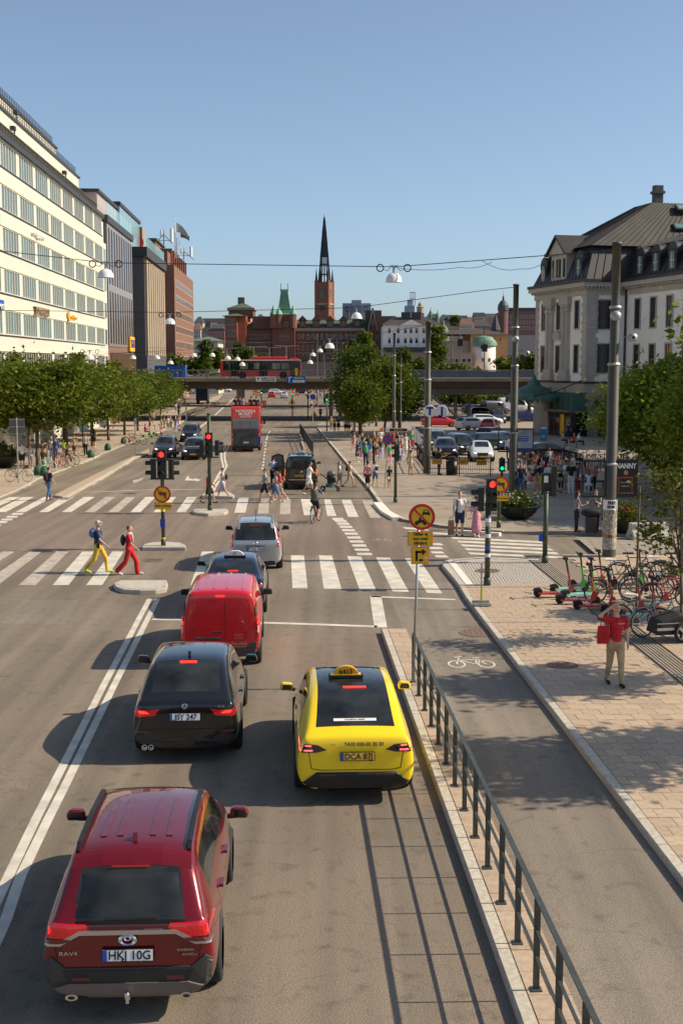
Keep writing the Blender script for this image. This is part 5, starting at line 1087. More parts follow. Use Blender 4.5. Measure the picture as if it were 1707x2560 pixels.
patch(bv,[(-.80,1.08),(.80,1.08),(.74,1.50),(-.74,1.50)],M_GLASS,'rear_window',c1,off=.012,cuts=5,smooth=True)
MB().obx((.02,.02+at_rear(bv,0,1.12)[0].y-.05,1.13),(.55,.03,.03),Matrix.Rotation(-.02,3,'Y')).build('wiper',M_BLACK,c1)
number_plate(c1,'HKJ 10G',0,at_rear(bv,0,.76)[0].y-.03,.765,tilt=-.12);p=at_rear(bv,0,.885)[0]
MB().lathe([(.046,0),(.062,-.012),(.078,0)],20,ax='y').lathe([(.016,0),(.026,-.012),(.036,0)],16,(0,0,.02),ax='y').build('emblem',M_CHR,c1,loc=(0,p.y-.03,.925)).scale=(1.25,1,.85)
for s_,x,z in(('RAV4',-.62,.78),('HYBRID',.60,.80),('AWD-i',.64,.75)):text(s_,.062 if x<0 else .04,'badge',M_CHR,c1,(x,at_rear(bv,x,z)[0].y-.012,z),sx=1.3,ext=.003)
MB().cyl((0,.0,.36),(0,-.13,.34),.03).ell((0,-.15,.39),(.033,.033,.033)).cyl((0,-.15,.3),(0,-.15,.38),.02).build('tow_ball',M_CHR,c1)
for s in(-1,1):
 pts=[Vector((s*.60,y,bv.ray_cast(Vector((s*.60,y,3)),Vector((0,0,-1)))[0].z+h))for y,h in((.62,.01),(.72,.045),(1.6,.05),(2.5,.045),(2.62,.01))]
 q=MB();[q.bar(a,b,.045,.05)for a,b in zip(pts,pts[1:])];q.build('roof_rail',M_BLACK,c1)
 for x in(.18,.36):patch(bv,[(s*x-.035,.9),(s*x+.035,.9),(s*x+.035,2.1),(s*x-.035,2.1)],RP,'roof_rib',c1,'top',.012,2)
 for y in(1.35,2.35):
  hp=bv.ray_cast(Vector((s*3,y,.95)),Vector((-s,0,0)))[0];MB().obx(hp+Vector((s*.02,0,0)),(.05,.2,.035),Matrix.Identity(3)).build('door_handle',RP,c1)
 patch(bv,[(1.05,.30),(3.5,.30),(3.5,.44),(1.05,.44)][::s],M_CLAD,'sill_cladding',c1,'right' if s>0 else 'left',.012,3)
 seam(c1,bv,[(1.15,.45),(1.1,1.1)],.012,'right' if s>0 else 'left');seam(c1,bv,[(2.05,.4),(2.05,1.5)],.014,'right' if s>0 else 'left')
patch(bv,[(-.64,.40),(.64,.40),(.62,.66),(-.62,.66)],RP,'roof_spoiler',c1,'top',.015,3)
seam(c1,bv,[(-.66,.67),(.66,.67)],.02,'top');seam(c1,bv,[(-.73,.64),(-.76,.88),(-.76,1.05)]);seam(c1,bv,[(.73,.64),(.76,.88),(.76,1.05)])
p=bv.ray_cast(Vector((0,.82,3)),Vector((0,0,-1)))[0];MB().prism([(p.y-.08,p.z),(p.y+.1,p.z),(p.y-.05,p.z+.09)],-.025,.025,ax='x').build('antenna_fin',RP,c1)
q=MB().bx(-.2,.2,-.01,.0,-.008,.008).build('third_brake_lamp',M_TLR,c1);rr_=at_rear(bv,0,1.56)[0];q.location=(0,rr_.y-.02,1.565)
# ---- 2 black coupe SUV
P=ground_at(464,1874,.25);BP=paint('black_paint',(.012,.012,.014),.3,.22)
st2=prof_suv(4.67,1.62,.22,.95,1.02,1.10,1.02,.70,.10)
c2,bv=car('suv','black coupe shaped SUV with sloping rear window in the left queue behind the red van',BP,st2,1.9,(.95,3.75),.37,P,.044,tw=.95,lower=M_TRIM,mirrors=(3.15,1.1),mcol=BP)
patch(bv,[(-.88,.26),(.88,.26),(.92,.50),(.62,.56),(.45,.44),(-.45,.44),(-.62,.56),(-.92,.50)],mat('dark_grey_plastic',(.035,.033,.03),.5),'bumper',c2,off=.02,cuts=4)
lit(c2,bv,[(.44,.97),(.52,.86),(.80,.84),(.95,.88),(.99,1.02),(.88,1.03),(.80,.95),(.60,.95)],off=.012,cuts=4);
for s in(1,-1):patch(bv,[(s*.62,.90),(s*.88,.90),(s*.90,.95),(s*.70,.94)][::s],M_BRAKE,'brake_lamp',c2,off=.03,cuts=1);patch(bv,[(s*.60,.55),(s*.84,.56),(s*.84,.59),(s*.60,.58)][::s],M_TL2,'reflector',c2,off=.03,cuts=1)
number_plate(c2,'JSY 247',0,at_rear(bv,0,.84)[0].y-.03,.84,tilt=-.15)
p=at_rear(bv,0,1.02)[0];e_=MB().lathe([(0,-.004),(.04,-.004),(.05,0)],20,(0,p.y-.02,1.02),ax='y').build('emblem',M_CHR,c2)
for a in range(4):MB().lathe([(0,-.001),(.036,-.001)],3).add([],[])if False else None
MB().add([(0,0,0),(.036,0,0),(.026,0,.026),(0,0,.036)],[(0,1,2,3)]).add([(0,0,0),(-.036,0,0),(-.026,0,-.026),(0,0,-.036)],[(0,1,2,3)]).build('emblem_quarters',M_BLUE,e_,loc=(0,p.y-.026,1.02))
text('X4',.07,'badge',M_CHR,c2,(.62,at_rear(bv,.62,1.01)[0].y-.012,1.01),sx=1.4)
for x in(-.70,-.59):MB().lathe([(.036,0),(.05,0),(.05,.12),(.036,.12)],16,(x,-.045,.31),ax='y').build('exhaust_tip',M_CHR,c2)
p=bv.ray_cast(Vector((0,1.25,3)),Vector((0,0,-1)))[0];MB().prism([(p.y-.08,p.z),(p.y+.1,p.z),(p.y-.05,p.z+.09)],-.025,.025,ax='x').build('antenna_fin',BP,c2)
q=MB().bx(-.15,.15,-.016,.016,-.012,.012).build('third_brake_lamp',M_BRAKE,c2);rr_=bv.ray_cast(Vector((0,.93,3)),Vector((0,0,-1)))[0];q.location=(0,.93,rr_.z+.012);q.rotation_euler=(.35,0,0)
seam(c2,bv,[(-.72,.56),(-.76,.80),(-.70,1.06)]);seam(c2,bv,[(.72,.56),(.76,.80),(.70,1.06)]);seam(c2,bv,[(-.7,.62),(.7,.62)],.015)
patch(bv,[(-.62,.34),(.62,.34),(.60,.40),(-.60,.40)],M_GLASS,'diffuser',c2,off=.03)
for s in(-1,1):
 for y in(1.45,2.4):hp=bv.ray_cast(Vector((s*3,y,.93)),Vector((-s,0,0)))[0];MB().obx(hp+Vector((s*.02,0,0)),(.05,.2,.035),Matrix.Identity(3)).build('door_handle',BP,c2)
 # ---- 3 yellow taxi
P=ground_at(890,1982,.2);YP=paint('taxi_yellow',(1.0,.70,.0),.0,.4)
st3=prof_suv(4.75,1.62,.20,1.15,1.0,1.10,.98,.72,.04);st3=[list(s)for s in st3]
for j in(3,4,5,6):st3[j][9]=1 if j<7 else 0
st3[7][9]=1;st3=[tuple(s)for s in st3]
c3_,bv=car('taxi','bright yellow taxi with black glass roof and yellow number sign beside the railing',YP,st3,1.92,(.97,3.8),.36,P,.048,tw=.97,lower=YP,mirrors=(3.25,1.06),mcol=YP,cat='taxi')
patch(bv,[(-.80,.24),(.80,.24),(.86,.36),(.62,.54),(-.62,.54),(-.86,.36)],M_BLACK,'diffuser',c3_,off=.03,cuts=5,smooth=True)
patch(bv,[(-.78,.22),(.78,.22),(.80,.25),(-.80,.25)],M_TRIM,'lower_lip',c3_,off=.05)
for s in(1,-1):patch(bv,[(s*.30,.49),(s*.58,.49),(s*.56,.52),(s*.32,.52)][::s],M_TL2,'reflector',c3_,off=.045,cuts=1)
lit(c3_,bv,[(.46,.90),(.62,.86),(.93,.86),(1.0,.95),(.97,1.08),(.86,1.0),(.60,.98)],m=mat('smoked_lamp',(.03,.015,.015),.1,coat=1.),off=.012,cuts=4)
LR_=mat('pink_lamp_ring',(.9,.08,.1),.3,emit=((1,.12,.14),1.6))
for s in(1,-1):
 for pl in([(.68,.885),(.88,.885),(.88,.905),(.68,.905)],[(.865,.885),(.89,.885),(.90,.97),(.875,.97)],[(.70,.955),(.89,.965),(.89,.985),(.70,.975)]):patch(bv,pl if s>0 else mir(pl),LR_,'lamp_ring',c3_,off=.026,cuts=1)
number_plate(c3_,'DCA 87J',.02,at_rear(bv,0,.80)[0].y-.03,.80,True,tilt=-.12)
text('TAXI 020-20 20 20',.078,'door_text',M_INK,c3_,(.12,at_rear(bv,0,.985)[0].y-.014,.985),(pi/2-.25,0,0),.002,bold=.002)
text('www',.03,'door_text',M_INK,c3_,(-.36,at_rear(bv,-.36,.985)[0].y-.014,.985),(pi/2-.25,0,0),.002)
def on_top(bv,x,y):r=bv.ray_cast(Vector((x,y,4)),Vector((0,0,-1)));return r[0],r[1]
pp,nn=on_top(bv,0,.36);s_=MB().bx(-.34,.34,-.03,.03,0,.006).build('window_sticker',M_WHITE,c3_,loc=pp+nn*.006);s_.rotation_euler=(atan2(-nn.y,nn.z),0,0);text('Fossilfritt lastbil',.05,'sticker_text',M_INK,s_,(0,0,.008),(0,0,0),.001)
pp,nn=on_top(bv,0,1.15);q=MB().bx(-.19,.19,-.02,.02,0,.012).build('third_brake_lamp',M_BRAKE,c3_,loc=pp+nn*.004);q.rotation_euler=(atan2(-nn.y,nn.z),0,0);q.location.x=.04
pp,nn=on_top(bv,0,1.62);rs_=MB().bx(-.33,.33,-.08,.10,.02,.07).build('sign_base',M_BLACK,c3_,loc=pp);arc=[(-.28,.06)]+[(.24*cos(a),.06+.19*sin(a))for a in[pi-k*pi/12 for k in range(13)]]+[(.28,.06)]
MB().prism(arc,-.05,.06).build('roof_sign',mat('lamp_amber',(.75,.38,.01),.35),rs_);text('6413',.13,'sign_text',M_INK,rs_,(0,-.055,.135),bold=.003);MB().bx(-.29,.29,-.06,.07,.055,.085).build('sign_edge',YP,rs_);rs_.location.x=-.08;rs_.scale=(.88,.9,.85)
seam(c3_,bv,[(-.70,.60),(-.74,.86)]);seam(c3_,bv,[(.70,.60),(.74,.86)]);seam(c3_,bv,[(-.70,.60),(-.55,.575),(.55,.575),(.70,.60)])
for s in(-1,1):
 for y in(1.5,2.5):hp=bv.ray_cast(Vector((s*3,y,.90)),Vector((-s,0,0)))[0];MB().obx(hp+Vector((s*.004,0,0)),(.02,.2,.03),Matrix.Identity(3)).build('door_handle',M_BLACK,c3_)
 # ---- 4 red van
def prof_van(L,H,zb=.24,hood=1.15,wt=.80):
 return[(0,zb+.06,.7,1.02,H*.955,.90,.95,.94,wt-.02,0,0),(.05,zb,.7,1.05,H*.99,.95,.99,.98,wt,0,0),(.3,zb,.7,1.08,H,.96,1.0,.99,wt,0,0),(1.2,zb,.7,1.08,H*1.005,.96,1.0,.99,wt,0,0),(1.9,zb,.7,1.08,H*1.0,.96,1.0,.99,wt,0,0),(2.3,zb,.7,1.08,H*.995,.96,1.0,.99,wt,0,1),(L*.66,zb,.7,1.06,H*.97,.96,1.0,.98,wt,1,1),(L*.72,zb,.7,1.04,H*.84,.96,1.0,.96,wt,1,0),(L*.82,zb,.68,1.0,hood*1.03,.96,.99,.92,.8,0,0),(L*.93,zb,.6,.86,hood*.9,.94,.96,.88,.74,0,0),(L*.985,zb+.05,.55,.7,hood*.72,.88,.9,.8,.66,0,0),(L,zb+.1,.5,.6,hood*.6,.8,.82,.74,.6,0,0)]
P=ground_at(552,1640,.3);VP=paint('bright_red_paint',(.62,.008,.014),.0,.35)
c4,bv=car('van','bright red delivery van with double rear doors and brown clad bumper in the left queue',VP,prof_van(4.32,1.80),1.83,(.62,3.3),.33,P,.044,lower=M_CLAD,mirrors=(3.0,1.22),cat='van')
patch(bv,[(-.90,.30),(.90,.30),(.92,.50),(.88,.66),(.70,.60),(.60,.52),(-.60,.52),(-.70,.60),(-.88,.66),(-.92,.50)],M_CLAD,'bumper',c4,off=.03,cuts=4)
for s in(1,-1):
 pl=[(.84,.72),(.925,.72),(.905,1.20),(.83,1.12)];patch(bv,pl if s>0 else mir(pl),M_TLR,'tail_lamp',c4,off=.02,cuts=2);pl=[(.835,1.03),(.90,1.03),(.90,1.15),(.835,1.10)];patch(bv,pl if s>0 else mir(pl),M_BRAKE,'brake_lamp',c4,off=.032,cuts=1)
 pl=[(.845,.84),(.91,.84),(.905,1.0),(.842,1.0)];patch(bv,pl if s>0 else mir(pl),M_LAMPW,'lamp_lens',c4,off=.032,cuts=1)
 pl=[(.82,1.22),(.90,1.22),(.78,1.74),(.735,1.74)];patch(bv,pl if s>0 else mir(pl),M_CLAD,'corner_trim',c4,off=.02,cuts=2)
 pl=[(.80,.50),(.90,.50),(.90,.62),(.80,.62)];patch(bv,pl if s>0 else mir(pl),M_TLR,'reflector',c4,off=.05,cuts=1)
 for z in(.86,1.28):pl=[(.80,z),(.845,z),(.845,z+.05),(.80,z+.05)];patch(bv,pl if s>0 else mir(pl),M_TLR,'hinge',c4,off=.035,cuts=0)
seam(c4,bv,[(.12,.60),(.10,1.72)],.014)
seam(c4,bv,[(-.64,1.03),(-.52,.97),(.58,.97),(.68,1.03),(.64,1.56),(.56,1.62),(-.52,1.62),(-.60,1.56),(-.64,1.03)],.012,m=mat('red_edge',(.5,.03,.03),.3))
seam(c4,bv,[(-.78,.62),(-.76,1.2),(-.68,1.7)]);seam(c4,bv,[(.80,.62),(.79,1.2),(.70,1.7)]);seam(c4,bv,[(-.78,.60),(.80,.60)],.014)
patch(bv,[(-.58,.69),(.02,.69),(.02,.73),(-.58,.73)],M_CLAD,'plate_garnish',c4,off=.05);MB().obx((-.08,at_rear(bv,0,.84)[0].y-.03,.85),(.22,.03,.03),Matrix.Identity(3)).build('door_handle',M_CHR,c4)
number_plate(c4,'ZEH 113',-.28,at_rear(bv,0,.6)[0].y-.07,.60)
q=MB().bx(-.1,.1,-.012,0,-.012,.012).build('third_brake_lamp',M_BRAKE,c4,loc=(0,at_rear(bv,0,1.68)[0].y-.01,1.68))
text('DALARÖ',.09,'door_text',mat('gold_print',(.55,.36,.25),.5),c4,(.42,at_rear(bv,.4,.58)[0].y-.025,.585),ext=.002);text('MÅLERISERVICE AB',.035,'door_text',MATS['gold_print'],c4,(.42,at_rear(bv,.4,.5)[0].y-.08,.525),ext=.002)
for x in(.33,.43):seam(c4,bv,[(x,.70),(x+.06,.70),(x+.06,.80),(x,.80),(x,.70)],.006,m=MATS['gold_print'])
for s_,x in(('CITAN',-.62),('109 CDI',.62)):text(s_,.042,'badge',M_CHR,c4,(x,at_rear(bv,x,.9)[0].y-.012,.90),sx=1.3)
for s in(-1,1):
 for x in(.15,.5):patch(bv,[(s*x-.02,.25),(s*x+.02,.25),(s*x+.02,2.6),(s*x-.02,2.6)],VP,'roof_rib',c4,'top',.012,2)
 # ---- 5 dark blue taxi saloon, 6 silver SUV
pz=G(580,1449,1.08);P=Vector((pz.x,pz.y,0));NP_=paint('navy_paint',(.010,.014,.030),.4,.22)
st5=[(0,.32,.6,.86,.92,.86,.91,.86,.78,0,0),(.05,.26,.62,.94,1.03,.92,.96,.9,.84,0,0),(.35,.22,.64,.98,1.09,.95,1.,.92,.82,0,0),(.62,.22,.64,1.0,1.13,.96,1.,.93,.78,1,0),(1.25,.22,.64,1.0,1.40,.96,1.,.93,.66,0,1),(1.6,.22,.64,1.0,1.46,.96,1.,.93,.66,0,1),(2.5,.22,.64,.98,1.46,.96,1.,.93,.66,0,1),(2.8,.22,.64,.97,1.42,.96,1.,.93,.67,1,1),(3.1,.22,.63,.96,1.30,.96,1.,.93,.72,1,0),(3.55,.22,.62,.92,1.02,.96,1.,.9,.78,0,0),(4.3,.22,.58,.80,.90,.94,.97,.86,.7,0,0),(4.7,.26,.54,.66,.74,.86,.9,.78,.6,0,0),(4.8,.34,.5,.55,.6,.78,.82,.72,.5,0,0)]
c5,bv=car('taxi','dark navy saloon taxi with white roof sign between red van and silver car',NP_,st5,1.86,(.95,3.8),.34,P,.044,mirrors=(3.1,1.03),cat='taxi',mcol=NP_)
pp,nn=on_top(bv,0,1.62);rs_=MB().bx(-.3,.3,-.1,.1,0,.04).build('sign_base',M_BLACK,c5,loc=pp+Vector((.02,0,0)));MB().prism([(-.26,.04),(.26,.04),(.2,.12),(.1,.17),(-.1,.17),(-.2,.12)],-.06,.06).build('roof_sign',M_WHITE,rs_);text('521',.07,'sign_text',M_INK,rs_,(0,-.065,.10))
pp,nn=on_top(bv,0,.72);MB().bx(-.14,.14,-.02,.02,0,.012).build('third_brake_lamp',M_BRAKE,c5,loc=pp)
pp,nn=on_top(bv,0,.1);patch(bv,[(-.8,.10),(.8,.10),(.78,.17),(-.78,.17)],NP_,'boot_lip',c5,'top',.03,3);lit(c5,bv,[(.45,.84),(.9,.84),(.93,.95),(.5,.93)],off=.012)
P=ground_at(639,1411,.25);SP=paint('silver_paint',(.50,.50,.51),.6,.3)
c6,bv=car('estate_car','silver estate car with tall red tail lamps at the head of the left queue',SP,prof_suv(4.5,1.63,.22,.42,1.0,1.06,1.02,.72),1.80,(.85,3.5),.33,P,.044,mirrors=(3.0,1.08))
lit(c6,bv,[(.72,.84),(.93,.82),(.97,.95),(.88,1.08),(.72,1.46),(.66,1.46),(.74,1.10)],off=.014,cuts=3);patch(bv,[(-.68,1.06),(.68,1.06),(.64,1.46),(-.64,1.46)],M_GLASS,'rear_window',c6,off=.012,cuts=4)
number_plate(c6,'YHG 506',.0,at_rear(bv,0,.78)[0].y-.03,.77);patch(bv,[(-.34,.87),(.34,.87),(.34,.90),(-.34,.90)],M_CHR,'tailgate_handle',c6,off=.03);MB().lathe([(.04,0),(.052,-.012),(.064,0)],18,ax='y').build('emblem',M_CHR,c6,loc=(0,at_rear(bv,0,.97)[0].y-.035,.97)).scale=(1.3,1,.8)
q=MB().bx(-.16,.16,-.015,.01,-.012,.012).build('third_brake_lamp',M_TLR,c6,loc=(0,at_rear(bv,0,1.5)[0].y-.02,1.51))
for s in(-1,1):
 pts=[Vector((s*.58,y,bv.ray_cast(Vector((s*.58,y,3)),Vector((0,0,-1)))[0].z+h))for y,h in((.5,.01),(.62,.06),(1.5,.06),(2.4,.06),(2.55,.01))];q=MB();[q.bar(a,b,.04,.04)for a,b in zip(pts,pts[1:])];q.build('roof_rail',M_GALV,c6)
pp,nn=on_top(bv,0,.75);MB().cyl(pp,pp+Vector((0,-.25,.42)),.008).cyl(pp,pp+Vector((0,0,.03)),.03).build('antenna',M_BLACK,c6)
# ---- black van taxi with its driver's side door open
P=ground_at(752,1214,.25);P.z=gz(P.y);KP=paint('van_black',(.010,.011,.014),.2,.22)
c7,bv=car('van','black passenger van taxi standing at the crossing with its left door open',KP,[tuple(list(s)[:9]+([1]if 1<=0 else[s[9]])+[s[10]])for s in prof_van(5.1,1.92,wt=.80)],1.93,(.9,4.1),.34,P,.03,mirrors=(3.7,1.25),cat='van')
patch(bv,[(-.80,1.18),(.80,1.18),(.70,1.80),(-.70,1.80)],M_GLASS,'rear_window',c7,off=.012,cuts=4,smooth=True)
for s in(1,-1):pl=[(.86,.82),(.945,.82),(.93,1.22),(.86,1.18)];patch(bv,pl if s>0 else mir(pl),mat('orange_lamp',(.6,.12,.02),.2,coat=1.,emit=((1,.2,.03),.5)),'tail_lamp',c7,off=.02,cuts=2)
number_plate(c7,'TXA 41',-.12,at_rear(bv,0,.8)[0].y-.03,.82,True);patch(bv,[(-.9,.56),(.9,.56),(.9,.60),(-.9,.60)],M_CHR,'bumper_strip',c7,off=.012);MB().lathe([(.05,0),(.06,-.01),(.07,0)],16,ax='y').build('emblem',M_CHR,c7,loc=(.02,at_rear(bv,0,1.02)[0].y-.02,1.02))
MB().bx(-.26,.26,1.4,1.6,1.93,1.98).build('sign_base',M_BLACK,c7);MB().prism([(-.25,1.98),(.25,1.98),(.18,2.06),(.08,2.13),(-.08,2.13),(-.18,2.06)],1.44,1.56).build('roof_sign',M_WHITE,c7)
for s in(-1,1):MB().bar((s*.66,.4,1.95),(s*.66,3.2,1.95),.05,.05).build('roof_rail',M_BLACK,c7)
dr=MB().bx(-1.0,-.93,0,.06,.35,1.2).prism([(-1.75,.35),(-.98,.35),(-.95,1.15),(-1.02,1.75),(-1.35,1.85),(-1.72,1.70),(-1.78,1.1)],3.2,3.27).build('side_door',KP,c7);MB().prism([(-1.66,1.14),(-1.06,1.14),(-1.1,1.66),(-1.34,1.74),(-1.62,1.62)],3.185,3.285).build('door_window',mat('door_glass',(.12,.15,.13),.08),c7)
# ---- red double decker, seen from behind
P=ground_at(615,1130);P.z=gz(P.y);BW_,BH_,BL_=2.5,4.0,10.5
bus=thing('double_decker_bus','red open top double decker bus seen from behind with museum advert on its back','bus',P,.044);BR=paint('bus_red',(.55,.035,.025),.0,.35)
prof=[(0,.45),(0,2.2),(.08,2.9),(.25,3.75),(.4,3.9),(BL_,3.9),(BL_,.45)]
MB().prism(prof,-BW_/2,BW_/2,ax='x').build('body',BR,bus,bevel=.12)
back=[V_ for V_ in()]
def slab_back(z0,z1,y0,y1,x,m,nm,d=.02):return MB().add([(-x,y0-d,z0),(x,y0-d,z0),(x,y1-d,z1),(-x,y1-d,z1),(-x,y0+.1,z0),(x,y0+.1,z0),(x,y1+.1,z1),(-x,y1+.1,z1)],[(0,1,2,3),(4,7,6,5),(0,4,5,1),(3,2,6,7),(0,3,7,4),(1,5,6,2)]).build(nm,m,bus)
slab_back(.55,1.95,0,0,1.08,mat('dark_print',(.03,.035,.04),.3,var=(1.8,.8),c2=(.10,.10,.09)),'rear_advert',.03)
slab_back(1.98,2.85,0,.07,1.12,mat('blue_print',(.10,.20,.35),.4,var=(.6,.5),c2=(.35,.22,.12),stretch=(1,1,.6)),'louvre_panel',.03)
for k in range(8):
 for x in(-.72,0,.72):MB().bx(x-.33,x+.33,-.065+k*.007,-.03+k*.007,2.10+k*.085,2.145+k*.085).build('louvre',M_GALV,bus)
slab_back(2.9,3.7,.08,.24,1.08,mat('coral_print',(.62,.06,.035),.35),'upper_panel',.03)
for s_,z,sz in(('NORDISKA',3.48,.34),('MUSEET',3.22,.34),('WORLD OF ICONS',2.99,.11)):text(s_,sz,'advert_text',M_WHITE,bus,(0,.08+(z-2.9)*.2-.045,z),(pi/2-.19,0,0),.003,bold=.004)
for s in(-1,1):
 for k in range(4):MB().lathe([(0,0),(.06,0),(.06,.05)],12,(s*1.15,-.03,1.05+k*.22),ax='y').build('tail_lamp',M_TLR if k%2 else M_LAMPW,bus)
 for y in(2.3,7.6):wheel(bus,s*1.1,y,.48,.28,s)
 MB().bx(s*1.26-.01,s*1.26+.01,.9,9.8,2.5,3.3).build('side_window',M_GLASS,bus);MB().bx(s*1.26-.01,s*1.26+.01,.9,9.8,1.2,2.0).build('side_window',M_GLASS,bus)
MB().bx(1.3,1.5,10.2,10.35,1.9,2.4).bar((1.2,10.2,2.3),(1.4,10.2,2.3),.05,.05).build('wing_mirror',M_BLACK,bus);MB().bx(-1.1,1.1,-.06,.1,.3,.52).build('bumper',M_BLACK,bus);number_plate(bus,'',0,-.06,.82)
slab_back(.6,1.3,0,0,.12,M_BLUE,'blue_stripe',.035).location=(1.13,0,0)
MB().bx(-1.2,1.2,.45,.52,3.9,4.0).build('top_rail',M_BLACK,bus)
# ---- city bus on the bridge
cbz=BZ+.02;yb=BY+4.2;xa=V(551,948,yb).x;xb=V(752,948,yb).x;LB=xb-xa
cbus=thing('city_bus','long red articulated style city bus driving across the bridge','bus',(xa,yb,cbz));CR=paint('city_red',(.50,.012,.02),.0,.35)
MB().bx(0,LB,0,2.5,.35,2.85).build('body',CR,cbus,bevel=.12)
MB().bx(.45,LB-.02,-.03,.02,1.18,2.62).build('window_band',M_GLASS,cbus);MB().bx(.05,LB-.05,-.035,.05,2.66,2.78).build('roof_edge',M_WHITE,cbus)
for k,x in enumerate((1.3,2.5,3.9,5.4,6.7,7.5,8.8,10.2,11.3)):MB().bx(x*LB/12.4-.05,x*LB/12.4+.05,-.045,0,1.15,2.64).build('window_pillar',M_BLACK,cbus)
for x in(1.4,3.1,5.2,8.0,9.4):MB().bx(x*LB/12.4,x*LB/12.4+1.1,-.04,-.03,1.4,2.3).build('pale_pane',mat('seen_through_glass',(.20,.21,.16),.15,rnd=.3),cbus)  # panes paler than the dark window band
for x in(1.6,6.1,10.9):MB().bx(x*LB/12.4-.1,x*LB/12.4+1.15,-.05,.02,.38,2.6).build('door',M_GLASS,cbus)
MB().bx(4.6,9.9,.7,1.9,2.8,3.25).build('roof_tank',CR,cbus,bevel=.2);MB().bx(10.3,11.6,.7,1.9,2.8,3.05).build('roof_unit',CR,cbus,bevel=.1)
for x in(3.4,9.7):t_=wheel(cbus,0,0,.48,.28,-1);t_.location=(x*LB/12.4,.12,.46);t_.rotation_euler=(0,0,pi/2)
for x in(3.4,9.7):MB().lathe([(0,-.02),(.58,-.02),(.58,.02)],20,(x*LB/12.4,0,.5),ax='y').build('wheel_arch',M_BLACK,cbus)
# ---- cars facing the camera or standing on the plaza
def front_details(root,bv,L,plate_='',yellow=True,drl=True,grille=True,z=.62):
 for s in(1,-1):
  pl=[(.42,z),(.78,z+.02),(.80,z+.14),(.50,z+.10)];patch(bv,pl[::-1]if s>0 else mir(pl[::-1]),mat('lit_head_lamp',(.8,.8,.78),.15,emit=((1,.97,.9),.9))if drl else M_LAMPW,'head_lamp',root,'front',.015,1)
 if grille:patch(bv,[(-.38,z-.14),(.38,z-.14),(.42,z+.07),(-.42,z+.07)][::-1],M_BLACK,'grille',root,'front',.015,1)
 patch(bv,[(-.7,.27),(.7,.27),(.62,.42),(-.62,.42)][::-1],M_BLACK,'air_intake',root,'front',.015,1)
 number_plate(root,'',0,L+.03,z-.2,yellow,front=True)
def gcar(name,label,m,L,H,W_,u,v,face,belt=1.0,sub=1,group=None,kind='suv',z=.2,taxi=False,yellow=True,dec=True,slope=.044):
 """face 'f': front towards us with its front bumper at the pixel; 'r': rear towards us; else a heading in radians about its middle"""
 P=G(u,v,z+.1);gz_=gz(P.y)+(.1 if P.x>5 else 0)
 st=prof_suv(L,H,z,.5,belt,belt*1.04,belt*.98,.70)if kind=='suv' else prof_van(L,H)if kind=='van' else[(s[0]*L/4.8,s[1],s[2],s[3],s[4]if s[4]<1.3 else s[4]*H/1.46)+tuple(s[5:])for s in st5]
 if face=='f':loc=(P.x-sin(slope)*L,P.y+cos(slope)*L,gz_);rz=pi+slope
 elif face=='r':loc=(P.x,P.y,gz_);rz=slope
 else:loc=(P.x+sin(face)*L/2,P.y-cos(face)*L/2*0+0,gz_);rz=face;loc=(P.x+sin(face)*L/2,P.y+1.0-cos(face)*L/2*.0-cos(face)*L/2,gz_)
 c,bv=car(name,label,m,st,W_,(L*.19,L*.80),.33,loc,rz,sub,mirrors=(L*.66,belt*1.06),group=group,mcol=m)
 if dec and face!='r':front_details(c,bv,L,yellow=yellow,z=.66*belt)
 if face!='f':lit(c,bv,[(.55,.84*belt),(.82,.84*belt),(.84,.98*belt),(.6,.96*belt)],off=.012,cuts=1)
 if taxi:MB().prism([(-.25,H),(.25,H),(.18,H+.1),(.08,H+.17),(-.08,H+.17),(-.18,H+.1)],L*.42,L*.45).build('roof_sign',M_WHITE,c)
 return c
GP=paint('graphite_paint',(.06,.06,.075),.5,.3);WPt=paint('white_paint',(.62,.64,.66),.0,.3);TEAL=paint('teal_black_paint',(.012,.03,.035),.4,.25);BLU=paint('pale_blue_paint',(.10,.17,.26),.4,.3)
c=gcar('suv','dark graphite car coming towards us in the left oncoming lane',GP,4.5,1.63,1.86,409,1136,'f',yellow=False);c=gcar('taxi','black estate taxi coming towards us with white lettering on its bonnet',BP,4.6,1.62,1.86,482,1141,'f')
text('TAXI KURIR',.2,'door_text',M_WHITE,c,(0,3.9,1.02),(0.15,0,pi),.003)
gcar('suv','black tall car behind the two oncoming cars on the left',KP,4.7,1.72,1.9,473,1098,'f',belt=1.05)
gcar('parked_car','dark navy hatchback facing us behind the plaza fence, nearest of the parked rank',NP_,4.2,1.55,1.8,1117,1142,'f',slope=.0);gcar('parked_car','black car with bright white daytime lamp behind the plaza fence',BP,4.6,1.66,1.86,1172,1133,'f',slope=.2);gcar('parked_car','white saloon facing us behind the plaza fence',WPt,4.7,1.46,1.85,1206,1149,'f',belt=.95,kind='sedan',slope=-.05)
gcar('parked_car','dark teal car behind the navy hatchback on the plaza',TEAL,4.6,1.62,1.85,1096,1121,'f',slope=.0,yellow=False);gcar('parked_car','dark blue car partly hidden behind the tall station pole, farthest left of the rank',NP_,4.6,1.6,1.85,1062,1110,'f',slope=.0);gcar('parked_car','black car seen from the side behind the white saloon',BP,4.6,1.55,1.85,1206,1105,'r',slope=-.5);gcar('parked_car','dark teal estate car right of the white saloon, facing right',TEAL,4.7,1.5,1.85,1240,1120,-1.2)
gcar('parked_car','pale blue car partly behind the middle tall pole',BLU,4.4,1.5,1.8,1268,1120,'f',slope=.1)
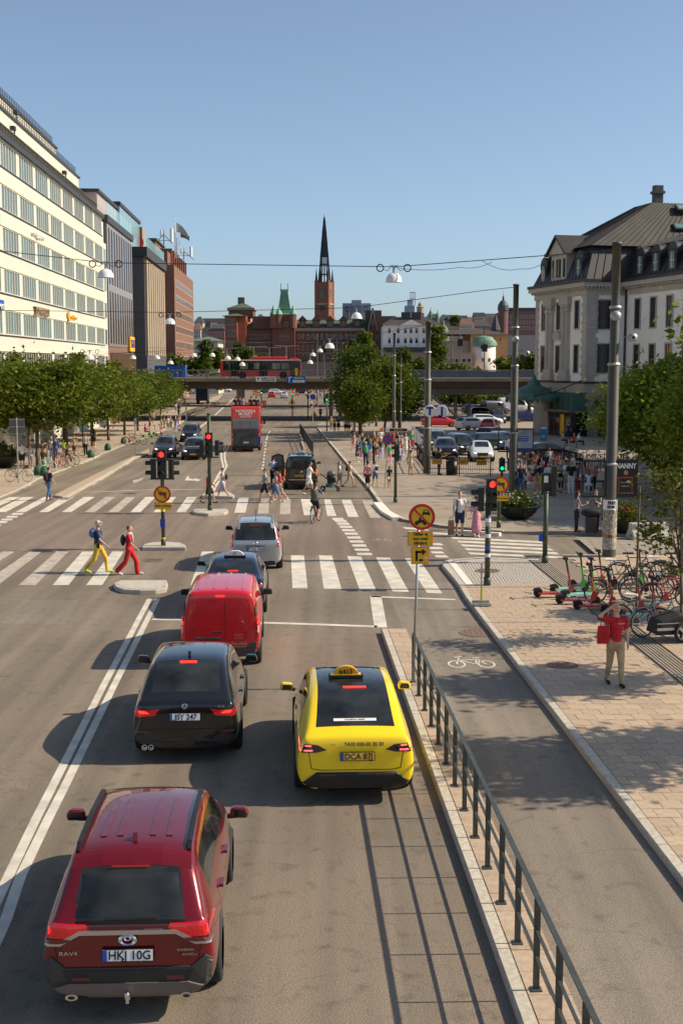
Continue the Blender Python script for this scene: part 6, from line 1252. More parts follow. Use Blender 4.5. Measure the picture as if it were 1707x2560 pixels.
gcar('parked_car','red estate car standing sideways behind the round station signs',VP,4.7,1.5,1.8,1100,1064,-1.5);gcar('parked_car','white hatchback turned half away at the back of the plaza',WPt,4.3,1.55,1.8,1180,1072,-.9);gcar('parked_car','second white car behind the red one at the back of the plaza',WPt,4.5,1.5,1.8,1215,1060,-1.3)
gcar('parked_car','small bright red car seen from behind in the middle of the plaza',VP,4.0,1.5,1.75,1217,1076,'r',slope=-.3);gcar('parked_car','black hatchback far back at the left of the parking area',BP,4.2,1.6,1.8,1187,1032,-1.2);gcar('parked_car','low black car beside the black hatchback far back',BP,4.2,1.4,1.8,1208,1037,-1.4)
gcar('parked_car','grey jeep like car with a white bonnet at the back of the plaza',GP,4.4,1.8,1.85,1250,1056,'f',kind='van',slope=.1);gcar('delivery_van','white box van at the far right of the parking area by the station',WPt,6.0,2.6,2.1,1290,1030,-1.4,kind='van');gcar('delivery_van','dark grey van beside the white box van near the station corner',GP,5.2,2.2,2.0,1240,1032,-1.1,kind='van');gcar('parked_car','blue car at the station corner, far right of the plaza',paint('royal_blue_paint',(.01,.02,.12),.3,.3),4.4,1.5,1.8,1318,1052,-1.4)
gcar('parked_car','black saloon behind the crowd under the big white poster',BP,4.8,1.45,1.85,1375,1150,-1.35,kind='sedan')
for u,v,m,f,lb in((679,992,VP,'r','red hatchback driving away beyond the bridge'),(710,993,WPt,'r','white hatchback driving away beyond the bridge, right of the red one'),(690,984,WPt,-1.4,'white car turning beyond the bridge behind the red hatchback'),(757,983,BP,-1.5,'black estate car crossing beyond the bridge'),(561,978,WPt,-1.5,'white pickup like car beyond the bridge at the left'),(535,979,WPt,-1.5,'white car at the far left beyond the bridge'),(672,981,GP,-1.4,'grey car behind the white turning car beyond the bridge')):
 gcar('car',lb,m,4.3,1.55,1.8,u,v,f,dec=False)
P=G(505,1012);tr=thing('truck','dark blue parked lorry with box body at the left kerb near the bridge','truck',(P.x,P.y,gz(P.y)),.05);MB().bx(-1.2,1.2,0,6,.8,3.3).build('box_body',mat('navy_box',(.012,.02,.05),.5),tr);MB().bx(-1.1,1.1,6.2,8,.6,2.6).build('cab',NP_,tr,bevel=.1)
for y in(1,5,7):[wheel(tr,s*1.0,y,.45,.26,s)for s in(-1,1)]
# ======== STREET FURNITURE
def up(u,v,y):return V(u,v,y)
M_SIG=mat('signal_housing',(.018,.022,.018),.5);M_SIGP=mat('signal_pole_green',(.045,.06,.035),.5,var=(5,.2))
def head(root,p,rz,lenses,w=.30,h=.88,back=False):
 """signal head: housing > lens, visor"""
 t=MB().bx(-w/2,w/2,0,.18,-h/2,h/2).build('signal_head',M_SIG,root,loc=p,rz=rz,bevel=.02);n=len(lenses)
 for i,l in enumerate(lenses):
  z=h/2-(i+.5)*h/n;MB().lathe([(0,-.02),(.095,-.005),(.10,.0)],14,(0,0,z),ax='y').build('lens',{'r':M_LENSR,'g':M_LENSG}.get(l,M_LENSOFF),t)
  q=MB();pr=[(.115,a)for a in[pi*k/10 for k in range(-1,12)]];vs=[(r*cos(a),y,z+r*sin(a))for y in(0,-.20)for r,a in pr];m=len(pr)
  vs=[(x,y,zz_ if y==0 else zz_-.0)for x,y,zz_ in vs];q.add(vs,[(k,k+1,m+k+1,m+k)for k in range(m-1)]).build('visor',M_SIG,t)
 return t
def bands(root,zs,r=.075,m=None):
 for z in zs:MB().cyl((0,0,z),(0,0,z+.16),r*1.06,n=12).build('yellow_band',m or M_TAPE,root)
def ppost(root,h,r=.07,m=None):
 MB().cyl((0,0,0),(0,0,.25),r*1.3,n=12).cyl((0,0,.0),(0,0,h),r,n=12).cyl((0,0,h),(0,0,h+.05),r*1.15,n=12).build('pole',m or M_SIGP,root,True)
def disc_sign(root,p,r,kind,rz=0):
 t=MB().lathe([(0,0),(r,0),(r,.02),(0,.02)],32,ax='y').build('sign_disc',M_RED,root,loc=p,rz=rz)
 if kind=='nopark':
  MB().lathe([(0,-.004),(r*.80,-.004),(r*.8,0)],28,ax='y').build('sign_face',M_BLUE,t)
  for a in(-1,1):MB().obx((0,-.007,0),(r*1.7,.004,r*.16),Matrix.Rotation(a*pi/4,3,'Y')).build('cross_bar',M_RED,t)
  return t
 MB().lathe([(0,-.004),(r*.78,-.004),(r*.78,0)],28,ax='y').build('sign_face',M_YEL,t)
 if kind=='left':
  MB().bx(-.05*r,.45*r,-.008,-.004,-.02*r,.22*r).bx(.25*r,.45*r,-.008,-.004,-.5*r,-.02*r).prism([(-.05*r,-.2*r),(-.05*r,.4*r),(-.5*r,.1*r)],-.008,-.004).build('arrow_symbol',M_INK,t)
 if kind=='veh':
  q=MB().prism([(.02*r,.12*r),(.02*r,.30*r),(.08*r,.36*r),(.14*r,.56*r),(.48*r,.56*r),(.54*r,.36*r),(.60*r,.30*r),(.60*r,.12*r),(.50*r,.12*r),(.50*r,.18*r),(.12*r,.18*r),(.12*r,.12*r)],-.008,-.004)
  q.build('car_symbol',M_INK,t);MB().prism([(.17*r,.38*r),(.45*r,.38*r),(.42*r,.5*r),(.2*r,.5*r)],-.009,-.008).build('car_symbol_window',M_YEL,t)
  q=MB().prism([(-.45*r,-.42*r),(-.2*r,-.46*r),(.1*r,-.42*r),(.2*r,-.28*r),(.34*r,-.26*r),(.2*r,-.2*r),(-.02*r,-.22*r),(-.1*r,-.02*r),(-.2*r,-.02*r),(-.2*r,-.14*r),(-.32*r,-.26*r)],-.008,-.004)
  for x in(-.38,.22):q.lathe([(0,-.0085),(.16*r,-.0085),(.16*r,-.004)],14,(x*r,0,-.46*r),ax='y')
  q.build('motorcycle_symbol',M_INK,t)
 MB().obx((0,-.011,0),(r*1.62,.004,r*.14),Matrix.Rotation(pi/4,3,'Y')).build('cross_bar',M_RED,t);return t
def box_sign(root,p,w,h,txt=None,sz=.1,rz=0,sym=None,ln=None):
 t=MB().bx(-w/2,w/2,0,.02,-h/2,h/2).build('sign_plate',M_RED,root,loc=p,rz=rz,bevel=.01);MB().bx(-w/2+.012,w/2-.012,-.004,0,-h/2+.012,h/2-.012).build('sign_face',M_YEL,t)
 for i,s in enumerate(txt or[]):text(s,sz,'sign_text',M_INK,t,(0,-.006,(len(txt)-1)/2*sz*1.08-i*sz*1.08),ext=.001,bold=.003)
 if sym=='arrow':MB().bx(-.10,-.05,-.008,-.004,-.12,.10).bx(-.10,.04,-.008,-.004,.05,.10).prism([(.04,0.0),(.13,.075),(.04,.15)],-.008,-.004).build('arrow_symbol',M_INK,t)
 return t
def place(u,v,z=0.):p=G(u,v,z);return Vector((p.x,p.y,gz(p.y)+z))
p=place(1032,1706,.13);k=p.y/F_;t=thing('road_sign','post with round prohibition sign, taxi plate and turn arrow at the railing end','sign',p)
def rel(u,v,root,y=None):q=V(u,v,(y or root.location.y));return q-root.location
a=rel(1047,1300,t);MB().cyl((0,0,0),(a.x,.02,a.z),.03,n=10).build('pole',M_GALV,t,True)
disc_sign(t,rel(1054,1292,t)+Vector((0,-.04,0)),.278,'veh');box_sign(t,rel(1050,1346,t)+Vector((0,-.045,0)),.53,.30,['Gäller ej','taxi med','tillstånd'],.088);q=box_sign(t,rel(1049.5,1388,t)+Vector((0,-.04,0)),.375,.375,sym='arrow')
MB().ell((.02,-.008,-.10),(.05,.002,.03),10,4).build('sticker',M_INK,q);MB().ell((.12,-.008,-.05),(.025,.002,.025),8,4).build('sticker',M_WHITE,q)
p=place(409,1364,.14);t=thing('traffic_light','traffic light showing red on the left island, with no left turn sign under it','traffic light',p);hh=rel(409,1128,t).z;ppost(t,hh)
head(t,(0,-.15,rel(409,1160,t).z),0,'rxx',.33,1.08);head(t,(-.42,.05,rel(409,1172,t).z),-pi/2,'xx',.30,.72);head(t,(.42,.05,rel(409,1172,t).z),pi/2,'xx',.30,.72)
MB().bar((-.45,0,rel(0,1197,t).z),(.45,0,rel(0,1197,t).z),.05,.06).bar((-.45,0,rel(0,1150,t).z),(.45,0,rel(0,1150,t).z),.04,.05).build('bracket',M_SIG,t);disc_sign(t,(0,-.09,rel(0,1235,t).z),.318,'left');q=box_sign(t,(.02,-.09,rel(0,1264,t).z),.64,.26,['Gäller ej (buss)'],.10)
bands(t,(rel(0,1279,t).z,rel(0,1354,t).z));MB().bx(-.09,.09,-.13,-.05,rel(0,1317,t).z,rel(0,1297,t).z).build('push_button_box',M_BLUE,t)
p=place(525,1276,.14);t=thing('traffic_light','tall traffic light showing red on the far island beyond the walkers','traffic light',p);ppost(t,rel(525,1036,t).z,.085)
head(t,(0,-.16,rel(0,1112,t).z),0,'rxx',.34,1.15);head(t,(-.45,.05,rel(0,1120,t).z),-pi/2,'xx',.30,.72);head(t,(.45,.05,rel(0,1120,t).z),pi/2,'xx',.30,.72);MB().bar((-.45,0,rel(0,1143,t).z),(.45,0,rel(0,1143,t).z),.05,.06).build('bracket',M_SIG,t);bands(t,(rel(0,1182,t).z,rel(0,1203,t).z,rel(0,1263,t).z))
p=place(1217,1463,.12);t=thing('traffic_light','traffic light showing red on the cobbled corner, its pole covered in stickers','traffic light',p);ppost(t,rel(0,1262,t).z,.085)
head(t,(.10,-.1,rel(0,1237,t).z),.1,'rxx',.32,1.0);head(t,(-.32,.0,rel(0,1248,t).z),-pi/2,'xx',.30,.72);bands(t,(rel(0,1446,t).z,rel(0,1358,t).z,rel(0,1330,t).z))
for i,(v,m)in enumerate(((1305,M_WHITE),(1344,M_WHITE),(1374,M_BLUE),(1392,M_WHITE),(1384,M_INK),(1315,M_GALV))):MB().cyl((0,0,rel(0,v,t).z),(0,0,rel(0,v,t).z+.12),.09,n=10).build('sticker',m,t)
p=place(1246,1318,.12);t=thing('road_sign','no left turn sign on a banded pole behind the right traffic light','sign',p);ppost(t,rel(0,1200,t).z,.075);disc_sign(t,rel(1250,1211,t)+Vector((0,-.12,0)),.35,'left');box_sign(t,rel(1252,1245,t)+Vector((0,-.12,0)),.62,.25,['Gäller ej (buss)'],.10);bands(t,(rel(0,1311,t).z,))
p=place(1361,1407,.12);t=thing('traffic_light','traffic light seen from behind, two dark cabinets on a banded pole right of the couple','traffic light',p);ppost(t,rel(0,1232,t).z,.085)
o=head(t,(-.0,.25,rel(0,1210,t).z),pi,'xxx',.30,.72);o=head(t,(.36,.12,rel(0,1203,t).z),pi/2,'xxx',.30,1.05);MB().bar((0,0,rel(0,1238,t).z),(.4,.1,rel(0,1238,t).z),.05,.06).build('bracket',M_SIG,t)
MB().bx(-.07,.07,-.005,.0,rel(0,1207,t).z,rel(0,1190,t).z).build('label_sticker',M_WHITE,t,loc=(0,.06,0));bands(t,(rel(0,1398,t).z,rel(0,1322,t).z,rel(0,1291,t).z));MB().bx(-.22,-.08,-.08,.04,rel(0,1353,t).z,rel(0,1334,t).z).build('push_button_box',M_BLUE,t)
p=place(1253,1215,.1);t=thing('traffic_light','pedestrian signal showing a green walking figure in front of the plaza fence','traffic light',p);ppost(t,rel(0,1145,t).z,.07);head(t,(0,-.16,rel(0,1162,t).z),0,'xg',.34,.76);head(t,(.5,0,rel(0,1160,t).z),pi/2,'xx',.3,.72)
for u,v,vt,col,lb in((654,1045,975,'g','small traffic light showing green in mid street beyond the bus'),(731,1040,975,'rg','small traffic light showing red beyond the bridge shadow'),(770,1045,985,'x','black banded signal pole at the far pavement corner'),(817,1078,985,'xg','banded signal pole among the far pedestrians by the trees'),(988,1256,1108,'xx','banded signal pole at the kerb beside the child with the panda')):
 p=place(u,v,.1);t=thing('traffic_light',lb,'traffic light',p);h_=rel(0,vt,t).z;ppost(t,h_,.08);head(t,(0,-.15,h_-.45),0 if col!='xx' else-pi/2,col,.32,.8 if len(col)>1 else .5);bands(t,(h_*.15,h_*.48,h_*.56))
p=place(961,1222,.12);t=thing('road_sign','round blue and red no stopping sign on a thin leaning post','sign',p);a=rel(970,1090,t);MB().cyl((0,0,0),(a.x,0,a.z),.03,n=8).build('pole',M_GALV,t);disc_sign(t,rel(969,1099,t)+Vector((0,-.05,0)),.30,'nopark');MB().bx(a.x-.12,a.x+.02,-.05,-.03,1.6,1.8).build('small_plate',M_WHITE,t)
p=place(47,1209,.1);t=thing('road_sign','back of a grey rectangular sign panel on a post at the left','sign',p);MB().cyl((0,0,0),(0,0,rel(0,1044,t).z),.045,n=8).build('pole',M_GALV,t);MB().bx(-.45,.45,.03,.06,rel(0,1090,t).z,rel(0,1046,t).z).build('sign_panel',M_STEEL,t)
for k in range(3):MB().bx(-.45,.45,.0,.03,rel(0,1086-k*18,t).z,rel(0,1084-k*18,t).z).build('panel_rib',M_GALV,t)
p=place(33,1166,.1);t=thing('road_sign','triangular roadworks warning sign over a yellow arrow plate at the left edge','sign',p);MB().cyl((0,0,0),(0,0,rel(0,1115,t).z),.03,n=8).build('pole',M_GALV,t)
def triangle(root,c,h,m=M_RED):
 o=MB().prism([(-h*.58,-h/2),(h*.58,-h/2),(0,h/2)],-.02,0).build('warning_triangle',m,root,loc=c);MB().prism([(-h*.42,-h*.41),(h*.42,-h*.41),(0,h*.32)],-.025,-.02).build('sign_face',M_YEL,o);MB().bx(-.04*h,.05*h,-.03,-.025,-.3*h,.05*h).prism([(-.2*h,-.34*h),(.2*h,-.34*h),(.12*h,-.2*h),(-.05*h,-.05*h)],-.03,-.025).build('digging_figure',M_INK,o)
triangle(t,(0,-.05,rel(0,1125,t).z),.78);box_sign(t,(0,-.05,rel(0,1148.5,t).z),.40,.42,sym='arrow')
for u,v,hgt,lb in((786,1050,14,'roadworks warning triangle on a stand by the far kerb corner'),(730,1020,16,'roadworks warning triangle in the far carriageway under the bridge'),(659,1020,12,'small warning triangle right of the double decker roof')):
 p=place(u,v,0);t=thing('road_sign',lb,'sign',p);k=p.y/F_;MB().cyl((0,0,0),(0,0,hgt*k*1.4),.04,n=6).bx(-.4,.4,-.2,.2,0,.12).build('stand',M_STEEL,t);triangle(t,(0,-.05,hgt*k*1.1),hgt*k,M_YEL if hgt==16 else M_RED)
def tall_pole(u,v,vt,label,r=.17,ut=None,disc=True,steps=()):
 p=place(u,v,.1);t=thing('tall_pole',label,'pole',p);h_=rel(0,vt,t).z
 prof=[(r*1.35,0),(r*1.35,h_*.30),(r*1.15,h_*.305),(r*1.15,h_*.62),(r*.95,h_*.625),(r*.95,h_*.80),(r*.85,h_*.805),(r*.85,h_),(r*1.0,h_),(r*1.0,h_+.08),(0,h_+.08)]
 MB().lathe(prof,18).build('pole',M_POLE,t,True)
 for f in(.30,.62,.80):MB().lathe([(r*1.25*(1.15-f*.3),h_*f),(r*1.45*(1.1-f*.3),h_*f+.04),(r*1.1,h_*f+.10)],18).build('collar',M_GALV,t)
 return t,h_
p1,h1_=tall_pole(1521,1392,612,'tallest grey green lamp wire pole at the right with a black theatre poster',.175)
p2,h2_=tall_pole(1281,1240,714,'second tall grey green pole with a white poster frame, right of the couple',.17)
p3,h3_=tall_pole(1067,1184,806,'third tall pole, carrying the white T and J discs',.19);p4,h4_=tall_pole(984,1112,834,'fourth thin tall pole in front of the plaza trees',.13);p5,h5_=tall_pole(1000,1098,870,'short thin pole behind the T and J pole',.1)
for root,hz_ in((p1,rel(0,790,p1).z),(p2,rel(0,848,p2).z)):
 MB().ell((-.02,-.2,hz_),(.2,.18,.18),14,8).build('round_box',M_GALV,root,True)
 o=MB().bar((.1,0,hz_-.7),(.55,0,hz_-.72),.03,.03).build('lamp_arm',M_GALV,root);MB().lathe([(.05,0),(.15,.02),(.15,.3),(.1,.42),(0,.45)],14,ax='y').build('spot_lamp',M_GALV,o,True,loc=(.6,-.25,hz_-.74))
for u,ch,lb in((1074,'T','round white disc with blue letter T hung in front of the third pole'),(1104,'J','round white disc with blue letter J hung beside the T disc')):
 yy=p3.location.y-.5;c=V(u,1028,yy);t=thing('station_sign',lb,'sign',c);r_=15.3*yy/F_;MB().lathe([(0,0),(r_*.95,0),(r_,.04),(r_,.14),(0,.14)],28,ax='y').build('disc',M_WHITE,t);text(ch,r_*1.75,'letter',mat('deep_blue',(.02,.02,.22),.5),t,(0,-.01,-.02),ext=.01,bold=.03)
 MB().bar((0,.1,0),(p3.location.x-c.x,.5,0),.06,.06).build('arm',M_STEEL,t)
def poster_frame(root,u0,u1,v0,v1,nm,m=None):
 y=root.location.y-.12;a=V(u0,v1,y)-root.location;b=V(u1,v0,y)-root.location
 f=MB().bx(a.x,b.x,a.y-.03,a.y+.03,a.z-.05,a.z+.02).bx(a.x,b.x,a.y-.03,a.y+.03,b.z-.04,b.z+.03).bx(a.x-.03,a.x+.02,a.y-.03,a.y+.03,a.z,b.z).bx(b.x-.02,b.x+.03,a.y-.03,a.y+.03,a.z,b.z).build(nm,M_BLACK,root)
 if m:MB().bx(a.x+.02,b.x-.02,a.y-.012,a.y+.012,a.z+.02,b.z-.04).build('poster',m,f)
 return f,a,b
f,a,b=poster_frame(p1,1534,1592,1151,1240,'poster_frame',mat('poster_black',(.012,.010,.010),.3));cx_=(a.x+b.x)/2;w_=b.x-a.x;h_=b.z-a.z;yy=a.y-.02
text('NANNY',.26,'poster_text',M_WHITE,f,(cx_,yy,b.z-.2),sx=.75,bold=.006);text('kulturmejeriet.se',.06,'poster_text',M_WHITE,f,(cx_,yy,b.z-.02));text('EN NY KOMEDI',.05,'poster_text',M_WHITE,f,(cx_,yy,a.z+h_*.38));text('PREMIÄR I HÖST',.04,'poster_text',M_WHITE,f,(cx_,yy,a.z+h_*.28));text('SCALATEATERN.SE',.07,'poster_text',mat('poster_tan',(.4,.28,.2),.6),f,(cx_,yy,a.z+.1))
MB().bx(cx_-.30,cx_+.28,yy-.003,yy,a.z+h_*.50,a.z+h_*.54).bx(cx_-.26,cx_-.22,yy-.003,yy,a.z+.16,a.z+h_*.5).bx(cx_+.2,cx_+.24,yy-.003,yy,a.z+.16,a.z+h_*.5).build('printed_chair',mat('poster_orange',(.28,.05,.015),.6),f);MB().ell((cx_,yy,a.z+h_*.66),(.08,.004,.09),10,5).build('printed_face',mat('poster_face',(.4,.2,.13),.6),f)
poster_frame(p1,1453,1512,1152,1240,'poster_frame');poster_frame(p2,1245,1278,1072,1128,'poster_frame')
f,a,b=poster_frame(p2,1291,1332,1072,1128,'poster_frame',mat('poster_pale',(.50,.52,.54),.5,var=(1.2,.3),c2=(.22,.22,.24)));MB().bx(a.x+.05,a.x+.58,a.y-.022,a.y-.014,b.z-.65,b.z-.38).build('printed_band',mat('poster_navy',(.02,.035,.22),.5),f);text('MONIKA',.13,'poster_text',M_WHITE,f,(a.x+.32,a.y-.026,b.z-.46));text('SÖDERBERG',.08,'poster_text',M_WHITE,f,(a.x+.32,a.y-.026,b.z-.58));MB().bx(a.x+.03,b.x-.03,a.y-.02,a.y-.014,a.z+.03,a.z+.16).build('printed_footer',MATS['poster_navy'],f)
zz_=rel(0,1268,p1).z;s_=MB().cyl((0,0,zz_-.28),(0,0,zz_+.28),.242,n=18).build('paper_bill',M_WHITE,p1);text('FREE',.15,'bill_text',M_INK,s_,(0,-.25,zz_+.17),bold=.008,sx=.9);text('MUSIC',.13,'bill_text',M_INK,s_,(0,-.25,zz_+.03),bold=.008,sx=.85);MB().bx(-.09,.09,-.245,-.24,zz_-.2,zz_-.07).build('printed_picture',M_STEEL,s_)
for i,(v,hgt,m)in enumerate(((1325,.5,mat('bill_violet',(.10,.07,.16),.7)),(1350,.35,mat('bill_orange',(.35,.17,.06),.7)),(1372,.4,mat('bill_grey',(.35,.33,.30),.8,var=(8,.4))),(1337,.9,mat('torn_paper',(.30,.27,.22),.9,var=(14,.6))))):z_=rel(0,v,p1).z;MB().lathe([(.243+i*.002,z_),(.243+i*.002,z_+hgt)],18).build('paper_bill',m,p1)
def bar_fence(P0,P1,h,label,step=.14,m=M_BLACK,plates=()):
 P0=Vector(P0);P1=Vector(P1);t=thing('fence',label,'fence',P0);d=P1-P0;L_=d.length;e=d.normalized();rz=atan2(e.y,e.x);q=MB();n=int(L_/step)
 for k in range(n):c=d*(k/n);q.bx(c.x-.012,c.x+.012,c.y-.012,c.y+.012,.1,h)
 o=q.build('bar',m,t);o['kind']='stuff';MB().bar((0,0,h),tuple(d+Vector((0,0,h))),.05,.05,).build('rail',m,t);MB().bar((0,0,.12),tuple(d+Vector((0,0,.12))),.04,.04).build('rail',m,t);MB().bar((0,0,.42),tuple(d+Vector((0,0,.42))),.04,.04).build('rail',m,t)
 pm=MB().bx(-.035,.035,-.035,.035,0,h+.06).mesh('post',m)
 for k in range(int(L_/2)+1):inst(pm,'post',t,d*min(1,k*2/L_))
 for f_ in plates:c=d*f_;o=MB().bx(-.33,.33,-.02,.02,-.17,.17).build('yellow_plate',mat('dull_yellow',(.50,.25,.02),.6),t,loc=(c.x,c.y-.06,h-.28));text('PRIVAT',.13,'plate_text',M_INK,o,(0,-.025,0))
 return t
a=place(1070,1187,.1);b=place(1236,1190,.1);bar_fence(a,b,1.15,'black bar fence with yellow plates in front of the parked cars',plates=(.13,.52,.80))
a=place(1042,1148,.1);b=place(1069,1185,.1);t=bar_fence(a,b,1.2,'black panelled stair railing left of the tall T and J pole',.3);dv=b-a
for k in range(3):c=dv*(.2+k*.3);MB().bx(-.12,.12,-.03,.03,.55,.95).build('amber_panel',mat('amber_glass',(.5,.28,.12),.3),t,loc=(c.x,c.y,0))
p=place(1129,1187,.1);t=thing('litter_bin','black cylindrical litter bin in front of the plaza fence','litter bin',p);MB().lathe([(0,0),(.36,0),(.38,.9),(0,.9)],18).build('bin_body',M_BLACK,t,True);MB().lathe([(.36,.95),(.40,.98),(.38,1.12),(.15,1.2),(0,1.2)],18).build('lid',M_BLACKM,t,True)
p=place(1357,1102,.1);t=thing('info_pylon','turquoise blue information pylon by the station wall','sign',p);k=p.y/F_;MB().bx(-8*k,8*k,-.1,.1,0,36*k).build('pylon_body',mat('turquoise',(.01,.22,.42),.4),t);MB().bx(-4*k,4*k,-.13,-.1,9*k,13*k).build('yellow_mark',M_TAPE,t);MB().bx(-7*k,7*k,-.13,-.1,30*k,34*k).build('white_mark',M_WHITE,t)
p=place(995,1140,.1);t=thing('direction_sign','white arrow shaped way sign pointing right beside the plaza trees','sign',p);z0=rel(0,1080,t).z;z1=rel(0,1070,t).z;MB().cyl((-.6,0,0),(-.6,0,z1+.3),.04,n=8).build('pole',M_GALV,t);MB().prism([(-1.0,z0),(.65,z0),(.9,(z0+z1)/2),(.65,z1),(-1.0,z1)],-.04,0).build('arrow_board',M_WHITE,t);MB().prism([(-.7,z0+.05),(.6,z0+.05),(.75,(z0+z1)/2),(.6,z1-.05),(-.7,z1-.05)],-.05,-.04).build('arrow_face',M_BLACK,t);text('Sheraton',.2,'sign_text',M_TAPE,t,(0,-.06,(z0+z1)/2))
for i,(u,v,hgt,lb)in enumerate(((1036,1128,62,'first white beach flag banner beside the walkers'),(1043,1132,60,'second white beach flag banner, right of the first'))):
 p=place(u,v,.1);k=p.y/F_;t=thing('banner',lb,'banner',p);MB().cyl((0,0,0),(-.1,0,hgt*k),.03,n=6).build('pole',M_GALV,t);MB().prism([(0,hgt*k*.35),(.35,hgt*k*.36),(.25,hgt*k*.8),(-.1,hgt*k)],-.02,.02).build('cloth',M_WHITE,t)
p=place(1619,1346,.115);t=thing('concrete_barrier','low concrete traffic barrier beside the red flower planter','barrier',p);MB().prism([(-.42,0),(.42,0),(.40,.15),(.20,.38),(.16,.62),(-.16,.62),(-.20,.38),(-.40,.15)],-.75,.75,ax='y').build('barrier_body',M_CONCL,t,bevel=.02).rotation_euler=(0,0,pi/2+.15)
for x in(-.4,.3):MB().bx(x,x+.14,-.45,-.3,0,.12).build('lifting_slot',M_BLACK,t)
p=place(1202,1514,.12);t=thing('sign_stand','portable sign foot with a slim upright post at the kerb by the bike lane','sign stand',p);MB().bx(-.28,.28,-.16,.16,0,.05).bx(-.24,.24,.12,.2,.05,.12).bx(-.24,.24,-.2,-.12,.03,.10).build('foot',M_GALV,t);MB().bx(-.02,.02,-.02,.02,.05,1.2).build('upright',M_GALV,t)
MB().bx(-.027,.027,-.027,.027,.12,.5).build('yellow_sleeve',mat('lemon',(.7,.65,.02),.5),t)
for u,v,vt,lb in((1693,1400,1240,'thin green stake post behind the sapling'),(1640,1348,1265,'thin yellow marker stick behind the concrete barrier')):p=place(u,v,.12);t=thing('marker_post',lb,'post',p);MB().cyl((0,0,0),(.05,0,rel(0,vt,t).z),.025,n=6).build('stick',M_POLE,t)
p=place(1520,1112,.1);t=thing('cafe_parasol','white cafe parasol before the station front, half hidden by the tree','parasol',p);MB().cyl((0,0,0),(0,0,2.4),.03).build('pole',M_GALV,t);MB().add([(-1.9,-1.5,2.3),(1.9,-1.5,2.3),(1.9,1.5,2.3),(-1.9,1.5,2.3),(0,0,2.9)],[(0,1,4),(1,2,4),(2,3,4),(3,0,4),(0,3,2,1)]).build('canopy',M_WHITE,t)
for i,(u,v,vt)in enumerate(((404,1072,1038),(411,1070,1036))):p=place(u,v,.1);t=thing('signal_pole',['left','right'][i]+' one of two short yellow banded black poles by the left kerb','pole',p);ppost(t,rel(0,vt,t).z,.08,M_BLACK);bands(t,(.2,1.,1.6),.08)
for u,v,vt,lb in((340,1139,1045,'slim grey sign pole on the verge left of the oncoming cars'),(466,1058,1018,'slim grey pole near the bridge shadow at the left kerb'),(452,1052,1003,'grey pole with a narrow board near the left bikes'),(208,1118,1040,'slim dark pole between left street trees'),(137,1170,1085,'dark post beside the parked orange bicycle')):
 p=place(u,v,.1);t=thing('sign_pole',lb,'pole',p);h_=rel(0,vt,t).z;MB().cyl((0,0,0),(0,0,h_),.05,n=8).build('pole',M_GALV if u>300 else M_BLACK,t);MB().bx(-.1,.1,-.03,.03,h_-.5,h_).build('edge_on_sign',M_GALV,t)
for i,(u,v)in enumerate(((636,990),(646,992),(640,986),(700,985),(742,992),(602,981),(660,1018))):p=place(u,v,0);t=thing('roadwork_barrier',['orange and white barrier at the roadworks, leftmost of the tall pair','orange barrier board right of the leftmost one at the roadworks','orange barrier standing behind the front pair at the roadworks','low yellow barrier between the far cars','yellow striped barrier right of the far white hatchback','small orange crate like barrier at the far left roadworks','small orange marker right of the double decker'][i],'barrier',p);MB().bx(-.5,.5,-.05,.05,.3,1.3).bx(-.55,-.45,-.2,.2,0,.3).bx(.45,.55,-.2,.2,0,.3).build('board',mat('site_orange',(.75,.20,.02),.6),t);MB().bx(-.45,.45,-.07,-.05,.65,.9).build('white_stripe',M_WHITE,t)
p=place(786,1064,.0);t=thing('wayfinding_sign','round blue sign above the far pavement crowd','sign',place(782,1062,.1));h_=rel(0,992,t).z;MB().cyl((0,0,0),(0,0,h_),.05,n=6).build('pole',M_GALV,t);MB().lathe([(0,-.03),(.38,-.03),(.38,0),(0,0)],20,ax='y').build('sign_disc',M_BLUE,t,loc=(0,-.06,h_))
# -------- overhead wires and hanging lamps
def wire(pts,label,r=.022,sag=0.):
 t=thing('overhead_wire',label,'wire',pts[0]);o=Vector(pts[0]);P=[]
 for i in range(len(pts)-1):
  for k in range(8):
   f=k/8;q=Vector(pts[i]).lerp(Vector(pts[i+1]),f)-o;q.z-=sag*4*f*(1-f);P.append(q)
 P.append(Vector(pts[-1])-o);MB().tube(P,r,5).build('strand',M_BLACK,t);return t
def lamp(u,v,y,label,rings=True,d=.60):
 p=V(u,v,y);r=d/2;t=thing('hanging_lamp',label,'street lamp',p)
 MB().lathe([(r*1.02,-r*.55),(r,-r*.5),(r*.93,-r*.05),(r*.72,r*.30),(r*.42,r*.52),(.0,r*.58)],24).build('shade',M_WHITE,t,True);MB().lathe([(0,-r*.5),(r*.95,-r*.5)],20).build('glass',mat('lamp_glass',(.6,.6,.56),.3),t)
 MB().cyl((0,0,r*.5),(0,0,r*1.35),r*.16).bx(-r*.5,r*.5,-.04,.04,r*1.3,r*1.45).build('hanger',M_GALV,t)
 if rings:
  for s in(-1,1):
   q=MB()
   for k in range(14):a0,a1=k/14*2*pi,(k+1)/14*2*pi;q.cyl((s*r*1.65+cos(a0)*r*.42,0,r*1.15+sin(a0)*r*.42),(s*r*1.65+cos(a1)*r*.42,0,r*1.15+sin(a1)*r*.42),.022,n=5)
   q.tube([(s*r*1.25,0,r*1.0),(s*r*.8,0,r*.8),(s*r*.4,0,r*1.2)],.012,4);q.build('cable_loop',M_BLACK,t)
 return t
Y1=p1.location.y+.3;Y2=p2.location.y
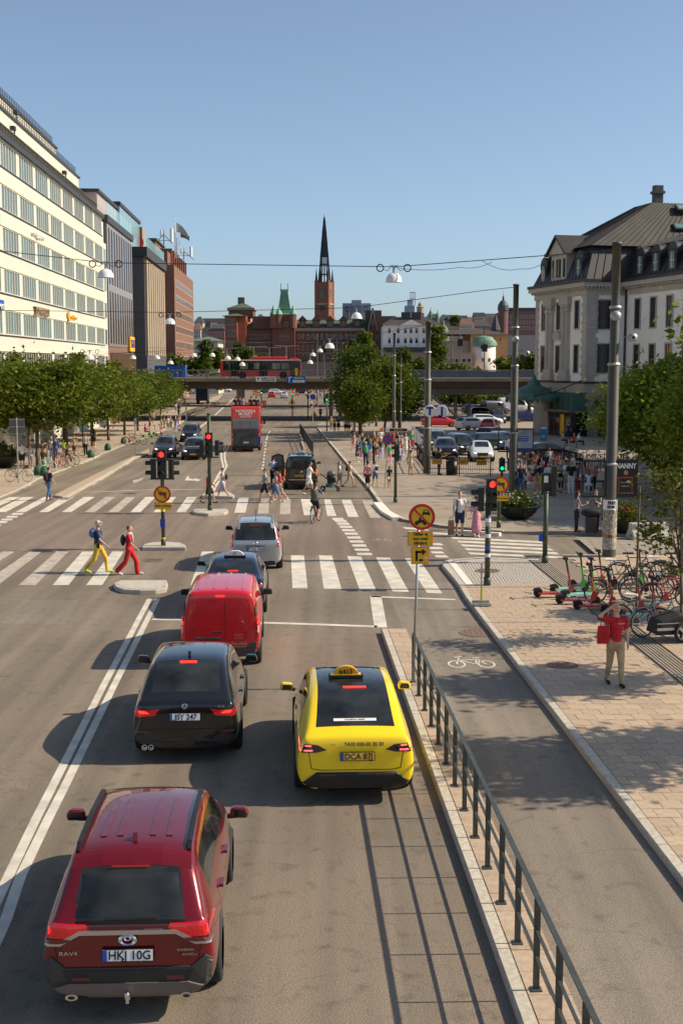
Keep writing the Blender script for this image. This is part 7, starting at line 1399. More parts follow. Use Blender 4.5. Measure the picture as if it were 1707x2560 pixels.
wire([V(-60,620,Y1+6),V(265,657,Y1+4),V(984,667,Y1+2),V(1400,636,Y1),V(1530,625,Y1)],'overhead lamp wire crossing the whole street in front, highest',.015,.0);wire([V(984,668,Y1+2),V(1150,668,Y1+1),V(1230,655,Y1)],'thin slack cable under the front wire, left of the tall pole',.009,.1);wire([V(1205,652,Y1),V(1300,672,Y1),V(1380,640,Y1)],'thin looping cable near the top of the nearest tall pole',.009,.15)
lamp(265,683,Y1+4,'white hanging street lamp at the left of the front wire');lamp(984,694,Y1+2,'white hanging street lamp in mid sky on the front wire')
wire([V(-60,775,Y2+8),V(425,781,Y2+6),V(890,769,Y2+3),V(1210,726,Y2),V(1284,718,Y2)],'second overhead lamp wire ending at the second tall pole',.017);lamp(425,803,Y2+6,'white hanging lamp before the dark brick end wall');lamp(891,789,Y2+3,'white hanging lamp in front of the green publishing house roof')
for u,v in((1487,640),(1478,633)):pass
MB().obx(V(1265,724,Y2),(.7,.12,.22),Matrix.Rotation(-.1,3,'Y')).build('wire_clamp_box',M_GALV,None)if False else None
y3=p3.location.y;wire([V(-40,880,y3+6),V(225,887,y3+4),V(824,855,y3),V(1068,812,y3)],'third overhead wire running to the T and J pole',.014)
for u,v,y,lb in((225,892,y3+4,'hanging lamp against the cream office, above the left trees'),(824,864,y3,'hanging lamp right of the white place sign, before the brick facade'),(800,876,122,'smaller hanging lamp left of the third wire lamp'),(782,886,145,'tiny hanging lamp below the publishing house letters'),(775,905,170,'tiny low hanging lamp right of the red city bus'),(531,887,120,'hanging lamp left of the red city bus'),(570,894,140,'small hanging lamp over the front of the red city bus roof'),(594,897,155,'small hanging lamp above the middle of the red city bus'),(606,910,172,'tiny hanging lamp in front of the red city bus windows'),(333,893,110,'white hanging lamp beside the yellow wall sign'),(393,893,118,'hanging lamp before the grey stone fins'),(427,906,150,'hanging lamp over the blue hoarding by the bridge'),(485,887,160,'tiny lamp at the corner of the brick office')):
 lamp(u,v,y,lb,y<100,.62 if y<100 else .52*y/110)
for i,(ya,va,vb)in enumerate(((122,868,862),(145,880,876),(172,900,896))):wire([V(250,va,ya),V(560,va+4,ya),V(1060,vb,ya)],['fourth overhead wire crossing before the bridge','fifth thin overhead wire before the bridge','sixth thin overhead wire nearest the bridge'][i],.012)
wire([V(1110,1370,44),V(1120,1372,44)],'short cable',.001)if False else None
for i,(u,vt,y)in enumerate(((793,835,255),(810,850,262),(842,848,258),(862,862,250),(1128,838,255),(1149,832,250),(1064,850,262),(1210,845,240),(1290,868,235),(1306,872,245))):
 b=V(u,925,y);t=thing('railway_mast',f'thin steel railway mast beyond the bridge, number {i + 1} counting rightwards' if False else 'thin steel railway mast rising behind the bridge railing','mast',(b.x,y,-1.7),0,'railway masts beyond the bridge');h_=V(u,vt,y).z+1.7;MB().cyl((0,0,0),(0,0,h_),.14,.1,6).bar((-1.6,0,h_-.6),(1.6,0,h_-.6),.08,.08).build('mast',M_STEEL,t)
 if i%2:MB().bx(-.5,.5,-.2,.0,h_-2.6,h_-1.2).build('signal_box',M_BLACK,t)
for i,(u,vt,y)in enumerate(((635,868,215),(674,870,215),(716,866,218),(568,872,214),(905,905,214))):
 b=V(u,945,y);t=thing('bridge_lamp','slender double armed lamp post on the bridge','street lamp',(b.x,y,BZ-.5),0,'double armed lamp posts on the bridge');h_=V(u,vt,y).z-BZ+.5;MB().cyl((0,0,0),(0,0,h_),.07,n=6).tube([(-1.7,0,h_+.15),(0,0,h_),(1.7,0,h_+.15)],.05,5).bx(-2.1,-1.6,-.1,.1,h_+.1,h_+.2).bx(1.6,2.1,-.1,.1,h_+.1,h_+.2).build('post',M_GALV,t)
p=V(466,925,210);t=thing('container','blue site container standing on the bridge beside the brick building','container',(p.x-3,212,BZ));MB().bx(-2.6,2.6,0,2,0,1.9).build('container_body',mat('site_blue',(.01,.12,.45),.5),t)
for k in range(9):MB().bx(-2.5+k*.58,-2.4+k*.58,-.04,0,.1,1.8).build('ridge',MATS['site_blue'],t)
# ======== BICYCLES, SCOOTERS
def bicycle_meshes():
 R_=.34;t=MB();n=20
 for k in range(n):
  a0,a1=k/n*2*pi,(k+1)/n*2*pi;t.cyl((0,cos(a0)*R_,sin(a0)*R_),(0,cos(a1)*R_,sin(a1)*R_),.020,n=5,cap=False)
 q=MB()
 for k in range(n):
  a0,a1=k/n*2*pi,(k+1)/n*2*pi;q.cyl((0,cos(a0)*.315,sin(a0)*.315),(0,cos(a1)*.315,sin(a1)*.315),.010,n=4,cap=False)
 for k in range(9):a=k/9*pi;q.cyl((0,cos(a)*.31,sin(a)*.31),(0,-cos(a)*.31,-sin(a)*.31),.003,n=3)
 q.cyl((-.03,0,0),(.03,0,0),.03,n=8);f=MB()
 A,B,C_,D,E_=(0,-.52,.34),(0,-.08,.30),(0,-.20,.82),(0,.36,.82),(0,.54,.34)
 for a,b,r in((A,B,.013),(A,C_,.011),(B,C_,.017),(C_,D,.017),(B,D,.02),(D,E_,.015),((0,.33,.95),D,.016)):f.cyl(a,b,r,n=6)
 f.lathe([(0,-.02),(.09,-.02),(.09,.02),(0,.02)],12,(0,-.08,.30),ax='x').cyl((-.09,-.08,.14),(.09,-.08,.46),.01).bx(-.13,-.06,-.13,-.03,.13,.16).bx(.06,.13,-.13,-.03,.44,.47)
 f.bx(-.07,.07,-.72,-.36,.73,.745).cyl((0,-.66,.73),(0,-.53,.36),.008)
 s=MB().cyl((0,-.20,.82),(0,-.23,.95),.013).prism([(-.09,-.36),(.09,-.36),(.03,-.05),(-.03,-.05)],.94,.985,ax='z');h=MB().cyl((-.28,.24,1.02),(-.1,.32,1.03),.012).cyl((-.1,.32,1.03),(.1,.32,1.03),.012).cyl((.1,.32,1.03),(.28,.24,1.02),.012).cyl((0,.33,.94),(0,.32,1.03),.014).cyl((-.30,.2,1.02),(-.26,.26,1.02),.018).cyl((.30,.2,1.02),(.26,.26,1.02),.018)
 b=MB().bx(-.16,.16,.42,.66,.80,.82).bx(-.16,-.15,.42,.66,.82,1.0).bx(.15,.16,.42,.66,.82,1.0).bx(-.16,.16,.42,.43,.82,1.0).bx(-.16,.16,.65,.66,.82,1.0)
 g=MB()
 for k in range(8):a0,a1=k/8*2.2+.4,(k+1)/8*2.2+.4;g.bar((0,-.52-cos(a0)*.39*-1,.34+sin(a0)*.39),(0,-.52-cos(a1)*.39*-1,.34+sin(a1)*.39),.05,.01)
 return{k:v.mesh(k,m)for k,v,m in(('tyre',t,M_RUB),('rim',q,M_GALV),('frame',f,M_BLACK),('saddle',s,M_BLACK),('handlebar',h,M_BLACK),('basket',b,M_WOOD),('mudguard',g,M_BLACK))}
BM=bicycle_meshes()
def omat(o,m):o.material_slots[0].link='OBJECT';o.material_slots[0].material=m;return o
def bicycle(label,p,rz,m=M_BLACK,seat=M_BLACK,tyre=None,basket=False,lean=0.,group=None):
 t=thing('bicycle',label,'bicycle',p,rz,group);t.rotation_euler=(0,lean,rz)
 for y in(-.52,.54):w=inst(BM['tyre'],'wheel',t,(0,y,.36));inst(BM['rim'],'rim',w,(0,0,0));omat(w,tyre or M_RUB)
 omat(inst(BM['frame'],'frame',t,(0,0,.02)),m);omat(inst(BM['saddle'],'saddle',t,(0,0,.02)),seat);inst(BM['handlebar'],'handlebar',t,(0,0,.02));omat(inst(BM['mudguard'],'mudguard',t,(0,0,.02)),m)
 if basket:inst(BM['basket'],'basket',t,(0,0,.02))
 return t
CORAL=paint('coral_scooter',(.62,.07,.04),0,.4);LIME=paint('lime_scooter',(.03,.50,.03),0,.4);MINT=paint('mint_scooter',(.30,.62,.50),0,.4)
SM=dict(deck=MB().prism([(-.09,-.62),(.09,-.62),(.09,.10),(.04,.26),(-.04,.26),(-.09,.10)],.10,.15,ax='z').mesh('deck',CORAL),stem=MB().cyl((0,.34,.16),(0,.22,.78),.035,.03,8).prism([(.20,.12),(.36,.12),(.40,.34),(.28,.42)],-.04,.04,ax='x').mesh('stem',CORAL),column=MB().cyl((0,.22,.78),(0,.165,1.06),.028,n=8).cyl((0,.165,1.06),(0,.14,1.18),.035,n=8).cyl((-.25,.12,1.17),(.25,.12,1.17),.018,n=6).bx(-.05,.05,.06,.2,1.14,1.2).mesh('handlebar',M_BLACK),wheel=MB().lathe([(0,-.03),(.09,-.03),(.12,-.02),(.12,.02),(.09,.03),(0,.03)],16,ax='x').mesh('wheel',M_RUB),guard=MB().prism([(-.78,.20),(-.74,.26),(-.58,.28),(-.50,.20),(-.50,.14)],-.05,.05,ax='x').mesh('mudguard',M_BLACK))
def scooter(label,p,rz,col,deck=None,lean=.08,group=None):
 t=thing('electric_scooter',label,'scooter',p,rz,group);t.rotation_euler=(0,lean,rz);omat(inst(SM['deck'],'deck',t,(0,0,0)),deck or col);omat(inst(SM['stem'],'stem',t,(0,0,0)),col);inst(SM['column'],'handlebar',t,(0,0,0));inst(SM['guard'],'mudguard',t,(0,0,0))
 inst(SM['wheel'],'wheel',t,(0,-.64,.12));inst(SM['wheel'],'wheel',t,(0,.38,.12));return t
for i,(u,v,rz,c,dk_,lb)in enumerate([(1398,1493,-1.65,CORAL,None,'coral red scooter, leftmost of the parked row'),(1432,1480,-1.3,LIME,MINT,'green scooter with mint deck behind the leftmost red scooter'),(1458,1494,-1.2,LIME,MINT,'green scooter with mint deck half behind the second red scooter'),(1455,1510,-1.62,CORAL,None,'coral red scooter second from the left in the front row'),(1478,1470,-1.4,CORAL,M_STEEL,'coral red scooter close to the foot of the tall pole'),(1500,1524,-1.6,CORAL,None,'coral red scooter just behind the man in the red shirt'),(1578,1470,-1.2,LIME,M_STEEL,'green scooter upright at the back among the bicycles'),(1570,1536,-1.6,CORAL,None,'coral red scooter right of the man, fourth in front'),(1608,1548,-1.55,CORAL,MINT,'coral red scooter nearest the bicycle trailer')]):
 scooter(lb,place(u,v,.125),rz,c,dk_,.1)
bk_=[(1542,1480,-1.9,M_BLACK,M_WHITE,.1,'black city bicycle with white saddle beside the tall pole'),(1585,1462,-1.5,M_BLACK,M_BLACK,-.05,'black bicycle with curved handlebar in the rear rank'),(1648,1472,-1.8,M_BLACK,M_WHITE,.08,'black bicycle with white saddle cover in the rear rank, right side'),(1690,1462,-1.5,M_STEEL,M_BLACK,0,'grey bicycle at the right edge behind the others'),(1530,1508,-1.4,M_STEEL,M_BLACK,.06,'dark grey bicycle in the middle of the tangle behind the scooters'),(1620,1500,-1.7,M_BLACK,M_BLACK,-.06,'black roadster in the middle rank behind the coral scooters'),(1668,1520,-1.4,VP,M_WHITE,.05,'dark red bicycle with white saddle at the right'),(1598,1582,-2.1,M_STEEL,M_WHITE,.1,'grey bicycle with white saddle in the front rank'),(1650,1590,-1.2,BLU,M_BLACK,-.08,'blue framed bicycle in front beside the trailer'),(1700,1500,-1.9,M_BLACK,M_BLACK,.04,'black bicycle beside the sapling trunk')]
for u,v,rz,m,s_,ln_,lb in bk_:bicycle(lb,place(u,v,.125),rz,m,s_,lean=ln_)
p=place(1690,1600,.125);t=thing('bicycle_trailer','low bicycle trailer with three spoked grey wheel and dark hood at the right edge','trailer',p,-1.35)
o=MB().lathe([(.19,-.03),(.25,-.035),(.27,0),(.25,.035),(.19,.03)],26,ax='x').build('wheel',M_RUB,t,True,loc=(.36,0,.27));q=MB().cyl((-.03,0,0),(.03,0,0),.04)
for k in range(3):a=k*2*pi/3+.3;q.bar((0,0,0),(0,.2*cos(a),.2*sin(a)),.05,.06)
q.lathe([(.175,-.025),(.20,-.025),(.20,.025),(.175,.025)],26,ax='x').build('rim',M_GALV,o);MB().prism([(-.7,.2),(.6,.2),(.7,.42),(.45,.62),(-.1,.72),(-.6,.55)],-.32,.3,ax='x').build('hood',M_BLACKM,t,bevel=.06);MB().bar((.34,-.7,.36),(.34,.65,.36),.03,.06).bar((.34,-.7,.5),(.34,.5,.5),.02,.02).build('side_rail',M_GALV,t)
ORG=paint('orange_frame',(.6,.10,.02),0,.4)
for u,v,rz,m,s_,bs,ty,lb in((48,1205,-1.62,M_STEEL,M_BLACK,True,M_WHITE,'grey city bicycle with crate basket leaning on the left sign post'),(222,1140,-1.55,M_STEEL,M_BLACK,False,M_WHITE,'pale bicycle with white tyres standing sideways on the left pavement'),(153,1168,-2.2,ORG,M_BLACK,False,ORG,'orange bicycle with orange rims in the left row'),(170,1166,-2.3,M_BLACK,M_BLACK,False,None,'black bicycle right of the orange one in the left row'),(181,1162,-2.3,M_BLACK,M_BLACK,False,None,'black bicycle, last of the left row beside the orange one'),(120,1178,-2.2,MINT,M_BLACK,False,M_WHITE,'pale green bicycle behind the man with the backpack'),(345,1112,-1.5,M_BLACK,M_BLACK,False,None,'black bicycle beside the man in red on the left pavement'),(328,1112,-1.9,VP,M_BLACK,False,None,'dark red bicycle farther along the left pavement')):bicycle(lb,place(u,v,.1),rz,m,s_,ty,bs)
for u,v,rz,c,lb in((128,1162,-1.9,LIME,'green scooter parked in front of the orange bicycle row'),(372,1094,-2.0,LIME,'green scooter in the far left row near the oncoming cars'),(385,1090,-2.1,LIME,'second green scooter in the far left row'),(397,1087,-2.,CORAL,'coral scooter in the far left row')):scooter(lb,place(u,v,.1),rz,c)
R2_=random.Random(5)
for i in range(16):u=462+i*5.2;bicycle('small dark parked bicycle at the left kerb by the bridge shadow',place(u,1046-i*2.1+R2_.uniform(-1,1),.1),R2_.uniform(-2.4,-1.2),R2_.choice((M_BLACK,M_STEEL,VP)),group='bicycles parked at the left kerb by the bridge')
for i in range(30):u=1300+i*9.5;v=1176-(i%3)*7;bicycle('dark parked bicycle in the packed rank under the big tree',place(u,v+R2_.uniform(-2,2),.1),R2_.uniform(-.8,.8),R2_.choice((M_BLACK,M_STEEL,M_BLACK,VP,M_GALV)),group='bicycles packed on the plaza under the big tree')
def green_bag(u,v,lb):p=place(u,v,.1);t=thing('planting_bag',lb,'bag',p);MB().lathe([(0,0),(.26,0),(.30,.2),(.22,.5),(.08,.62),(0,.6)],14).build('sack',mat('bag_green',(.02,.09,.045),.7,bump=(6,.5)),t,True)
for u,v,lb in((96,1187,'dark green watering bag at the nearest left tree trunk'),(112,1189,'second green watering bag right of the nearest left trunk'),(270,1126,'green watering bag between two thin stakes at the left'),(310,1109,'green watering bag at the fifth left tree'),(228,1144,'green watering bag behind the pale bicycle')):green_bag(u,v,lb)
# ======== PEOPLE
def limb(o,a,l,out=0.):return Vector(o)+Vector((out,sin(a)*l,-cos(a)*l))
POSES=dict(walk=dict(l=((.50,.10),(-.28,-.75)),a=((-.45,.0),(.40,.85))),walk2=dict(l=((-.35,-.62),(.42,.22)),a=((.42,.9),(-.38,-.1))),stroll=dict(l=((.26,.10),(-.20,-.38)),a=((-.2,.1),(.22,.5))),stand=dict(l=((.05,.0),(-.03,-.03)),a=((.05,.25),(-.05,.2))),phone=dict(l=((.03,-.02),(-.04,-.04)),a=((.30,2.0),(.35,1.9))),push=dict(l=((.35,.05),(-.25,-.6)),a=((.65,1.25),(.65,1.25)),lean=.12),head=dict(l=((.24,.10),(-.14,-.42)),a=((-.08,.25),'head')),bagcarry=dict(l=((.18,.04),(-.12,-.30)),a=((-.05,.05),(.05,.3))),cycle=dict(l=((1.05,-.15),(.55,-.30)),a=((.95,1.15),(.95,1.15)),lean=.42,z=.97),sit=dict(l=((1.5,.1),(1.5,.1)),a=((.4,1.5),(.4,1.5)),z=.52),lean_in=dict(l=((.1,-.05),(-.1,-.1)),a=((1.0,1.4),(1.0,1.4)),lean=.55),arms=dict(l=((.04,0),(-.05,-.04)),a=((.5,2.2),(.45,2.1))))
_pm={}
def remesh(mb,vox,nm,m,sm=4):
 me=mb.mesh('t',m,False,False);o=bpy.data.objects.new('t',me);link(o);md=o.modifiers.new('r','REMESH');md.mode='VOXEL';md.voxel_size=vox;s=o.modifiers.new('s','SMOOTH');s.iterations=sm;s.factor=.5
 r=bpy.data.meshes.new_from_object(o.evaluated_get(bpy.context.evaluated_depsgraph_get()));bpy.data.objects.remove(o);r.name=nm;r.polygons.foreach_set('use_smooth',[True]*len(r.polygons));r.materials.clear();r.materials.append(m);return r
def joints(pose,fem=False):
 P=POSES[pose];ln=P.get('lean',0);z0=P.get('z');J={};hip0=Vector((0,0,.94));legs=[]
 for s,(a,b)in zip((-1,1),P['l']):
  h=Vector((s*.095,0,.92));k=limb(h,a,.44);an=limb(k,b,.42);legs.append((h,k,an,b))
 low=min(l[2].z for l in legs);dz=(.075-low)if z0 is None else z0-.94
 J['leg']=[(h+Vector((0,0,dz)),k+Vector((0,0,dz)),a+Vector((0,0,dz)),b)for h,k,a,b in legs];J['pel']=hip0+Vector((0,0,dz));up_=Vector((0,sin(ln),cos(ln)));sw=.165 if fem else .19
 J['wst']=J['pel']+up_*.16;J['chs']=J['pel']+up_*.38;J['nek']=J['pel']+up_*.54;J['hed']=J['nek']+Vector((0,sin(ln*.5),cos(ln*.5)))*.155+Vector((0,.02,0));J['arm']=[]
 for s,ab in zip((-1,1),P['a']):
  sh=J['pel']+up_*.47+Vector((s*sw,0,0))
  if ab=='head':el=sh+Vector((s*.20,.12,.10));wr=J['hed']+Vector((s*.08,.10,.10));J['arm'].append((sh,el,wr,(J['hed']+Vector((0,.1,.13))-wr).normalized()));continue
  a,b=ab;el=limb(sh,a,.29,s*.05);wr=limb(el,b,.25,-s*.02 if b>1 else s*.01);J['arm'].append((sh,el,wr,(wr-el).normalized()))
 return J
def pmesh(pose,kind,fem=False,vox=.016):
 key=(pose,kind,fem)
 if key in _pm:return _pm[key]
 J=joints(pose,fem);m=MB();f=.88 if fem else 1.0
 if kind=='body':
  m.cap(J['pel'],J['wst'],.125,.11*f).cap(J['wst'],J['chs'],.11*f,.13*f).cap(J['chs'],J['nek'],.11*f,.06).cap(J['nek'],J['hed'],.055,.06)
  m.ell(J['hed']+Vector((0,0,.01)),(.076,.094,.112),14,10).ell(J['hed']+Vector((0,.03,-.055)),(.05,.06,.05),10,6).ell(J['hed']+Vector((0,.100,-.012)),(.014,.022,.026),8,6)
  for s in(-1,1):m.ell(J['hed']+Vector((s*.078,-.005,-.005)),(.012,.02,.032),8,6)
  for(h,k,a,b),s in zip(J['leg'],(-1,1)):
   m.cap(J['pel']+Vector((s*.06,0,0)),h,.11,.095);m.cap(h,k,.088*(1.05 if fem else 1),.056).cap(k,k.lerp(a,.35),.054,.055).cap(k.lerp(a,.35),a,.055,.036);d=Vector((0,cos(b*.6),sin(b*.6)*.9));m.cap(a+Vector((0,0,-.03)),a+d*.14+Vector((0,0,-.04)),.038,.03)
  for(sh,el,wr,d),s in zip(J['arm'],(-1,1)):
   m.cap(J['chs'].lerp(J['nek'],.5),sh,.08,.055*f).cap(sh,el,.050*f,.038*f).cap(el,wr,.038*f,.025*f);m.cap(wr,wr+d*.07,.026,.030);x=Vector((1,0,0));n=d.cross(x).normalized()
   for q in range(4):b0=wr+d*.075+n*(.024-q*.016);b1=b0+d*(.040-abs(q-1.2)*.005)-x*s*.012;m.cap(b0,b1,.010,.009,6).cap(b1,b1+d*.022-x*s*.018,.009,.007,6)
   m.cap(wr+d*.02+n*.022,wr+d*.055+n*.052,.011,.009,6)
  vox=.015
 elif kind in('tee','long','tank','dress','coat'):
  g=.018;m.cap(J['pel']+Vector((0,0,.02)),J['wst'],.145,.128*f).cap(J['wst'],J['chs'],.13*f,.15*f).cap(J['chs'],J['nek']-Vector((0,0,.06)),.135*f,.07)
  for sh,el,wr,d in J['arm']:
   m.cap(J['chs'].lerp(J['nek'],.35),sh,.10,.07*f)
   if kind in('tee','dress'):m.cap(sh,sh.lerp(el,.62),.068*f,.060)
   if kind in('long','coat'):m.cap(sh,el,.066,.055).cap(el,el.lerp(wr,.92),.052,.042)
  if kind=='dress':
   lo=(J['leg'][0][1]+J['leg'][1][1])/2+Vector((0,0,-.16));m.cap(J['pel'],lo,.15,.24,12)
 elif kind in('trousers','shorts','skirt','jumpsuit'):
  m.cap(J['pel']+Vector((0,0,-.02)),J['pel']+Vector((0,0,.06)),.142,.132)
  for(h,k,a,b),s in zip(J['leg'],(-1,1)):
   m.cap(J['pel']+Vector((s*.05,0,0)),h,.12,.11);
   if kind=='shorts':m.cap(h,h.lerp(k,.82),.105,.088)
   elif kind=='trousers':m.cap(h,k,.104,.074).cap(k,k.lerp(a,.92),.072,.056)
   elif kind=='jumpsuit':m.cap(h,k,.108,.085).cap(k,k.lerp(a,.95),.085,.095)
  if kind=='skirt':m.cap(J['pel'],(J['leg'][0][1]+J['leg'][1][1])/2+Vector((0,0,.12)),.14,.17,12)
 elif kind=='shoe':
  for h,k,a,b in J['leg']:d=Vector((0,cos(b*.6),sin(b*.6)*.9));m.cap(a+Vector((0,-.03,-.035)),a+d*.17+Vector((0,0,-.045)),.042,.036,8)
  r=m.mesh('shoe',M_WHITE,True);_pm[key]=r;return r
 elif kind in('short','long_hair','cap','bun'):
  c=J['hed'];m.ell(c+Vector((0,-.018,.035)),(.084,.095,.095),14,8)
  if kind=='long_hair':m.cap(c+Vector((0,-.05,.0)),c+Vector((0,-.07,-.20)),.075,.055)
  if kind=='bun':m.ell(c+Vector((0,-.1,.06)),(.04,.04,.04))
  if kind=='cap':m.ell(c+Vector((0,.06,.055)),(.07,.085,.014),12,5)
  r=m.mesh('hair',M_INK,True);_pm[key]=r;return r
 elif kind=='eyes':
  for s in(-1,1):m.ell(J['hed']+Vector((s*.03,.088,.012)),(.012,.008,.008),8,5)
  m.bx(-.022+J['hed'].x,.022,J['hed'].y+.082,J['hed'].y+.090,J['hed'].z-.055,J['hed'].z-.048);r=m.mesh('eyes',M_INK);_pm[key]=r;return r
 r=remesh(m,vox,kind,M_SKIN);_pm[key]=r;return r
CLR=dict(white=(.72,.70,.68),black=(.018,.018,.02),navy=(.02,.028,.07),red=(.50,.012,.02),grey=(.26,.26,.27),khaki=(.42,.31,.17),blue=(.06,.14,.32),denim=(.07,.12,.22),pink=(.62,.26,.26),yellow=(.66,.42,.04),green=(.08,.42,.12),beige=(.50,.38,.26),brown=(.14,.075,.04),lilac=(.42,.42,.62),olive=(.13,.13,.06),rose=(.55,.25,.30),orange=(.62,.18,.04),lime=(.55,.75,.05),teal=(.04,.22,.24),tan=(.32,.16,.07),blond=(.40,.26,.10),dark=(.025,.016,.012),ginger=(.20,.09,.04),silver=(.45,.43,.42))
def cl(c):return mat('cloth_'+c,CLR[c],.85,var=(6,.22),bump=(9,.7))
SKN=[mat('skin_light',(.56,.32,.22),.55),mat('skin_fair',(.62,.38,.27),.55),mat('skin_tan',(.40,.21,.13),.55),mat('skin_dark',(.13,.06,.035),.55)]
def pack(t,J,c,sc=1.,back=True):o=MB().ell(J['chs']+Vector((0,-.21*(1 if back else-1),-.08)),(.15*sc,.10*sc,.22*sc),12,8).build('backpack',cl(c),t,True);return o
_pn=[0]
PX_=dict(tee='T shirt',long='jumper',tank='vest top',dress='dress',coat='jacket',trousers='trousers',shorts='shorts',skirt='skirt',jumpsuit='wide trousers')
def person(label,u,v,hd,pose='stand',top=('tee','white'),bot=('trousers','navy'),hair=('short','dark'),shoe='white',h=1.75,fem=False,sk=0,z=.1,extra=(),group=None,loc=None):
 p=Vector(loc)if loc is not None else place(u,v,z);t=thing('person',label,'person',p,hd,group);s=h/1.80;t.scale=(s,s,s);J=joints(pose,fem)
 omat(inst(pmesh(pose,'body',fem),'body',t,(0,0,0)),SKN[sk])
 if top:omat(inst(pmesh(pose,top[0],fem),{'tee':'shirt','long':'shirt','tank':'shirt'}.get(top[0],top[0]),t,(0,0,0)),cl(top[1]))
 if bot:omat(inst(pmesh(pose,bot[0],fem),bot[0],t,(0,0,0)),cl(bot[1]))
 if hair:omat(inst(pmesh(pose,hair[0]),'cap' if hair[0]=='cap' else 'hair',t,(0,0,0)),cl(hair[1]))
 omat(inst(pmesh(pose,'shoe'),'shoes',t,(0,0,0)),cl(shoe));inst(pmesh(pose,'eyes'),'face',t,(0,0,0))
 for e in extra:e(t,J)
 return t
RT,LT,AW,TO=-pi/2,pi/2,0.,pi
def bag(label,p,size,m,name='handbag',shape='box'):
 t=thing(name,label,'bag',p);a,b,c=size;MB().prism([(-a,0),(a,0),(a*.9,c),(-a*.9,c)],-b,b).build('bag_body',m,t,bevel=.02);q=MB();q.tube([(-a*.5,0,c),(-a*.35,0,c+.14),(a*.35,0,c+.14),(a*.5,0,c)],.012,5);q.build('strap',m,t);return t
person('man in navy T shirt, yellow trousers and grey flat cap, crossing at the left',248,1432,RT,'walk',('tee','navy'),('trousers','yellow'),('cap','silver'),'lime',1.84,z=0,extra=[lambda t,J:MB().ell(J['chs']+Vector((0,-.17,.02)),(.20,.12,.16),12,8).cap(J['chs']+Vector((.16,.0,.1)),J['chs']+Vector((.17,.13,-.1)),.05,.05).build('draped_jacket',cl('blue'),t,True),lambda t,J:MB().bx(.14,.2,-.02,.08,.84,.98).build('belt_pouch',cl('black'),t)])
person('woman in wide red jumpsuit with pale scarf and dark backpack, ahead of yellow trousers man',325,1437,RT,'walk',('tee','red'),('jumpsuit','red'),('short','ginger'),'white',1.72,True,z=0,extra=[lambda t,J:pack(t,J,'black',.9),lambda t,J:MB().ell(J['nek']+Vector((0,.02,-.02)),(.12,.12,.07),12,6).cap(J['nek']+Vector((.03,.1,-.05)),J['nek']+Vector((.05,.14,-.28)),.05,.03).build('scarf',cl('silver'),t,True)])
t=person('man in red T shirt on the right pavement, hand raised to his forehead',1535,1712,TO+.1,'head',('tee','red'),('trousers','khaki'),('short','ginger'),'black',1.82,sk=1,z=.125,extra=[lambda t,J:text('volunteer',.04,'shirt_print',M_WHITE,t,(-.06,.165,J['chs'].z+.02),(pi/2,0,pi),.002)])
q=bag('red cloth tote bag hanging at the side of the man in red',t.location+Vector((-.27,-.04,.90)),(.13,.05,.38),cl('red'),'tote_bag')
t=person('man in pale shirt and navy shorts walking towards us beside the woman in pink',1148,1340,TO+.05,'bagcarry',('tee','white'),('shorts','navy'),('short','ginger'),'black',1.84,sk=0,z=.0,extra=[lambda t,J:MB().tube([tuple(J['nek']+Vector((.1,.08,-.05))),tuple(J['chs']+Vector((.12,.15,-.05))),tuple(J['pel']+Vector((.16,.12,.05)))],.025,6).build('strap',cl('navy'),t)])
bag('tall tan leather bag carried by the man in the pale shirt',t.location+Vector((-.34,0,.05)),(.13,.08,.58),cl('tan'))
person('woman in long pink floral dress and dark hat walking beside the man in pale shirt',1190,1341,TO-.1,'stroll',('dress','rose'),None,('long_hair','blond'),'white',1.68,True,z=.0,extra=[lambda t,J:MB().lathe([(.0,.13),(.08,.12),(.09,.05),(.2,.04),(.2,.03),(0,.03)],18,J['hed']).build('sun_hat',cl('black'),t,True)])
B_=lambda c,s=1.:(lambda t,J:pack(t,J,c,s))
person('person in red shirt and black shorts stepping past the far island post',523,1258,RT,'walk',('long','red'),('shorts','black'),('cap','grey'),'black',1.75,z=0);person('woman in sleeveless top and patterned skirt with black backpack behind the far island',557,1247,LT,'walk2',('tank','silver'),('skirt','lilac'),('bun','ginger'),'brown',1.72,True,z=0,extra=[B_('black',.8)])
person('man in navy shirt and jeans with dark backpack walking left of the verge',124,1251,RT+.9,'stroll',('tee','navy'),('trousers','denim'),('cap','navy'),'brown',1.78,z=.0,extra=[B_('dark',1.05)])
person('tall youth in dark shirt and shorts, left of the walking pair before the van',663,1256,LT,'walk',('tee','grey'),('shorts','black'),('short','ginger'),'white',1.84,z=0);person('woman in grey sleeveless top and blue denim shorts crossing before the van',690,1257,LT,'walk2',('tank','grey'),('shorts','blue'),('long_hair','brown'),'white',1.70,True,sk=2,z=0,extra=[B_('red',.7)]);person('shorter person with brown bag hidden behind the woman in denim shorts',700,1250,LT,'walk',('tee','red'),('shorts','khaki'),('short','dark'),'white',1.62,z=0,extra=[B_('tan',.8)])
person('driver in lilac shirt leaning into the open door of the black van',683,1216,AW,'lean_in',('long','lilac'),('trousers','black'),('short','dark'),'black',1.8,z=0)
person('man in white T shirt and white shorts pushing a pushchair across',772,1236,RT,'push',('tee','white'),('shorts','white'),('short','dark'),'white',1.86,sk=2,z=0)
p=place(823,1228,0);t=thing('pushchair','black pushchair with hood and green bag in front of the man in white','pushchair',p,RT)
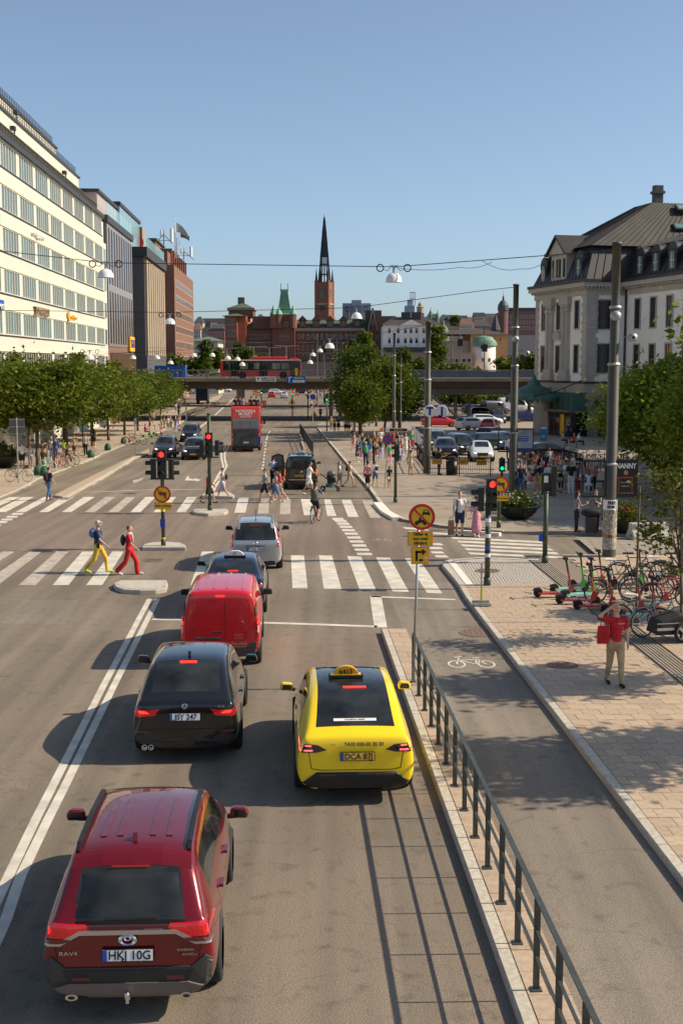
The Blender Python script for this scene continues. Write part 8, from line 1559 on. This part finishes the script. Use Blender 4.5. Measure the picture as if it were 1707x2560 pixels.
MB().prism([(-.1,.45),(.4,.5),(.35,.75),(.05,.95),(-.15,.9)],-.22,.22,ax='x').build('seat',M_BLACKM,t,bevel=.05);MB().ell((0,.12,.98),(.24,.26,.2),12,7).build('hood',M_STEEL,t,True);MB().tube([(-.22,-.5,1.0),(-.22,.1,.5),(-.22,.5,.12)],.016,6).tube([(.22,-.5,1.0),(.22,.1,.5),(.22,.5,.12)],.016,6).tube([(-.22,.1,.5),(-.22,-.35,.15)],.016).tube([(.22,.1,.5),(.22,-.35,.15)],.016).tube([(-.22,-.5,1.0),(.22,-.5,1.0)],.018).build('frame',M_BLACK,t);MB().bx(-.2,.2,-.2,.2,.22,.42).build('under_basket',cl('teal'),t,bevel=.04)
for x in(-.24,.24):
 for y,r in((-.36,.15),(.5,.10)):MB().lathe([(r*.6,-.02),(r,-.02),(r,.02),(r*.6,.02)],16,ax='x').build('wheel',M_RUB,t,loc=(x,y,r))
p=place(790,1306,0);hd=.18-pi/7;bicycle('black bicycle ridden by the cyclist on the crossing',p,hd,M_BLACK,M_BLACK,None);person('cyclist in blue T shirt and black shorts with olive backpack riding over the crossing',0,0,hd,'cycle',('tee','denim'),('shorts','black'),('short','ginger'),'tan',1.78,loc=p+Vector((0,0,.04))-Vector((-sin(hd),cos(hd),0))*.22,extra=[B_('olive',1.15)])
person('girl in white top with a brown bag walking behind the boy with cap',848,1217,RT,'stroll',('tee','white'),('skirt','grey'),('long_hair','ginger'),'black',1.5,True,z=0,extra=[lambda t,J:MB().ell((.2,0,.85),(.07,.12,.12),10,6).build('shoulder_bag',cl('khaki'),t,True)]);person('boy in beige shirt and shorts with cap and dark satchel',874,1217,RT,'walk',('tee','beige'),('shorts','beige'),('cap','dark'),'olive',1.58,z=0,extra=[B_('black',.8)])
person('woman in pink blouse and black skirt seen from behind at the kerb',919,1227,AW,'stand',('long','pink'),('skirt','black'),('bun','dark'),'black',1.70,True,z=0);person('boy in pale T shirt and blue shorts with dark backpack beside the woman in pink',938,1215,AW+.5,'stroll',('tee','silver'),('shorts','blue'),('short','blond'),'white',1.5,z=.1,extra=[B_('black',.7)]);person('small child with long hair and a black and white toy bag',973,1218,AW,'stand',('tee','black'),('skirt','tan'),('long_hair','ginger'),'tan',1.25,True,z=.1,extra=[lambda t,J:MB().ell((-.12,-.15,.75),(.12,.1,.12),10,6).build('white_pouch',cl('white'),t,True)])
person('woman in beige blouse and skirt walking away left of the stair railing',1026,1188,AW,'stroll',('long','beige'),('skirt','beige'),('bun','dark'),'black',1.66,True,sk=2);person('guard all in black leaning at the plaza fence left of the bin',1097,1187,RT+.3,'phone',('tee','black'),('trousers','black'),('short','dark'),'black',1.78,sk=2)
person('man in dark jacket and jeans standing right of the second tall pole',1300,1240,TO,'phone',('coat','navy'),('trousers','denim'),('short','dark'),'brown',1.78);person('woman with tan bag in grey top and black trousers reading her phone in the shade',1440,1330,RT+.2,'phone',('tank','grey'),('trousers','black'),('long_hair','dark'),'black',1.68,True,sk=2,extra=[lambda t,J:MB().ell((-.2,.1,.92),(.1,.15,.13),10,6).build('shoulder_bag',cl('tan'),t,True)])
person('man in grey T shirt holding yellow flowers behind a stacked suitcase',1487,1328,LT+.9,'phone',('tee','grey'),('trousers','black'),('cap','dark'),'black',1.76,extra=[lambda t,J:MB().tube([tuple(J['nek']+Vector((.1,.06,-.05))),tuple(J['chs']+Vector((0,.16,-.05))),tuple(J['pel']+Vector((-.15,.1,.1)))],.02,5).build('strap',cl('black'),t)])
p=place(1476,1334,.1);t=thing('suitcase','dark wheeled suitcase with a holdall on top beside the man with flowers','suitcase',p);MB().bx(-.22,.22,-.13,.13,.06,.68).build('case_shell',mat('brown_case',(.05,.035,.03),.6),t,bevel=.03);MB().ell((0,0,.85),(.42,.16,.19),14,8).build('holdall',cl('black'),t,True)
for x in(-.16,.16):MB().lathe([(0,-.02),(.035,-.02),(.035,.02),(0,.02)],10,ax='x').build('wheel',M_RUB,t,loc=(x,0,.035))
def crowd(rows,where,z=.1):
 seen={}
 for i,r in enumerate(rows):
  u,v,hd,po,tk,tc_,bk__,bc,hk,hc,h=r[:11];fem=hk in('long_hair','bun');who='child' if h<1.45 else 'woman' if fem else 'man'
  d={0:'seen from behind',round(pi,2):'facing us',round(RT,2):'turned right',round(LT,2):'turned left'}.get(round(hd,2),'half turned');a={'walk':'walking','walk2':'striding','stroll':'strolling','stand':'standing','phone':'on phone','sit':'sitting','arms':'arms folded'}.get(po,'standing')
  lb=f"{who} in {tc_} {PX_[tk]}"+(f" and {bc} {PX_[bk__]}" if bk__ else '')+f", {a}, {where}"
  if lb in seen:lb=lb.replace(', '+a,f', {a} {d}')
  seen[lb]=1;person(lb,u,v,hd,po,(tk,tc_),(bk__,bc)if bk__ else None,(hk,hc),r[12]if len(r)>12 else 'white',h,fem,i%3 if h else 0,z,(B_(r[11],.9),)if len(r)>11 and r[11]else())
crowd([(57,1171,0.4,'phone','tee','white','shorts','black','cap','grey',1.85),(78,1171,.3,'stand','long','silver','trousers','grey','short','tan',1.7),(12,1160,RT,'walk','tee','grey','trousers','brown','short','dark',1.8,'navy'),(108,1165,LT,'stand','coat','brown','trousers','dark','short','ginger',1.78),(121,1158,LT,'stand','tank','black','trousers','grey','long_hair','dark',1.68),(130,1150,0,'stand','tee','white','trousers','lilac','cap','beige',1.8),(141,1150,0,'stand','coat','blue','trousers','blue','short','dark',1.8,'navy'),(161,1140,0,'stand','tee','lime','shorts','grey','cap','yellow',1.3),(187,1143,TO,'stroll','tee','khaki','shorts','brown','short','tan',1.75),(215,1140,0,'stand','tee','silver','trousers','black','short','ginger',1.8),(236,1118,0,'phone','tank','black','shorts','black','long_hair','dark',1.7)],'under the left trees')
crowd([(364,1089,RT,'sit','long','red','trousers','denim','short','dark',1.75),(384,1060,0,'stand','tee','yellow','shorts','denim','short','dark',1.75),(421,1077,TO,'stand','tee','white','shorts','silver','short','ginger',1.75),(427,1073,TO,'stroll','tank','tan','trousers','black','long_hair','ginger',1.7),(440,1078,TO,'stroll','tee','denim','trousers','lilac','short','blond',1.78),(448,1071,TO,'walk','tee','pink','shorts','white','long_hair','blond',1.7),(440,1030,0,'walk','tee','white','trousers','grey','short','dark',1.78),(462,1015,TO,'walk','tee','beige','shorts','khaki','short','blond',1.75),(447,1040,0,'stroll','tee','white','trousers','black','short','dark',1.75)],'far along the left pavement')
crowd([(893,1156,RT,'phone','tee','navy','skirt','navy','long_hair','ginger',1.68),(905,1135,TO,'stand','tank','black','trousers','black','short','ginger',1.75),(914,1166,0,'stand','tee','teal','trousers','navy','short','silver',1.78,'green'),(934,1162,RT,'arms','coat','black','trousers','black','short','dark',1.72),(941,1140,LT,'stand','dress','orange',None,'','long_hair','blond',1.68),(951,1124,0,'stand','tee','white','trousers','silver','short','ginger',1.85),(966,1150,0,'stroll','tee','green','shorts','silver','short','dark',1.72,'black'),(973,1162,0,'walk','tee','green','trousers','pink','short','silver',1.65),(994,1130,TO,'stroll','tee','black','trousers','brown','long_hair','dark',1.72),(1014,1133,TO,'stroll','dress','white',None,'','long_hair','ginger',1.68),(1029,1125,0,'stroll','tee','green','trousers','red','bun','blond',1.7),(1051,1128,0,'stroll','long','rose','trousers','denim','short','dark',1.72,'navy'),(958,1112,TO,'walk','tee','beige','trousers','denim','short','dark',1.75),(998,1168,TO,'walk','tee','lilac','shorts','denim','short','dark',1.65),(1004,1137,RT,'stand','coat','beige','trousers','brown','bun','silver',1.6)],'in the plaza crowd')
crowd([(828,1077,TO,'stand','tee','beige','trousers','beige','short','blond',1.75),(836,1079,0,'stand','tee','yellow','trousers','black','short','dark',1.75),(846,1079,TO,'stand','tank','black','shorts','black','long_hair','dark',1.7),(864,1082,TO,'stand','tee','lilac','shorts','black','short','dark',1.78),(872,1082,0,'stand','tee','white','shorts','black','long_hair','dark',1.7),(886,1080,RT,'stand','long','yellow','trousers','black','short','dark',1.75),(801,1046,0,'stroll','coat','black','trousers','black','short','dark',1.75),(778,1022,0,'walk','tee','white','shorts','navy','short','dark',1.75),(790,1022,TO,'walk','tee','pink','shorts','black','long_hair','brown',1.7),(835,1028,0,'walk','tee','beige','trousers','lilac','long_hair','blond',1.7),(842,1026,0,'stand','coat','brown','trousers','black','short','dark',1.75),(812,1012,TO,'walk','coat','navy','trousers','black','short','dark',1.75),(826,1010,0,'stroll','tee','red','trousers','denim','short','dark',1.75)],'by the far street corner')
RC=random.Random(9);ks=['white','black','navy','red','grey','beige','blue','pink','lilac','brown'];rows=[]
for i in range(34):rows.append((765+i*3.6+RC.uniform(-3,3),RC.uniform(984,1008),RC.choice((0,TO,RT,LT)),RC.choice(('walk','stroll','stand')),RC.choice(('tee','coat','long')),ks[i%10],RC.choice(('trousers','shorts')),ks[(i*3+i//10+1)%10],RC.choice(('short','long_hair')),RC.choice(('dark','blond','ginger')),RC.uniform(1.62,1.82)))
crowd(rows,'beneath the bridge on the right')
rows=[]
for i in range(12):rows.append((655+i*9+RC.uniform(-3,3),RC.uniform(976,982),RC.choice((0,TO,RT)),'stroll','tee',ks[(i+3)%10],'trousers',ks[(i*7+2)%10],'short','dark',1.75))
crowd(rows,'far behind the roadworks')
rows=[]
for i in range(16):rows.append((884+(i*37)%172+RC.uniform(-4,4),1112+(i*29)%56,RC.choice((0,TO,RT,LT)),RC.choice(('stroll','stand','phone')),RC.choice(('tee','coat','tank')),ks[(i+1)%10],RC.choice(('trousers','shorts')),ks[(i*3+i//10+4)%10],RC.choice(('short','long_hair')),RC.choice(('dark','blond','ginger')),RC.uniform(1.62,1.82)))
crowd([r for r in rows if r[0]<1036],'by the plaza tree trunks')
rows=[];kk=['white','pink','black','navy','white','red','lime','grey','white','black','denim','rose']
for i in range(26):rows.append((1325+(i%13)*13+RC.uniform(-5,5),1206+(i//13)*26+RC.uniform(-5,5),RC.choice((TO,0,RT,LT,TO+.6)),RC.choice(('stand','sit','phone','sit','stand')),RC.choice(('tee','long','tank')),kk[i%12],RC.choice(('trousers','shorts')),kk[(i*5+2+i//12)%12],RC.choice(('short','long_hair','short')),RC.choice(('dark','blond','ginger')),RC.uniform(1.62,1.82)))
crowd(rows,'resting by the big tree')
crowd([(1323,1185,0,'stroll','tee','khaki','shorts','brown','short','blond',1.78,'navy'),(1270,1148,0,'stand','long','lilac','trousers','navy','short','dark',1.75),(1372,1180,TO,'stand','tee','white','shorts','denim','long_hair','dark',1.68),(1405,1112,RT,'sit','tee','beige','trousers','black','bun','dark',1.68),(1420,1100,0,'stand','tee','navy','trousers','black','short','dark',1.8),(1434,1118,LT,'sit','tee','red','shorts','black','short','ginger',1.75),(1445,1116,RT,'sit','tee','white','trousers','black','short','dark',1.75)],'outside the station cafe')
person('lone walker in a black jacket on the bridge pavement left of the red bus',0,0,TO,'walk',('coat','black'),('trousers','black'),('short','dark'),'black',1.78,loc=(V(421,945,BY+1).x,BY+1,BZ))
for i,(x,y,c)in enumerate(((-.85,1.2,'black'),(-.55,2.1,'navy'),(-.25,1.3,'grey'),(.45,1.8,'dark'),(.9,1.4,'black'))):
 q=Matrix.Rotation(.044,3,'Z')@Vector((x,y,3.42));person(f'passenger in {["black","navy","grey","dark brown","second black"][i]} top on the open deck of the red double decker',0,0,AW,'sit',('tee',c),('trousers','black'),('short','dark'),'black',1.75,loc=bus.location+q)
for i,(u,v)in enumerate(((1412,1114),(1440,1120),(1456,1112))):
 t=thing('cafe_table',['small round cafe table nearest the turquoise pylon','small round cafe table in the middle by the station shopfront','small round cafe table nearest the big tree'][i],'table',place(u,v,.1));MB().lathe([(0,.72),(.35,.72),(.35,.75),(0,.75)],18).build('table_top',M_STEEL,t);MB().cyl((0,0,0),(0,0,.72),.03).lathe([(0,0),(.22,0),(.22,.02),(0,.02)],14).build('leg',M_BLACK,t)
for i,u in enumerate((1345,1410,1475)):
 t=thing('bench',['long dark bench in the shaded crowd, left of three','long dark bench in the shaded crowd, middle of three','long dark bench in the shaded crowd, right of three'][i],'bench',place(u,1222,.1),.1);MB().bx(-1,1,-.25,.25,.40,.46).build('seat',M_BLACKM,t)
 for x in(-.8,.8):MB().bx(x-.06,x+.06,-.22,.22,0,.40).build('leg',M_STEEL,t)
